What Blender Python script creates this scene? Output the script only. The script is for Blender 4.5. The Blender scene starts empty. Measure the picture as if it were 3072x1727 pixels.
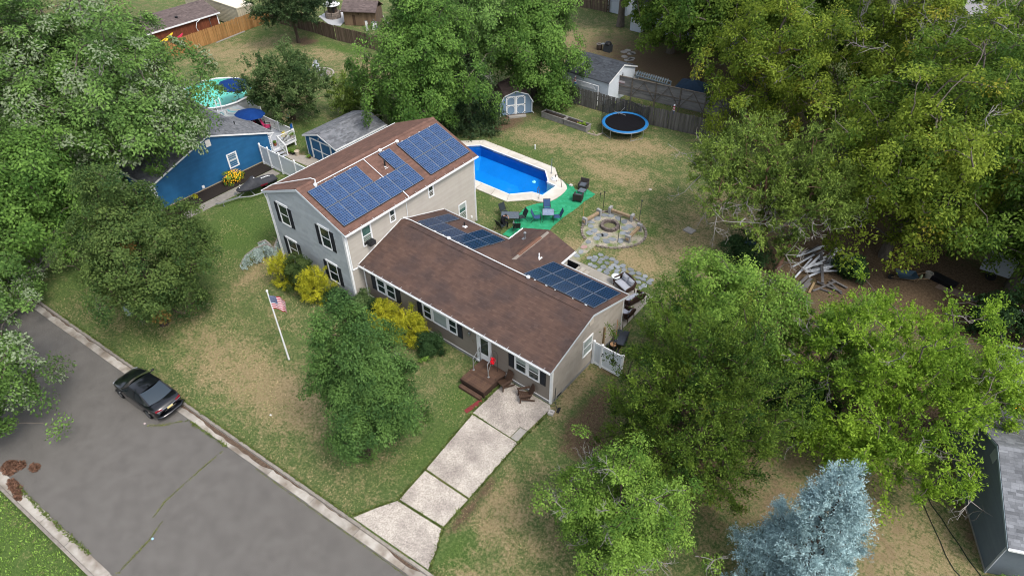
import bpy, math, random
import numpy as np
from mathutils import Vector, Matrix
# ---------------------------------------------------------------- camera, world, sun, exposure
sc = bpy.context.scene
COL = sc.collection
cam_d = bpy.data.cameras.new("camera")
cam = bpy.data.objects.new("camera", cam_d)
COL.objects.link(cam)
sc.camera = cam
CAM_POS = Vector((28.8254, -20.4105, 29.4729))
YAW, PITCH, ROLL = -0.6777, 0.7048, -0.0115
fw = Vector((math.cos(PITCH)*math.sin(YAW), math.cos(PITCH)*math.cos(YAW), -math.sin(PITCH)))
rt = Vector((math.cos(YAW), -math.sin(YAW), 0))
up = rt.cross(fw)
r2 = rt*math.cos(ROLL) + up*math.sin(ROLL)
u2 = -rt*math.sin(ROLL) + up*math.cos(ROLL)
cam.matrix_world = Matrix(((r2.x, u2.x, -fw.x, CAM_POS.x), (r2.y, u2.y, -fw.y, CAM_POS.y),
    (r2.z, u2.z, -fw.z, CAM_POS.z), (0, 0, 0, 1)))
cam_d.sensor_width = 36.0
cam_d.lens = 36.0*2007.04/3072.0
cam_d.clip_end = 1000
SUN_EL, SUN_AZ = math.radians(56), math.radians(98)      # azimuth measured from +Y towards +X
world = bpy.data.worlds.new("World")
sc.world = world
world.use_nodes = True
wn = world.node_tree.nodes
wn.clear()
sky = wn.new("ShaderNodeTexSky")
sky.sky_type = 'NISHITA'
sky.sun_disc = False
sky.sun_elevation = SUN_EL
sky.sun_rotation = SUN_AZ
sky.air_density = 1.0
sky.dust_density = 3.0
sky.ozone_density = 1.0
bg = wn.new("ShaderNodeBackground")
bg.inputs[1].default_value = 0.15
wo = wn.new("ShaderNodeOutputWorld")
hz = wn.new("ShaderNodeHueSaturation")       # cloud cover: the sky light is nearly grey
hz.inputs["Saturation"].default_value = 0.42
world.node_tree.links.new(sky.outputs[0], hz.inputs["Color"])
world.node_tree.links.new(hz.outputs[0], bg.inputs[0])
world.node_tree.links.new(bg.outputs[0], wo.inputs[0])
sun_d = bpy.data.lights.new("sun", 'SUN')
sun_d.energy = 1.05
sun_d.angle = math.radians(14)
sun_d.color = (1.0, 0.93, 0.83)
sun = bpy.data.objects.new("sun", sun_d)
COL.objects.link(sun)
sd = Vector((math.sin(SUN_AZ)*math.cos(SUN_EL), math.cos(SUN_AZ)*math.cos(SUN_EL), math.sin(SUN_EL)))
sun.rotation_euler = (-sd).to_track_quat('-Z', 'Y').to_euler()
sc.view_settings.view_transform = 'Standard'
sc.view_settings.look = 'None'
sc.view_settings.gamma = 1.0
sc.view_settings.use_curve_mapping = False
sc.view_settings.exposure = 1.1
sc.render.engine = 'CYCLES'
sc.cycles.pixel_filter_type = 'BLACKMAN_HARRIS'
sc.cycles.filter_width = 1.05
sc.cycles.max_bounces = 8
sc.cycles.diffuse_bounces = 5
sc.cycles.glossy_bounces = 2
sc.cycles.transmission_bounces = 4
sc.cycles.transparent_max_bounces = 6
sc.cycles.use_denoising = True
RND = random.Random(7)
# ---------------------------------------------------------------- materials
def _lin(c):
 return (c[0], c[1], c[2], 1.0)
MATS = {}
def M(name, col, col2=None, scale=6.0, rough=0.85, bump=0.0, bscale=40.0, tint=0.0, metal=0.0, spec=0.3,
    col3=None, scale3=0.6, lo=0.35, hi=0.65, stretch=None, coat=0.0, objrand=0.0):
 """noise-mixed principled material; 'tint' reads the per-face tint attribute as a value change"""
 if name in MATS:
  return MATS[name]
 k_ = .8 if max(col) < .6 else .95
 col, col2, col3 = [None if c is None else tuple(x*k_ for x in c) for c in (col, col2, col3)]
 m = bpy.data.materials.new(name)
 m.use_nodes = True
 nt = m.node_tree
 N, L = nt.nodes, nt.links
 b = N["Principled BSDF"]
 b.inputs["Roughness"].default_value = rough
 b.inputs["Metallic"].default_value = metal
 b.inputs["Specular IOR Level"].default_value = spec if rough < .8 else spec*.35
 if coat:
  b.inputs["Coat Weight"].default_value = coat
  b.inputs["Coat Roughness"].default_value = 0.04
 geo = N.new("ShaderNodeNewGeometry")
 vec = geo.outputs["Position"]
 if stretch:
  mp = N.new("ShaderNodeMapping")
  mp.inputs["Scale"].default_value = stretch
  L.new(vec, mp.inputs[0])
  vec = mp.outputs[0]
 out = None
 if col2 is not None:
  nz = N.new("ShaderNodeTexNoise")
  nz.inputs["Scale"].default_value = scale
  nz.inputs["Detail"].default_value = 5
  nz.inputs["Roughness"].default_value = 0.62
  L.new(vec, nz.inputs["Vector"])
  r = N.new("ShaderNodeValToRGB")
  r.color_ramp.elements[0].position = lo
  r.color_ramp.elements[1].position = hi
  r.color_ramp.elements[0].color = _lin(col)
  r.color_ramp.elements[1].color = _lin(col2)
  L.new(nz.outputs["Fac"], r.inputs[0])
  out = r.outputs[0]
 else:
  c = N.new("ShaderNodeRGB")
  c.outputs[0].default_value = _lin(col)
  out = c.outputs[0]
 if col3 is not None:
  nz = N.new("ShaderNodeTexNoise")
  nz.inputs["Scale"].default_value = scale3
  nz.inputs["Detail"].default_value = 3
  L.new(geo.outputs["Position"], nz.inputs["Vector"])
  r = N.new("ShaderNodeValToRGB")
  r.color_ramp.elements[0].position = 0.42
  r.color_ramp.elements[1].position = 0.66
  L.new(nz.outputs["Fac"], r.inputs[0])
  mx = N.new("ShaderNodeMix")
  mx.data_type = 'RGBA'
  L.new(r.outputs[0], mx.inputs[0])
  L.new(out, mx.inputs[6])
  mx.inputs[7].default_value = _lin(col3)
  out = mx.outputs[2]
 if tint:
  at = N.new("ShaderNodeAttribute")
  at.attribute_name = "tint"
  mr = N.new("ShaderNodeMapRange")
  mr.inputs[1].default_value = -1
  mr.inputs[2].default_value = 1
  mr.inputs[3].default_value = 1-tint
  mr.inputs[4].default_value = 1+tint
  L.new(at.outputs["Fac"], mr.inputs[0])
  hs = N.new("ShaderNodeHueSaturation")
  L.new(mr.outputs[0], hs.inputs["Value"])
  L.new(out, hs.inputs["Color"])
  out = hs.outputs[0]
 if objrand:
  oi = N.new("ShaderNodeObjectInfo")
  mr = N.new("ShaderNodeMapRange")
  mr.inputs[3].default_value = 1-objrand
  mr.inputs[4].default_value = 1+objrand
  L.new(oi.outputs["Random"], mr.inputs[0])
  hs = N.new("ShaderNodeHueSaturation")
  L.new(mr.outputs[0], hs.inputs["Value"])
  L.new(out, hs.inputs["Color"])
  out = hs.outputs[0]
 L.new(out, b.inputs["Base Color"])
 if bump:
  nz = N.new("ShaderNodeTexNoise")
  nz.inputs["Scale"].default_value = bscale
  nz.inputs["Detail"].default_value = 3
  L.new(vec, nz.inputs["Vector"])
  bp = N.new("ShaderNodeBump")
  bp.inputs["Strength"].default_value = bump
  bp.inputs["Distance"].default_value = 0.03
  L.new(nz.outputs["Fac"], bp.inputs["Height"])
  L.new(bp.outputs[0], b.inputs["Normal"])
 MATS[name] = m
 return m
def leafmat(name, dark, light, alt=None, back=None, trans=0.42, gloss=0.12, rough=0.6):
 """two-sided leaf: per-leaf tint picks dark..light, tint above 1 picks the alternative colour"""
 if name in MATS:
  return MATS[name]
 g_ = 2.0
 dark, light = [c*g_ for c in dark], [c*g_ for c in light]
 m = bpy.data.materials.new(name)
 m.use_nodes = True
 nt = m.node_tree
 N, L = nt.nodes, nt.links
 b = N["Principled BSDF"]
 at = N.new("ShaderNodeAttribute")
 at.attribute_name = "tint"
 mr = N.new("ShaderNodeMapRange")
 mr.inputs[1].default_value = -1.0
 mr.inputs[2].default_value = 2.0
 L.new(at.outputs["Fac"], mr.inputs[0])
 r = N.new("ShaderNodeValToRGB")
 e = r.color_ramp.elements
 e[0].position = 0.05
 e[0].color = _lin(dark)
 e[1].position = 0.6
 e[1].color = _lin(light)
 k = e.new(0.8)
 k.color = _lin(light)
 k = e.new(0.86)
 k.color = _lin(alt or light)
 L.new(mr.outputs[0], r.inputs[0])
 colo = r.outputs[0]
 if back:
  g = N.new("ShaderNodeNewGeometry")
  mx = N.new("ShaderNodeMix")
  mx.data_type = 'RGBA'
  L.new(g.outputs["Backfacing"], mx.inputs[0])
  L.new(colo, mx.inputs[6])
  mx.inputs[7].default_value = _lin(back)
  colo = mx.outputs[2]
 L.new(colo, b.inputs["Base Color"])
 b.inputs["Roughness"].default_value = rough
 b.inputs["Specular IOR Level"].default_value = gloss
 tr = N.new("ShaderNodeBsdfTranslucent")
 L.new(colo, tr.inputs["Color"])
 ms = N.new("ShaderNodeMixShader")
 ms.inputs[0].default_value = trans
 L.new(b.outputs[0], ms.inputs[1])
 L.new(tr.outputs[0], ms.inputs[2])
 L.new(ms.outputs[0], N["Material Output"].inputs[0])
 MATS[name] = m
 return m
# ---------------------------------------------------------------- object helpers
WM = {}          # object name -> world matrix (loc + rotz), used to put world-space meshes under their thing
def thing(name, label, cat, loc=(0, 0, 0), rz=0.0, group=None, kind=None):
 o = bpy.data.objects.new(name, None)
 o.empty_display_size = 0.2
 COL.objects.link(o)
 o.location = loc
 o.rotation_euler = (0, 0, rz)
 if label:
  o["label"] = label
 if cat:
  o["category"] = cat
 if group:
  o["group"] = group
 if kind:
  o["kind"] = kind
 WM[o.name] = Matrix.Translation(loc) @ Matrix.Rotation(rz, 4, 'Z')
 return o
def tag(o, label=None, cat=None, group=None, kind=None):
 if label:
  o["label"] = label
 if cat:
  o["category"] = cat
 if group:
  o["group"] = group
 if kind:
  o["kind"] = kind
 return o
def copy_thing(root, loc, rz=None, label=None, group=None):
 r = root.copy()
 COL.objects.link(r)
 r.location = loc
 if rz is not None:
  r.rotation_euler = (0, 0, rz)
 if label:
  r["label"] = label
 if group:
  r["group"] = group
 WM[r.name] = Matrix.Translation(loc) @ Matrix.Rotation(r.rotation_euler.z, 4, 'Z')
 for ch in list(root.children):
  c = ch.copy()
  COL.objects.link(c)
  c.parent = r
  WM[c.name] = WM[r.name]
  for g in list(ch.children):
   d = g.copy()
   COL.objects.link(d)
   d.parent = c
 return r
class MB:
 """mesh builder; world coordinates unless local=True"""
 def __init__(self, local=False):
  self.v, self.f, self.t, self.m = [], [], [], []
  self.local, self.tint, self.mi = local, 0.0, 0
 def add(self, vs, fs):
  b = len(self.v)
  self.v.extend([tuple(p) for p in vs])
  for f in fs:
   self.f.append(tuple(i+b for i in f))
   self.t.append(self.tint)
   self.m.append(self.mi)
  return self
 def quad(self, *p):
  return self.add(p, [tuple(range(len(p)))])
 def box(self, x0, x1, y0, y1, z0, z1):
  vs = [(x0, y0, z0), (x1, y0, z0), (x1, y1, z0), (x0, y1, z0), (x0, y0, z1), (x1, y0, z1), (x1, y1, z1), (x0, y1, z1)]
  return self.add(vs, [(3, 2, 1, 0), (4, 5, 6, 7), (0, 1, 5, 4), (1, 2, 6, 5), (2, 3, 7, 6), (3, 0, 4, 7)])
 def obox(self, o, a, b, c):
  """box spanned by o and three edge vectors"""
  o, a, b, c = Vector(o), Vector(a), Vector(b), Vector(c)
  if a.cross(b).dot(c) < 0:
   a, b = b, a
  vs = [o, o+a, o+a+b, o+b, o+c, o+a+c, o+a+b+c, o+b+c]
  return self.add(vs, [(3, 2, 1, 0), (4, 5, 6, 7), (0, 1, 5, 4), (1, 2, 6, 5), (2, 3, 7, 6), (3, 0, 4, 7)])
 def beam(self, p, q, w, h, upv=(0, 0, 1)):
  p, q = Vector(p), Vector(q)
  d = (q-p).normalized()
  u = Vector(upv)
  s = d.cross(u)
  if s.length < 1e-4:
   s = d.cross(Vector((1, 0, 0)))
  s.normalize()
  u = s.cross(d)
  return self.obox(p - s*w/2 - u*h/2, q-p, s*w, u*h)
 def tube(self, pts, r, n=6, cap=True):
  pts = [Vector(p) for p in pts]
  rs = r if isinstance(r, (list, tuple)) else [r]*len(pts)
  vs, fs = [], []
  prev = None
  for i, p in enumerate(pts):
   d = (pts[min(i+1, len(pts)-1)] - pts[max(i-1, 0)]).normalized()
   s = d.cross(Vector((0, 0, 1))) if prev is None else prev - d*prev.dot(d)
   if s.length < 1e-3:
    s = d.cross(Vector((1, 0, 0)))
   s.normalize()
   prev = s
   u = s.cross(d)
   for k in range(n):
    a = 2*math.pi*k/n
    vs.append(p + (s*math.cos(a) + u*math.sin(a))*rs[i])
  for i in range(len(pts)-1):
   for k in range(n):
    fs.append((i*n+k, (i+1)*n+k, (i+1)*n+(k+1) % n, i*n+(k+1) % n))
  if cap:
   fs.append(tuple(range(n)))
   fs.append(tuple(reversed(range((len(pts)-1)*n, len(pts)*n))))
  return self.add(vs, fs)
 def prism(self, poly, z0, z1):
  n = len(poly)
  ar = sum(poly[i][0]*poly[(i+1) % n][1]-poly[(i+1) % n][0]*poly[i][1] for i in range(n))
  if ar < 0:
   poly = poly[::-1]
  vs = [(p[0], p[1], z0) for p in poly] + [(p[0], p[1], z1) for p in poly]
  fs = [tuple(reversed(range(n))), tuple(range(n, 2*n))]
  fs += [(i, (i+1) % n, n+(i+1) % n, n+i) for i in range(n)]
  return self.add(vs, fs)
 def lathe(self, c, prof, n=16, cap=True):
  c = Vector(c)
  vs, fs = [], []
  for r, z in prof:
   for k in range(n):
    a = 2*math.pi*k/n
    vs.append(c + Vector((r*math.cos(a), r*math.sin(a), z)))
  for i in range(len(prof)-1):
   for k in range(n):
    fs.append((i*n+k, i*n+(k+1) % n, (i+1)*n+(k+1) % n, (i+1)*n+k))
  if cap:
   fs.append(tuple(reversed(range(n))))
   fs.append(tuple(range((len(prof)-1)*n, len(prof)*n)))
  return self.add(vs, fs)
 def ball(self, c, rx, ry=None, rz=None, n=10, m=6):
  ry = ry or rx
  rz = rz or rx
  c = Vector(c)
  vs = [c + Vector((0, 0, -rz))]
  for i in range(1, m):
   a = -math.pi/2 + math.pi*i/m
   for k in range(n):
    b = 2*math.pi*k/n
    vs.append(c + Vector((rx*math.cos(a)*math.cos(b), ry*math.cos(a)*math.sin(b), rz*math.sin(a))))
  vs.append(c + Vector((0, 0, rz)))
  fs = [(0, 1+(k+1) % n, 1+k) for k in range(n)]
  for i in range(m-2):
   for k in range(n):
    fs.append((1+i*n+k, 1+i*n+(k+1) % n, 1+(i+1)*n+(k+1) % n, 1+(i+1)*n+k))
  e = len(vs)-1
  fs += [(e, 1+(m-2)*n+k, 1+(m-2)*n+(k+1) % n) for k in range(n)]
  return self.add(vs, fs)
 def build(self, name, mat, parent=None, smooth=False, label=None, kind=None):
  if not self.f:
   return None
  me = bpy.data.meshes.new(name)
  if parent is not None and not self.local:
   inv = WM[parent.name].inverted()
   vs = [tuple(inv @ Vector(p)) for p in self.v]
  else:
   vs = self.v
  me.from_pydata(vs, [], self.f)
  mats = mat if isinstance(mat, (list, tuple)) else [mat]
  for x in mats:
   me.materials.append(x)
  if len(mats) > 1:
   me.polygons.foreach_set("material_index", self.m)
  if any(self.t):
   at = me.attributes.new("tint", 'FLOAT', 'FACE')
   at.data.foreach_set("value", self.t)
  if smooth:
   me.polygons.foreach_set("use_smooth", [True]*len(self.f))
  me.update()
  o = bpy.data.objects.new(name, me)
  COL.objects.link(o)
  if parent is not None:
   o.parent = parent
   WM[o.name] = WM[parent.name]
  else:
   WM[o.name] = Matrix.Identity(4)
  if label:
   o["label"] = label
  if kind:
   o["kind"] = kind
  return o
def share(name, ob, parent, mw=None, label=None):
 """one more piece that shares ob's mesh data, placed by a local matrix"""
 o = bpy.data.objects.new(name, ob.data)
 COL.objects.link(o)
 o.parent = parent
 if mw is not None:
  o.matrix_local = mw
 WM[o.name] = WM[parent.name]
 if label:
  o["label"] = label
 return o
# ---------------------------------------------------------------- the palette
white = M("white_paint", (0.74, 0.75, 0.76), (0.66, 0.68, 0.70), scale=3, rough=0.5)
whitev = M("white_vinyl", (0.76, 0.78, 0.80), (0.70, 0.73, 0.76), scale=2, rough=0.4)
glass = M("window_glass", (0.018, 0.030, 0.032), (0.03, 0.05, 0.048), scale=1.2, rough=0.06, spec=0.5)
glass_green = M("window_glass_green", (0.03, 0.085, 0.075), (0.10, 0.19, 0.17), scale=1.5, rough=0.08, spec=0.5)
blind = M("window_blind", (0.36, 0.42, 0.40), (0.30, 0.36, 0.35), scale=2, rough=0.5)
shutter_m = M("black_shutter", (0.018, 0.021, 0.028), rough=0.6)
black = M("black_plastic", (0.015, 0.016, 0.018), rough=0.5)
blackmetal = M("black_metal", (0.02, 0.022, 0.022), rough=0.4, spec=0.5)
greymetal = M("grey_metal", (0.36, 0.38, 0.40), rough=0.35, metal=0.7)
alu = M("galvanised", (0.50, 0.52, 0.54), (0.42, 0.44, 0.46), rough=0.4, metal=0.6)
concrete = M("concrete", (0.40, 0.385, 0.36), (0.33, 0.315, 0.29), scale=7, rough=0.9, bump=0.2, bscale=60, col3=(0.29, 0.27, 0.25), scale3=0.9)
# ---------------------------------------------------------------- ground sheet
RA = math.atan(0.077)
RO = Vector((0.0, -12.60, 0))
RU = Vector((math.cos(RA), math.sin(RA), 0))
RV = Vector((-math.sin(RA), math.cos(RA), 0))
ROAD_W = 8.73
def road(u, v, z=0.0):
 return RO + RU*u + RV*v + Vector((0, 0, z))
POOL_IN = [(-7.52, 20.42), (-0.24, 20.43), (0.97, 19.2), (0.97, 16.96), (-0.30, 15.55), (-7.5, 15.5), (-8.75, 16.75), (-8.75, 19.25)]
DECK_OUT = [(-7.88, 21.39), (0.15, 21.31), (1.32, 20.15), (1.95, 19.95), (2.54, 19.54), (2.88, 18.95), (3.02, 18.2), (3.0, 17.4),
   (2.75, 16.61), (2.25, 16.28), (1.58, 16.11), (0.14, 14.65), (-7.9, 14.55), (-9.75, 16.3), (-9.75, 19.7)]
STEP_BAY = [(0.97, 19.0), (1.97, 18.95), (1.97, 17.05), (0.97, 17.0)]
def inside(poly, x, y):
 r = np.zeros(x.shape, bool)
 n = len(poly)
 for i in range(n):
  x0, y0 = poly[i]
  x1, y1 = poly[(i+1) % n]
  c = ((y0 > y) != (y1 > y)) & (x < (x1-x0)*(y-y0)/((y1-y0) or 1e-9)+x0)
  r ^= c
 return r
def blob(x, y, cx, cy, rx, ry, a, rot=0.0):
 dx, dy = x-cx, y-cy
 c, s = math.cos(rot), math.sin(rot)
 p, q = (dx*c+dy*s)/rx, (-dx*s+dy*c)/ry
 return a*np.exp(-(p*p+q*q)**1.3)
us = np.concatenate([[-700, -400, -250], np.arange(-150, 80.01, 0.62), [130, 250, 500]])
vs_ = np.concatenate([[-500, -200, -90, -60], np.arange(-44, -ROAD_W-0.05, 0.6), [-ROAD_W-0.002, -ROAD_W, -6.5, -4.4, -2.2, 0.0, 0.002],
    np.arange(0.5, 125, 0.6), [170, 260, 600]])
UU, VV = np.meshgrid(us, vs_)
GX = RO.x + RU.x*UU + RV.x*VV
GY = RO.y + RU.y*UU + RV.y*VV
GZ = np.where((VV <= 0.0) & (VV >= -ROAD_W), -0.30, 0.0)
cxp, cyp = -3.9, 17.95
big = [((px-cxp)*1.06+cxp + (0.25 if px > 0.5 else 0), (py-cyp)*1.12+cyp) for px, py in POOL_IN]
GZ = np.where(inside(big, GX, GY) | inside([(0.5, 19.3), (2.3, 19.3), (2.3, 16.8), (0.5, 16.8)], GX, GY), -2.4, GZ)
dry = np.full(GX.shape, 0.33)
dirt = np.zeros(GX.shape)
lush = np.zeros(GX.shape)
for a in [(-1.5, -9.3, 6.2, 1.9, .55, .06), (-8.2, -2.8, 1.2, 2.6, .55, .3), (-9.5, -0.5, 1.2, .8, .6, .3), (3.5, -9.2, 3.5, 1.6, .35, .1),
    (-12, -11.6, 3.5, 1.2, .3, 0), (4, 29, 3.2, 1.6, .6, .3), (1, 26.5, 3, 1.6, .35, 0), (15, 22, 3.5, 5, .45, 0), (12.5, 14.2, 1.8, 1.2, .6, 0),
    (-4, 25, 3.5, 1.5, .55, .2), (5.5, 23.5, 3, 2, .5, .5), (2.5, 23.8, 2.5, 1, .4, 0), (17, 14, 2.5, 3, .35, 0), (8, 12.8, 1.5, 1.5, .5, 0),
    (16.9, -6.8, 1.0, 2.2, .5, .2), (19, -7.5, 2.0, 2.0, .3, 0), (18.5, -10.5, 2.0, .7, .45, .1), (30, 0, 5, 5, .32, 0), (29, 5, 5, 4, .25, 0),
    (35, 2, 3, 4, .35, 0), (-46, 20.5, 6, 3.2, .5, 1.2), (-38, 19, 5, 3, .5, 0), (-36, 26, 3, 2, .45, 0), (-28, 25, 4, 2.5, .5, 0), (-33, 16.5, 4, 1.2, .45, 0),
    (-30, 28.2, 3, 1, .4, 0), (-14, 45, 10, 8, .5, 0), (15.6, 1.6, .6, 2.3, .7, 0), (13.5, 17, 1.5, 2, .3, 0), (9.9, 15.8, 4, 4, .15, 0)]:
 dry += blob(GX, GY, *a)
for a in [(30, 2, 6, 5, .38, 0), (17.2, 0.6, .9, 2.8, .75, .1), (18.3, -1.0, 1.2, 1.2, .6, 0), (15.95, -8.3, .28, 1.1, .9, .05), (15.8, -6.2, .22, 1.3, .8, 0), (27.5, 22.5, 6.5, 4.5, .95, .1),
    (33, 23, 5, 3.5, .7, 0), (24, 14, 6, 5, .75, 0), (30, 12.5, 5, 3.5, .85, 0), (22, 3, 4, 6, .75, 0), (-41.2, 27.3, 1.9, 1.3, .9, .2), (-9, 24.6, 1.6, 1.6, .7, 0),
    (-8.5, 27, 2, 3, .6, 0), (17.3, 8.6, .9, 1.4, .7, 0), (16.2, 4.5, 1.2, 1.2, .55, 0), (-19.9, 9.3, 1.6, .9, .55, 0), (21, 26, 4, 5, .6, 0), (29, -5.5, 2.5, 2.0, .7, 0),
    (35.5, 7, 1.2, 3.0, .7, .4), (28, 30, 9, 6, .6, 0), (12, 40, 9, 8, .5, 0), (-5, 44, 14, 7, .45, 0), (3, 50, 16, 8, .5, 0), (-72, 12, 18, 14, .5, 0),
    (23.3, -6.5, 1.2, 1.2, .3, 0), (-16.3, 8.1, 1.3, .6, .4, 0), (2.6, 10.4, .9, .5, .6, .5), (19.5, 19.5, 2.5, 3.5, .35, 0)]:
 dirt += blob(GX, GY, *a)
for a in [(-13.5, -0.8, 3.6, 3.5, .85, 0), (-13, -6, 4, 4, .45, 0), (10.8, -2.8, 1.0, 1.8, .9, .0), (11.8, -6.5, .7, 2.5, .8, 0), (16.9, -9.9, .9, 1.4, .85, .2),
    (-9, -11, 4, 1.8, .5, 0), (-17, -10.5, 4, 3, .6, 0), (-35.5, 28.4, 4.5, .9, 1.0, .08), (-47, 23.8, 1.3, 4, .6, 0), (-22, 12, 3, 3, .6, 0), (-29, 23, 2, 2, .5, 0),
    (-2, -21.9-3, 30, 4, .9, .077), (9.5, 12.8, 1.8, .9, .5, 0), (11.6, 18.2, .9, 1.2, .6, 0), (4.5, 22.0, 2, .8, .5, 0), (-4, 22.2, 4, .6, .5, 0), (-4, 13.4, 4, 1.2, .6, 0),
    (1.5, 14.3, 1, 1, .3, 0), (14.5, 14.5, 2, 3, .25, 0), (6, 16, 1.0, 3.0, .35, 0), (-17, 3, 1.2, 3, .7, 0)]:
 lush += blob(GX, GY, *a)
nv, nu = UU.shape
gv = np.stack([GX, GY, GZ], -1).reshape(-1, 3)
ii = np.arange(nv*nu).reshape(nv, nu)
gq = np.stack([ii[:-1, :-1], ii[:-1, 1:], ii[1:, 1:], ii[1:, :-1]], -1).reshape(-1, 4)
def np_mesh(name, verts, quads, mats, parent=None, attrs=None, fattr=None, smooth=False, kind=None):
 me = bpy.data.meshes.new(name)
 n, k = quads.shape
 me.vertices.add(len(verts))
 me.vertices.foreach_set("co", np.ascontiguousarray(verts, np.float32).ravel())
 me.loops.add(n*k)
 me.loops.foreach_set("vertex_index", np.ascontiguousarray(quads, np.int32).ravel())
 me.polygons.add(n)
 me.polygons.foreach_set("loop_start", np.arange(0, n*k, k, dtype=np.int32))
 try:
  me.polygons.foreach_set("loop_total", np.full(n, k, np.int32))
 except Exception:
  pass
 if smooth:
  me.polygons.foreach_set("use_smooth", np.ones(n, bool))
 for x in (mats if isinstance(mats, (list, tuple)) else [mats]):
  me.materials.append(x)
 for nm, ar in (attrs or {}).items():
  at = me.attributes.new(nm, 'FLOAT', 'POINT')
  at.data.foreach_set("value", np.ascontiguousarray(ar, np.float32).ravel())
 for nm, ar in (fattr or {}).items():
  at = me.attributes.new(nm, 'FLOAT', 'FACE')
  at.data.foreach_set("value", np.ascontiguousarray(ar, np.float32).ravel())
 me.update(calc_edges=True)
 o = bpy.data.objects.new(name, me)
 COL.objects.link(o)
 if parent is not None:
  o.parent = parent
  WM[o.name] = WM[parent.name]
 else:
  WM[o.name] = Matrix.Identity(4)
 if kind:
  o["kind"] = kind
 return o
def lawn_material():
 m = bpy.data.materials.new("lawn")
 m.use_nodes = True
 N, L = m.node_tree.nodes, m.node_tree.links
 b = N["Principled BSDF"]
 b.inputs["Roughness"].default_value = 0.95
 b.inputs["Specular IOR Level"].default_value = 0.1
 geo = N.new("ShaderNodeNewGeometry")
 def noise(s, d=4, r=0.6):
  z = N.new("ShaderNodeTexNoise")
  z.inputs["Scale"].default_value = s
  z.inputs["Detail"].default_value = d
  z.inputs["Roughness"].default_value = r
  L.new(geo.outputs["Position"], z.inputs["Vector"])
  return z.outputs["Fac"]
 def attr(n):
  a = N.new("ShaderNodeAttribute")
  a.attribute_name = n
  return a.outputs["Fac"]
 def math_(op, a, bb, c=None):
  z = N.new("ShaderNodeMath")
  z.operation = op
  for i, x in enumerate((a, bb, c)):
   if x is None:
    continue
   if isinstance(x, (int, float)):
    z.inputs[i].default_value = x
   else:
    L.new(x, z.inputs[i])
  return z.outputs[0]
 def ramp(fac, stops):
  r = N.new("ShaderNodeValToRGB")
  e = r.color_ramp.elements
  e[0].position, e[0].color = stops[0][0], _lin(stops[0][1])
  e[1].position, e[1].color = stops[-1][0], _lin(stops[-1][1])
  for p, c in stops[1:-1]:
   k = e.new(p)
   k.color = _lin(c)
  L.new(fac, r.inputs[0])
  return r.outputs[0]
 def mask(a, gain, off, n1, w1, n2, w2):
  x = math_('ADD', a, math_('MULTIPLY', math_('SUBTRACT', n1, .5), w1))
  x = math_('ADD', x, math_('MULTIPLY', math_('SUBTRACT', n2, .5), w2))
  z = math_('MULTIPLY_ADD', math_('SUBTRACT', x, off), gain, .5)
  z = math_('MINIMUM', math_('MAXIMUM', z, 0.0), 1.0)
  return z
 def mix(f, a, c):
  x = N.new("ShaderNodeMix")
  x.data_type = 'RGBA'
  for i, y in ((0, f), (6, a), (7, c)):
   if isinstance(y, tuple):
    x.inputs[i].default_value = _lin(y)
   else:
    L.new(y, x.inputs[i])
  return x.outputs[2]
 n_big, n_mid, n_sm, n_fine = noise(0.35, 3), noise(1.3, 5), noise(6.5, 4, .7), noise(26, 3, .75)
 grass = ramp(n_sm, [(.3, (.058, .098, .030)), (.5, (.100, .145, .048)), (.7, (.145, .178, .068))])
 grass = mix(math_('MULTIPLY', attr("lush"), .9), grass, ramp(n_sm, [(.3, (.040, .085, .018)), (.5, (.080, .145, .032)), (.72, (.140, .205, .052))]))
 tan = ramp(n_sm, [(.3, (.21, .165, .085)), (.5, (.31, .245, .135)), (.72, (.40, .32, .19))])
 brown = ramp(n_sm, [(.3, (.075, .050, .032)), (.5, (.135, .095, .060)), (.72, (.21, .155, .10))])
 d = math_('SUBTRACT', attr("dry"), math_('MULTIPLY', attr("lush"), .35))
 c = mix(mask(d, 1.5, .62, n_mid, 1.7, n_sm, 1.9), grass, tan)
 c = mix(mask(attr("dirt"), 2.2, .5, n_mid, .9, n_sm, .7), c, brown)
 hs = N.new("ShaderNodeHueSaturation")
 mr = N.new("ShaderNodeMapRange")
 mr.inputs[1].default_value, mr.inputs[2].default_value = .25, .75
 mr.inputs[3].default_value, mr.inputs[4].default_value = .44, 1.16
 L.new(n_fine, mr.inputs[0])
 L.new(mr.outputs[0], hs.inputs["Value"])
 L.new(c, hs.inputs["Color"])
 L.new(hs.outputs[0], b.inputs["Base Color"])
 bp = N.new("ShaderNodeBump")
 bp.inputs["Strength"].default_value = .9
 bp.inputs["Distance"].default_value = .05
 L.new(noise(18, 5, .8), bp.inputs["Height"])
 L.new(bp.outputs[0], b.inputs["Normal"])
 return m
ground = np_mesh("ground", gv, gq, lawn_material(), attrs={"dry": dry, "dirt": dirt, "lush": lush}, kind="structure")
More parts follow.
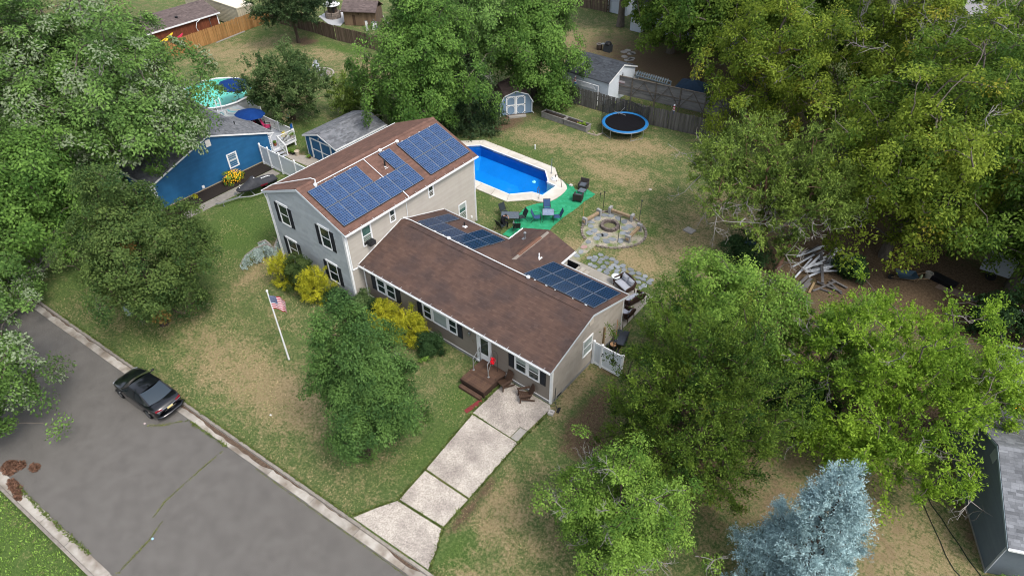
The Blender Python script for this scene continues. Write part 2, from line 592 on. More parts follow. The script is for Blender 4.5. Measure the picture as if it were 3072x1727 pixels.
# grass tufts: short real blades over the lawns nearest the camera
def tufts(name, n, region, size, mat, seed, dens=None, label=None):
 r = np.random.default_rng(seed)
 x0, x1, y0, y1 = region
 x, y = r.uniform(x0, x1, n), r.uniform(y0, y1, n)
 if dens is not None:
  k = dens(x, y)
  x, y = x[k], y[k]
 n = len(x)
 a = r.uniform(0, 2*math.pi, n)
 h = size*r.uniform(.5, 1.3, n)
 w = h*r.uniform(.25, .5, n)
 lx, ly = r.normal(0, .45, n)*h, r.normal(0, .45, n)*h
 p0 = np.stack([x-np.cos(a)*w, y-np.sin(a)*w, np.zeros(n)-.005], -1)
 p1 = np.stack([x+np.cos(a)*w, y+np.sin(a)*w, np.zeros(n)-.005], -1)
 p2 = np.stack([x+lx, y+ly, h], -1)
 v = np.stack([p0, p1, p2], 1).reshape(-1, 3)
 o = np_mesh(name, v, np.arange(3*n).reshape(n, 3), mat, fattr={"tint": np.clip(r.normal(0.2, .5, n), -1, 1)}, kind="stuff")
 return o
blade = leafmat("grass_blade", (.040, .062, .020), (.115, .150, .050), trans=.2)
blade_dry = leafmat("dry_blade", (.12, .095, .05), (.30, .24, .14), trans=.2)
def lawn_front(x, y):
 k = (y > -12.55+.077*x) & ((x < 11.5) | (x > 16.5) | ((x > 15.6) & (y > -9.3)) | ((x < 12.0) & (y > -9.5) & (y < -2.4)))
 k &= (y < -.5) | (x < -7.9) | (x > 15.8)
 k &= (y < -1.4) | (x < -7.9) | (x > 0)
 return k & ~((x > 10) & (x < 12.1) & (y > -2.4)) & ~((x < -17.9) & (x > -21.5))
def patch(x, y, s):
 return np.sin(x*1.1+s)+np.sin(y*1.7-s)+np.sin(x*.6-y*.9+2*s)+np.sin(x*2.9+y*2.3)*.6
tufts("lawn_grass", 90000, (-22, 23, -13.6, 3), .055, blade, 41, dens=lambda x, y: lawn_front(x, y) & (patch(x, y, 1) > -.9))
tufts("dry_lawn_grass", 60000, (-16, 23, -13.6, -.5), .05, blade_dry, 42, dens=lambda x, y: lawn_front(x, y) & (patch(x, y, 1) < .6))
tufts("verge_grass", 16000, (-9, 7, -27, -21.0), .085, leafmat("verge_blade", (.05, .10, .018), (.15, .23, .05), trans=.3), 43, dens=lambda x, y: (y < -21.45+.077*x) & (patch(x*1.6, y*1.6, 2) > -1.2))
# ---------------------------------------------------------------- road, gutters, kerbs
def asphalt():
 m = M("asphalt", (0.128, 0.121, 0.114), (0.160, 0.152, 0.143), scale=1.2, rough=0.95, bump=0.35, bscale=45, lo=.3, hi=.7)
 N, L = m.node_tree.nodes, m.node_tree.links
 b = N["Principled BSDF"]
 src = b.inputs["Base Color"].links[0].from_socket
 geo = N.new("ShaderNodeNewGeometry")
 z = N.new("ShaderNodeTexNoise")
 z.inputs["Scale"].default_value = 34
 z.inputs["Detail"].default_value = 4
 z.inputs["Roughness"].default_value = .8
 L.new(geo.outputs["Position"], z.inputs["Vector"])
 mr = N.new("ShaderNodeMapRange")
 mr.inputs[1].default_value, mr.inputs[2].default_value = .3, .72
 mr.inputs[3].default_value, mr.inputs[4].default_value = .45, 1.6
 L.new(z.outputs["Fac"], mr.inputs[0])
 hs = N.new("ShaderNodeHueSaturation")
 L.new(mr.outputs[0], hs.inputs["Value"])
 L.new(src, hs.inputs["Color"])
 L.new(hs.outputs[0], b.inputs["Base Color"])
 return m
asp = asphalt()
mb = MB()
RZ = -0.085
mb.quad(road(-160, -ROAD_W+.1, RZ), road(90, -ROAD_W+.1, RZ), road(90, -.1, RZ), road(-160, -.1, RZ))
mb.build("road", asp, kind="structure")
gut = M("gutter_concrete", (0.48, 0.45, 0.41), (0.38, 0.355, 0.32), scale=2.2, rough=.9, bump=.25, bscale=60, col3=(0.24, 0.205, 0.17), scale3=1.3, tint=.12)
curbm = M("kerb_concrete", (0.33, 0.30, 0.27), (0.24, 0.215, 0.19), scale=4, rough=.9, bump=.25, tint=.12)
GN = thing("gutter", None, None, kind="structure")
KN = thing("kerb", None, None, kind="structure")
rr = random.Random(5)
def strip(side):
 u = -70.0
 while u < 40:
  l = 3.05 if side > 0 else rr.choice([3.05, 3.05, 1.5, 2.2])
  a, b2 = u+.012, u+l-.012
  mb = MB()
  mb.tint = rr.uniform(-1, 1)
  vis = -26 < u < 20 if side > 0 else -12 < u < 7
  if side > 0:
   e = [rr.uniform(-.02, .02) for _ in range(2)]
   q = [road(a, -.15, 0), road(b2, -.15, 0), road(b2, -.60+e[0], 0), road(a, -.60+e[1], 0)]
  else:
   W0 = -ROAD_W
   e = [rr.uniform(-.03, .03) for _ in range(2)]
   q = [road(a, W0+.15, 0), road(b2, W0+.15, 0), road(b2, W0+.62+e[0], 0), road(a, W0+.62+e[1], 0)]
  zt = [-.085, -.085, -.066, -.066]
  vs = [p+Vector((0, 0, -.3)) for p in q]+[p+Vector((0, 0, z)) for p, z in zip(q, zt)]
  fs = [(4, 5, 6, 7), (0, 1, 5, 4), (1, 2, 6, 5), (2, 3, 7, 6), (3, 0, 4, 7)]
  if side > 0:
   fs = [tuple(reversed(f)) for f in fs]
  mb.add(vs, fs)
  mb.build("gutter_slab", gut, GN)
  mb = MB()
  mb.tint = rr.uniform(-1, 1)
  drop = side > 0 and a > 11.3 and b2 < 17.8
  zt = .012 if not drop else -.03
  j = rr.uniform(-.008, .008)
  v0, v1 = (-.15, .01) if side > 0 else (-ROAD_W+.15, -ROAD_W-.01)
  p0, p1, p2, p3 = road(a, v0+j, 0), road(b2, v0+j, 0), road(b2, v1, 0), road(a, v1, 0)
  lean = RV*(.02 if side > 0 else -.02)
  vs = [p+Vector((0, 0, -.3)) for p in (p0, p1, p2, p3)]+[p0+lean+Vector((0, 0, zt-.015)), p1+lean+Vector((0, 0, zt-.015)), p2+Vector((0, 0, zt)), p3+Vector((0, 0, zt))]
  fs = [(4, 5, 6, 7), (0, 1, 5, 4), (1, 2, 6, 5), (2, 3, 7, 6), (3, 0, 4, 7)]
  if side < 0:
   fs = [tuple(reversed(f)) for f in fs]
  mb.add(vs, fs)
  mb.build("kerb_stone", curbm, KN)
  u += l
strip(1)
strip(-1)
# silt and leaf litter lying along the foot of the kerb
silt = M("gutter_silt", (0.085, 0.058, 0.042), (0.16, 0.115, 0.085), scale=9, rough=1, bump=.6, bscale=50)
mb = MB()
u = -30.0
n1 = random.Random(11)
w = .1
while u < 19:
 w2 = max(.0, min(.24, w + n1.uniform(-.08, .08) + (.01 if -9 < u < 4 else -.012)))
 z = -.0765
 mb.quad(road(u, -.165, z+.012), road(u, -.17-w, z+.006), road(u+.3, -.17-w2, z+.006), road(u+.3, -.165, z+.012))
 w = w2
 u += .3
mb.build("gutter_silt", silt, kind="stuff")
def flat_stuff(name, pts, width, z, mat, seed, jit=.5, dens=1.0, h=.05, label=None):
 """a line of weeds: many little upright blades scattered along a polyline"""
 r = random.Random(seed)
 mb = MB()
 for (x0, y0), (x1, y1) in zip(pts[:-1], pts[1:]):
  L_ = math.hypot(x1-x0, y1-y0)
  nx, ny = -(y1-y0)/L_, (x1-x0)/L_
  for _ in range(int(L_*dens*60)):
   t = r.random()
   g = .5+.5*math.sin((x0+(x1-x0)*t)*5.1+(y0+(y1-y0)*t)*3.7+seed)
   if r.random() > .35+.65*g:
    continue
   o = r.gauss(0, width*jit)
   x, y = x0+(x1-x0)*t+nx*o, y0+(y1-y0)*t+ny*o
   a = r.uniform(0, 6.28)
   s = h*r.uniform(.4, 1.3)
   mb.tint = max(-1, min(1, r.gauss(.2, .5)))
   mb.quad((x-math.cos(a)*s*.6, y-math.sin(a)*s*.6, z), (x+math.cos(a)*s*.6, y+math.sin(a)*s*.6, z), (x+r.gauss(0, s*.6), y+r.gauss(0, s*.6), z+s))
 return mb.build(name, mat, kind="stuff")
weed = leafmat("weed_leaf", (.028, .048, .012), (.075, .095, .028), trans=.2)
moss = leafmat("crack_moss", (.04, .05, .015), (.095, .105, .035), trans=.1)
flat_stuff("crack_moss", [(3.18, -13.3), (3.28, -14.6), (3.55, -16.73), (3.93, -17.64)], .06, RZ, moss, 1, dens=3, h=.04)
flat_stuff("crack_moss", [(4.48, -17.47), (4.89, -18.38), (5.1, -19.3), (5.35, -20.3)], .07, RZ, moss, 2, dens=3, h=.045)
flat_stuff("crack_moss", [(-1.6, -14.9), (-.9, -14.3), (-.35, -13.5)], .09, RZ, moss, 3, dens=4, h=.045)
flat_stuff("gutter_weeds", [(-.2, -13.3), (1.8, -13.1), (3.2, -12.98)], .10, RZ, weed, 4, dens=2.2, h=.08)
flat_stuff("gutter_weeds", [(-3.2, -21.0), (-1.4, -20.9), (.6, -20.75), (3.4, -20.5)], .08, RZ, weed, 5, dens=3, h=.09)
flat_stuff("gutter_weeds", [(5.5, -12.85), (9, -12.6), (12, -12.35), (16, -12.05)], .03, RZ, moss, 6, dens=1.5, h=.045)
# brown leaf piles swept against the far kerb
litter = leafmat("dead_leaves", (.035, .02, .014), (.095, .052, .035), trans=.1, rough=.8)
def leaf_pile(c, rx, ry, hgt, n, seed, label):
 r = np.random.default_rng(seed)
 a, q = r.uniform(0, 6.283, n), np.sqrt(r.random(n))
 x, y = c[0]+rx*q*np.cos(a), c[1]+ry*q*np.sin(a)
 z = RZ+.01+hgt*(1-q**2)*r.random(n)
 d = r.normal(0, .05, (n, 3))
 e = r.normal(0, .035, (n, 3))
 P_ = np.stack([x, y, z], -1)
 v = np.stack([P_-d, P_+e, P_+d, P_-e], 1).reshape(-1, 3)
 v[:, 2] = np.maximum(v[:, 2], RZ+.004)
 o = np_mesh("leaf_pile", v, np.arange(4*n).reshape(n, 4), litter, fattr={"tint": np.clip(r.normal(0, .5, n), -1, 1)})
 tag(o, label, "leaf pile", "brown leaf piles along the far kerb")
leaf_pile((-4.65, -20.75), .55, .4, .16, 700, 1, "wide brown leaf heap half under the maple at the left photo edge")
leaf_pile((-4.38, -20.35), .30, .22, .14, 300, 2, "small dark round leaf clump on the asphalt beside the wide heap")
leaf_pile((-3.65, -19.95), .33, .24, .14, 320, 3, "reddish leaf clump lying farthest out on the asphalt")
leaf_pile((-3.2, -21.1), .75, .22, .12, 600, 4, "long streak of brown leaves lying on the far gutter")
leaf_pile((-2.5, -21.25), .30, .15, .10, 220, 5, "thin end of the leaf litter beside gutter weeds")
# ---------------------------------------------------------------- driveway, walks, patio
def aggregate():
 m = M("aggregate_concrete", (0.56, 0.51, 0.455), (0.46, 0.415, 0.37), scale=1.6, rough=.95, bump=.3, bscale=40, col3=(.36, .32, .29), scale3=.7, tint=.06)
 N, L = m.node_tree.nodes, m.node_tree.links
 b = N["Principled BSDF"]
 src = b.inputs["Base Color"].links[0].from_socket
 geo = N.new("ShaderNodeNewGeometry")
 z = N.new("ShaderNodeTexVoronoi")
 z.inputs["Scale"].default_value = 22
 L.new(geo.outputs["Position"], z.inputs["Vector"])
 mr = N.new("ShaderNodeMapRange")
 mr.inputs[3].default_value, mr.inputs[4].default_value = .62, 1.3
 L.new(z.outputs["Color"], mr.inputs[0])
 hs = N.new("ShaderNodeHueSaturation")
 L.new(mr.outputs[0], hs.inputs["Value"])
 L.new(src, hs.inputs["Color"])
 L.new(hs.outputs[0], b.inputs["Base Color"])
 return m
agg = aggregate()
DW = thing("driveway", None, None, kind="structure")
slabs = [[(12.06, -3.2), (14.72, -3.2), (14.72, -2.33), (15.2, -2.28), (15.3, -.28), (15.12, -.1), (12.06, -.1)],
    [(12.12, -3.29), (15.28, -3.27), (15.42, -7.34), (12.58, -7.43)],
    [(12.6, -7.56), (15.43, -7.46), (15.46, -9.28), (12.76, -9.53)],
    [(12.74, -9.67), (15.46, -9.42), (16.02, -10.35), (16.36, -11.26), (11.72, -11.62), (12.2, -10.6)]]
for i, s in enumerate(slabs):
 mb = MB()
 mb.tint = [-.6, .4, .9, .5][i]
 mb.prism(s, -.12, .028+.006*i % .02)
 mb.build("driveway_slab", agg, DW)
mb = MB()
mb.prism([(14.77, -3.2), (15.22, -3.2), (15.19, -2.32), (14.77, -2.37)], -.12, .034)
mb.build("driveway_slab", concrete, DW, label="small pale concrete patch at the driveway edge")
flat_stuff("joint_weeds", [(12.1, -3.24), (13.2, -3.24)], .03, .01, weed, 7, dens=3, h=.07)
flat_stuff("joint_weeds", [(13.3, -3.24), (15.2, -3.24)], .015, .0, moss, 17, dens=1.5, h=.04)
flat_stuff("joint_weeds", [(12.6, -7.5), (14, -7.47), (15.4, -7.4)], .03, .01, moss, 8, dens=3, h=.05)
flat_stuff("joint_weeds", [(12.76, -9.6), (14, -9.48), (15.4, -9.34)], .035, .01, weed, 9, dens=4, h=.06)
flat_stuff("edge_weeds", [(12.0, -3.1), (12.0, -.6)], .06, 0, weed, 10, dens=2.2, h=.12)
flat_stuff("edge_weeds", [(12.05, -3.3), (12.52, -7.4), (12.68, -9.6), (12.1, -10.6), (11.6, -11.55)], .05, 0, weed, 21, dens=2.0, h=.10)
flat_stuff("edge_weeds", [(15.4, -.4), (15.32, -3.3), (15.5, -7.4), (15.55, -9.4), (16.42, -11.2)], .05, 0, weed, 22, dens=2.0, h=.10)
flat_stuff("edge_weeds", [(-14.7, -13.68), (-5, -12.95), (5.4, -12.13), (11.6, -11.65)], .05, 0.01, weed, 23, dens=1.6, h=.08)
flat_stuff("edge_weeds", [(16.5, -11.22), (22, -10.85)], .06, 0.01, weed, 24, dens=2, h=.08)
sidecon = M("side_driveway_concrete", (0.27, 0.24, 0.22), (0.21, 0.19, 0.175), scale=1.5, rough=.9, bump=.2, tint=.08)
SD = thing("side_driveway", None, None, kind="structure")
for k, s in enumerate([[(-18.7, -13.95), (-19.98, -12.55), (-24.5, -12.9), (-25.6, -14.4)], [(-20.0, -12.5), (-21.1, -10.8), (-24.6, -10.8), (-24.55, -12.85)],
    [(-21.12, -10.75), (-21.3, -7.2), (-24.7, -7.2), (-24.65, -10.75)], [(-21.3, -7.15), (-21.4, -3.6), (-24.7, -3.6), (-24.7, -7.15)]]):
 mb = MB()
 mb.tint = rr.uniform(-1, 1)
 mb.prism(s, -.1, .02)
 mb.build("driveway_slab", sidecon, SD)
walkm = M("walk_concrete", (0.34, 0.32, 0.295), (0.26, 0.245, 0.225), scale=3, rough=.92, bump=.2, tint=.1)
SW = thing("side_walk", None, None, kind="structure")
cuts = [-5.6, -4.1, -2.7, -1.1, .5, 2.15, 3.7, 5.2, 6.25]
for a, b2 in zip(cuts[:-1], cuts[1:]):
 mb = MB()
 mb.tint = rr.uniform(-1, 1)
 mb.box(-19.02, -18.0+.012*a, a+.012, b2-.012, -.1, .025)
 mb.build("walk_slab", walkm, SW)
mb = MB()
mb.box(-20.75, -19.1, -3.3, 6.35, -.05, .045)
mb.build("mulch_bed", M("black_mulch", (.022, .018, .017), (.05, .042, .038), scale=30, rough=1, bump=.9, bscale=60), kind="structure")
PT = thing("patio", None, None, kind="structure")
patm = M("patio_concrete", (0.46, 0.43, 0.385), (0.38, 0.355, 0.32), scale=1.4, rough=.9, bump=.2, col3=(.33, .31, .27), scale3=.5, tint=.05)
for s in ([(10.2, 7.46), (12.6, 7.46), (12.6, 11.66), (10.2, 11.7)], [(12.615, 7.46), (15.1, 7.46), (15.1, 11.65), (12.615, 11.66)], [(8.4, 9.5), (10.18, 9.46), (10.18, 11.7), (8.4, 11.75)]):
 mb = MB()
 mb.tint = rr.uniform(-1, 1)
 mb.prism(s, -.1, .04)
 mb.build("patio_slab", patm, PT)
mb = MB()
mb.prism([(-22.0, 8.5), (-19.1, 8.3), (-16.9, 8.5), (-15.0, 8.8), (-15.4, 9.8), (-18.3, 9.75), (-19.2, 9.3), (-20.6, 9.0)], -.05, .03)
mb.build("shed_apron", M("shed_apron_pavers", (.42, .38, .33), (.33, .30, .27), scale=4, rough=.9, bump=.3), kind="structure")
# stepping stones, irregular and proud of the grass
stone_m = M("bluestone", (0.20, 0.23, 0.26), (0.27, 0.29, 0.31), scale=3, rough=.8, bump=.4, bscale=14, objrand=.22)
FS = thing("stepping_stones", None, None, kind="structure")
pts = [(9.85, 13.38), (9.43, 12.58), (9.74, 12.87), (10.22, 12.99), (10.38, 13.32), (10.8, 13.4), (10.27, 12.63), (10.72, 12.83), (9.85, 12.56), (9.88, 11.98), (10.24, 11.96), (10.78, 12.28), (11.22, 12.23), (10.76, 11.87), (11.29, 11.9), (11.23, 12.93), (11.22, 13.32), (11.57, 12.89), (11.75, 12.55), (11.25, 12.54), (11.8, 13.22), (12.08, 12.94), (11.9, 12.22), (12.24, 12.53), (12.44, 13.22), (12.73, 12.92), (13.11, 13.16), (13.28, 12.77), (13.62, 13.18), (13.68, 12.79), (14.15, 13.06), (14.16, 12.75), (14.07, 12.26), (13.99, 11.92), (13.55, 12.32)]
def rough_stone(c, r, seed, z0=-.02, z1=.035, n=6, asp_=1.0, rot=0.0):
 q = random.Random(seed)
 poly = []
 for k in range(n):
  a = 2*math.pi*k/n+q.uniform(-.25, .25)
  rr_ = r*q.uniform(.82, 1.12)
  x, y = rr_*math.cos(a)*asp_, rr_*math.sin(a)
  poly.append((c[0]+x*math.cos(rot)-y*math.sin(rot), c[1]+x*math.sin(rot)+y*math.cos(rot)))
 mb = MB()
 mb.prism(poly, z0, z1)
 return mb
for i, p in enumerate(pts):
 rough_stone(p, .20, i, z1=.03+.012*(i % 3), n=5+i % 3, asp_=1.25, rot=i*1.3).build("stepping_stone", stone_m, FS)
# green outdoor carpet with a ragged edge
car = [(1.75, 20.09), (2.35, 19.84), (2.99, 19.87), (3.5, 19.5), (3.9, 19.7), (4.11, 20.14), (4.6, 20.05), (5.11, 19.94), (5.2, 19.5), (5.12, 19.22), (5.04, 18.39), (5.12, 17.6), (5.08, 16.82), (5.0, 15.6), (5.04, 14.32), (5.17, 13.44),
    (4.4, 12.7), (3.64, 12.4), (3.48, 11.1), (2.7, 11.0), (2.62, 11.7), (2.69, 12.31), (2.3, 12.9), (2.09, 13.67), (1.9, 14.36), (1.86, 15.18), (2.23, 15.95), (2.75, 16.55), (3.05, 17.3), (3.06, 18.2), (2.95, 18.95), (2.58, 19.6), (1.98, 20.0)]
ragged = []
for i in range(len(car)):
 a, b2 = car[i], car[(i+1) % len(car)]
 for t in (0, .33, .66):
  ragged.append((a[0]+(b2[0]-a[0])*t+rr.uniform(-.03, .03), a[1]+(b2[1]-a[1])*t+rr.uniform(-.03, .03)))
mb = MB()
mb.prism(ragged, -.01, .014)
tag(mb.build("outdoor_carpet", M("green_carpet", (.02, .27, .13), (.06, .42, .22), scale=5, rough=1, bump=.5, bscale=35, col3=(.03, .28, .13), scale3=2.5)),
 "bright green outdoor carpet laid on the lawn beside the pool", "carpet")
# ---------------------------------------------------------------- swimming pool
PL = thing("swimming_pool", "in-ground pool with deep blue water and pale concrete surround", "swimming pool", (-3.9, 17.95, 0))
deckm = M("pool_deck_concrete", (0.60, 0.57, 0.52), (0.52, 0.49, 0.44), scale=1.2, rough=.85, bump=.15, col3=(.48, .45, .40), scale3=.8, tint=.05)
def ring_pt(poly, s):
 n = len(poly)
 d = [math.dist(poly[i], poly[(i+1) % n]) for i in range(n)]
 s = (s % 1.0)*sum(d)
 for i in range(n):
  if s <= d[i]:
   t = s/d[i]
   a, b2 = poly[i], poly[(i+1) % n]
   return (a[0]+(b2[0]-a[0])*t, a[1]+(b2[1]-a[1])*t)
  s -= d[i]
 return poly[0]
INNER = [(-7.52, 20.42), (-0.24, 20.43), (0.97, 19.2), (0.99, 19.0), (1.97, 18.95), (1.97, 17.05), (1.4, 17.03), (0.97, 16.96), (-0.30, 15.55), (-7.5, 15.5), (-8.75, 16.75), (-8.75, 19.25)]
OUTER = [(-7.88, 21.39), (0.15, 21.31), (1.32, 20.15), (1.9, 19.95), (2.88, 19.2), (2.95, 17.0), (2.1, 16.2), (1.58, 16.11), (0.14, 14.65), (-7.9, 14.55), (-9.75, 16.3), (-9.75, 19.7)]
def lerp(a, b, t):
 return (a[0]+(b[0]-a[0])*t, a[1]+(b[1]-a[1])*t)
for i in range(12):
 j = (i+1) % 12
 L_ = math.dist(INNER[i], INNER[j])
 n = max(1, round(L_/1.5)) if L_ > 2.2 else 1
 for k in range(n):
  t0, t1 = k/n+.003, (k+1)/n-.003
  a0, a1, b0, b1 = lerp(INNER[i], INNER[j], t0), lerp(INNER[i], INNER[j], t1), lerp(OUTER[i], OUTER[j], t0), lerp(OUTER[i], OUTER[j], t1)
  mb = MB()
  mb.tint = rr.uniform(-1, 1)
  if i == 4:
   arc = [b0, (3.02, 18.6), (3.06, 18.0), (3.03, 17.5), b1]
   poly = [a0]+arc+[a1]
  elif i == 3:
   poly = [a0, b0, (2.5, 19.6), b1, a1]
  elif i == 5:
   poly = [a0, b0, (2.75, 16.62), (2.45, 16.36), b1, a1]
  else:
   poly = [a0, b0, b1, a1]
  mb.prism(poly, -.14, .05)
  mb.build("deck_slab", deckm, PL)
mb = MB()
for i in range(12):
 a, b2 = Vector(INNER[i]+(.06,)), Vector(INNER[(i+1) % 12]+(.06,))
 mb.beam(a, b2, .10, .05)
mb.build("coping", white, PL)
liner = M("pool_liner", (.010, .27, .72), (.012, .31, .80), scale=.8, rough=.6)
linerw = M("pool_wall_tile_shade", (.008, .17, .50), (.010, .20, .56), scale=2, rough=.6)  # tile band darker than the floor, with the sunken walls' shade painted in
mb = MB()
n = len(POOL_IN)
hop = [((x-cxp)*.62+cxp-.8, (y-cyp)*.6+cyp) for x, y in POOL_IN]
vs = [(x, y, .0) for x, y in POOL_IN]+[(x, y, -1.05) for x, y in POOL_IN]+[(x, y, -1.9) for x, y in hop]
fs = [(n+i, n+(i+1) % n, 2*n+(i+1) % n, 2*n+i) for i in range(n)]+[tuple(range(2*n, 3*n))]
mb.add(vs, fs)
mb.build("pool_floor", liner, PL)
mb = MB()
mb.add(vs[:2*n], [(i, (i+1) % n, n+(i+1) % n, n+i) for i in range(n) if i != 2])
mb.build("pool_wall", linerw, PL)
mb = MB()
for p, q in (((.97, 19.0), (1.97, 18.95)), ((1.97, 18.95), (1.97, 17.05)), ((1.97, 17.05), (.97, 17.0))):
 mb.quad((p[0], p[1], -1.1), (q[0], q[1], -1.1), (q[0], q[1], 0), (p[0], p[1], 0))
mb.build("step_bay_wall", white, PL)
mb = MB()
stepw = M("pool_steps", (.62, .72, .74), rough=.5)
for k in range(4):
 mb.box(.99+.24*k, 1.95, 17.07, 18.93, -1.1+.24*k, -.86+.24*k)
mb.build("pool_steps", stepw, PL)
def water(name, tintc, r=.04):
 m = bpy.data.materials.new(name)
 m.use_nodes = True
 N, L = m.node_tree.nodes, m.node_tree.links
 N.remove(N["Principled BSDF"])
 tr = N.new("ShaderNodeBsdfTransparent")
 tr.inputs[0].default_value = _lin(tintc)
 gl = N.new("ShaderNodeBsdfGlossy")
 gl.inputs["Roughness"].default_value = r
 fr = N.new("ShaderNodeFresnel")
 fr.inputs["IOR"].default_value = 1.33
 nz = N.new("ShaderNodeTexNoise")
 nz.inputs["Scale"].default_value = 2.2
 nz.inputs["Detail"].default_value = 3
 bp = N.new("ShaderNodeBump")
 bp.inputs["Strength"].default_value = .5
 bp.inputs["Distance"].default_value = .06
 L.new(nz.outputs["Fac"], bp.inputs["Height"])
 for x in (gl, fr):
  L.new(bp.outputs[0], x.inputs["Normal"])
 ms = N.new("ShaderNodeMixShader")
 L.new(fr.outputs[0], ms.inputs[0])
 L.new(tr.outputs[0], ms.inputs[1])
 L.new(gl.outputs[0], ms.inputs[2])
 L.new(ms.outputs[0], N["Material Output"].inputs[0])
 return m
mb = MB()
mb.add([(x, y, -.12) for x, y in INNER], [tuple(reversed(range(12)))])
mb.build("pool_water", water("blue_water", (.55, .90, .98)), PL)
def rail(pts, label):
 mb = MB()
 mb.tube(pts, .022, 8)
 t = thing("pool_handrail", label, "handrail", pts[0], group="pool step handrails")
 mb.build("rail_tube", M("rail_bronze", (.22, .17, .13), rough=.3, metal=.7), t)
 mb = MB()
 for p in (pts[0], pts[-1]):
  mb.lathe((p[0], p[1], .05), [(.05, 0), (.05, .012), (.02, .02)], 10)
 mb.build("anchor_plate", greymetal, t)
rail([(1.55, 19.55, .03), (1.5, 19.45, .75), (1.75, 19.35, .86), (2.2, 19.2, .80), (2.4, 19.1, .03)], "bronze bent handrail at the far side of the pool steps")
rail([(1.95, 16.55, .03), (1.9, 16.7, .78), (1.6, 16.95, .82), (1.35, 17.2, .5), (1.3, 17.25, -.1)], "bronze bent handrail at the near side of the pool steps")
mb = MB()
mb.lathe((.0, 18.5, -.13), [(.13, 0), (.16, .05), (.15, .09), (.05, .11), (.05, .20), (.02, .22)], 14)
tag(mb.build("chlorine_float", M("float_cyan", (.25, .75, .78), rough=.4)), "pale cyan chlorine dispenser floating on the pool water", "pool float")
t = thing("pool_slide_base", "white round fibreglass fountain base on the pool deck", "pool fitting", (1.25, 19.8, .05))
mb = MB()
mb.lathe((1.2, 19.75, .05), [(.30, 0), (.30, .05), (.22, .09), (.18, .20), (.10, .24)], 18)
mb.build("base", whitev, t)
mb = MB()
mb.lathe((1.27, 19.78, .29), [(.05, 0), (.05, .10), (.02, .12)], 10)
mb.build("cap", black, t)
t = thing("pool_pole", "slim grey pole standing upright on the far pool corner", "pole", (.45, 20.35, .05))
mb = MB()
mb.tube([(.45, 20.35, .05), (.46, 20.36, 1.45)], .022, 8)
mb.lathe((.45, 20.35, .05), [(.09, 0), (.09, .03), (.03, .05)], 12)
mb.build("pole_tube", greymetal, t)
mb = MB()
mb.box(2.72, 2.98, 19.68, 19.92, .0, .10)
tag(mb.build("pool_junction_box", M("box_white", (.55, .54, .52), rough=.6)), "small white box lying at the carpet edge beside the pool", "box")
# ---------------------------------------------------------------- building helpers
class Wall:
 """vertical wall frame: origin, horizontal direction h, outward normal n"""
 def __init__(self, o, h, n):
  self.o, self.h, self.n = Vector(o), Vector(h).normalized(), Vector(n).normalized()
 def p(self, x, z, d=0.0):
  return self.o + self.h*x + self.n*d + Vector((0, 0, z))
 def box(self, mb, x0, x1, z0, z1, d0, d1):
  mb.obox(self.p(x0, z0, d0), self.h*(x1-x0), self.n*(d1-d0), Vector((0, 0, z1-z0)))
def clip_x(poly, z):
 xs = []
 n = len(poly)
 for i in range(n):
  (x0, z0), (x1, z1) = poly[i], poly[(i+1) % n]
  if abs(z1-z0) < 1e-9:
   continue
  t = (z-z0)/(z1-z0)
  if -1e-9 <= t <= 1+1e-9:
   xs.append(x0+(x1-x0)*t)
 return (min(xs), max(xs)) if len(xs) > 1 else None
def siding(w, poly, mat, parent, course=.115, lip=.016, shake=0.0, seed=1, name="siding", d=0.0):
 """lap boards over a convex wall outline; shake = length of separate shakes with open joints"""
 r = random.Random(seed)
 z0, z1 = min(p[1] for p in poly), max(p[1] for p in poly)
 brk = sorted({round(p[1], 4) for p in poly})
 mb = MB()
 z = z0
 i = 0
 while z < z1-.01:
  zt = min(z+course, z1)
  for b in brk:
   if z+.02 < b < zt-.02:
    zt = b
    break
  a = clip_x(poly, z+1e-4)
  b2 = clip_x(poly, zt-1e-4)
  if a and b2:
   xs = [0, 1]
   if shake:
    L_ = max(a[1]-a[0], .01)
    cut = [(.5 if i % 2 else 0)*shake/L_]
    while cut[-1] < 1:
     cut.append(cut[-1]+shake/L_*r.uniform(.85, 1.15))
    xs = [0]+[c for c in cut if .01 < c < .99]+[1]
   for t0, t1 in zip(xs[:-1], xs[1:]):
    g = .004 if shake else 0
    xa, xb = a[0]+(a[1]-a[0])*t0+g, a[0]+(a[1]-a[0])*t1-g
    xc, xd = b2[0]+(b2[1]-b2[0])*t1-g, b2[0]+(b2[1]-b2[0])*t0+g
    l = lip+(r.uniform(-.003, .004) if shake else 0)
    mb.tint = r.uniform(-1, 1)
    q = [w.p(xa, z, d+l), w.p(xb, z, d+l), w.p(xc, zt, d+.003), w.p(xd, zt, d+.003), w.p(xa, z, d), w.p(xb, z, d)]
    fs = [(0, 1, 2, 3), (4, 5, 1, 0)]
    if w.h.cross(Vector((0, 0, 1))).dot(w.n) < 0:
     fs = [tuple(reversed(f)) for f in fs]
    mb.add(q, fs)
  z = zt
  i += 1
 return mb.build(name, mat, parent, kind="stuff")
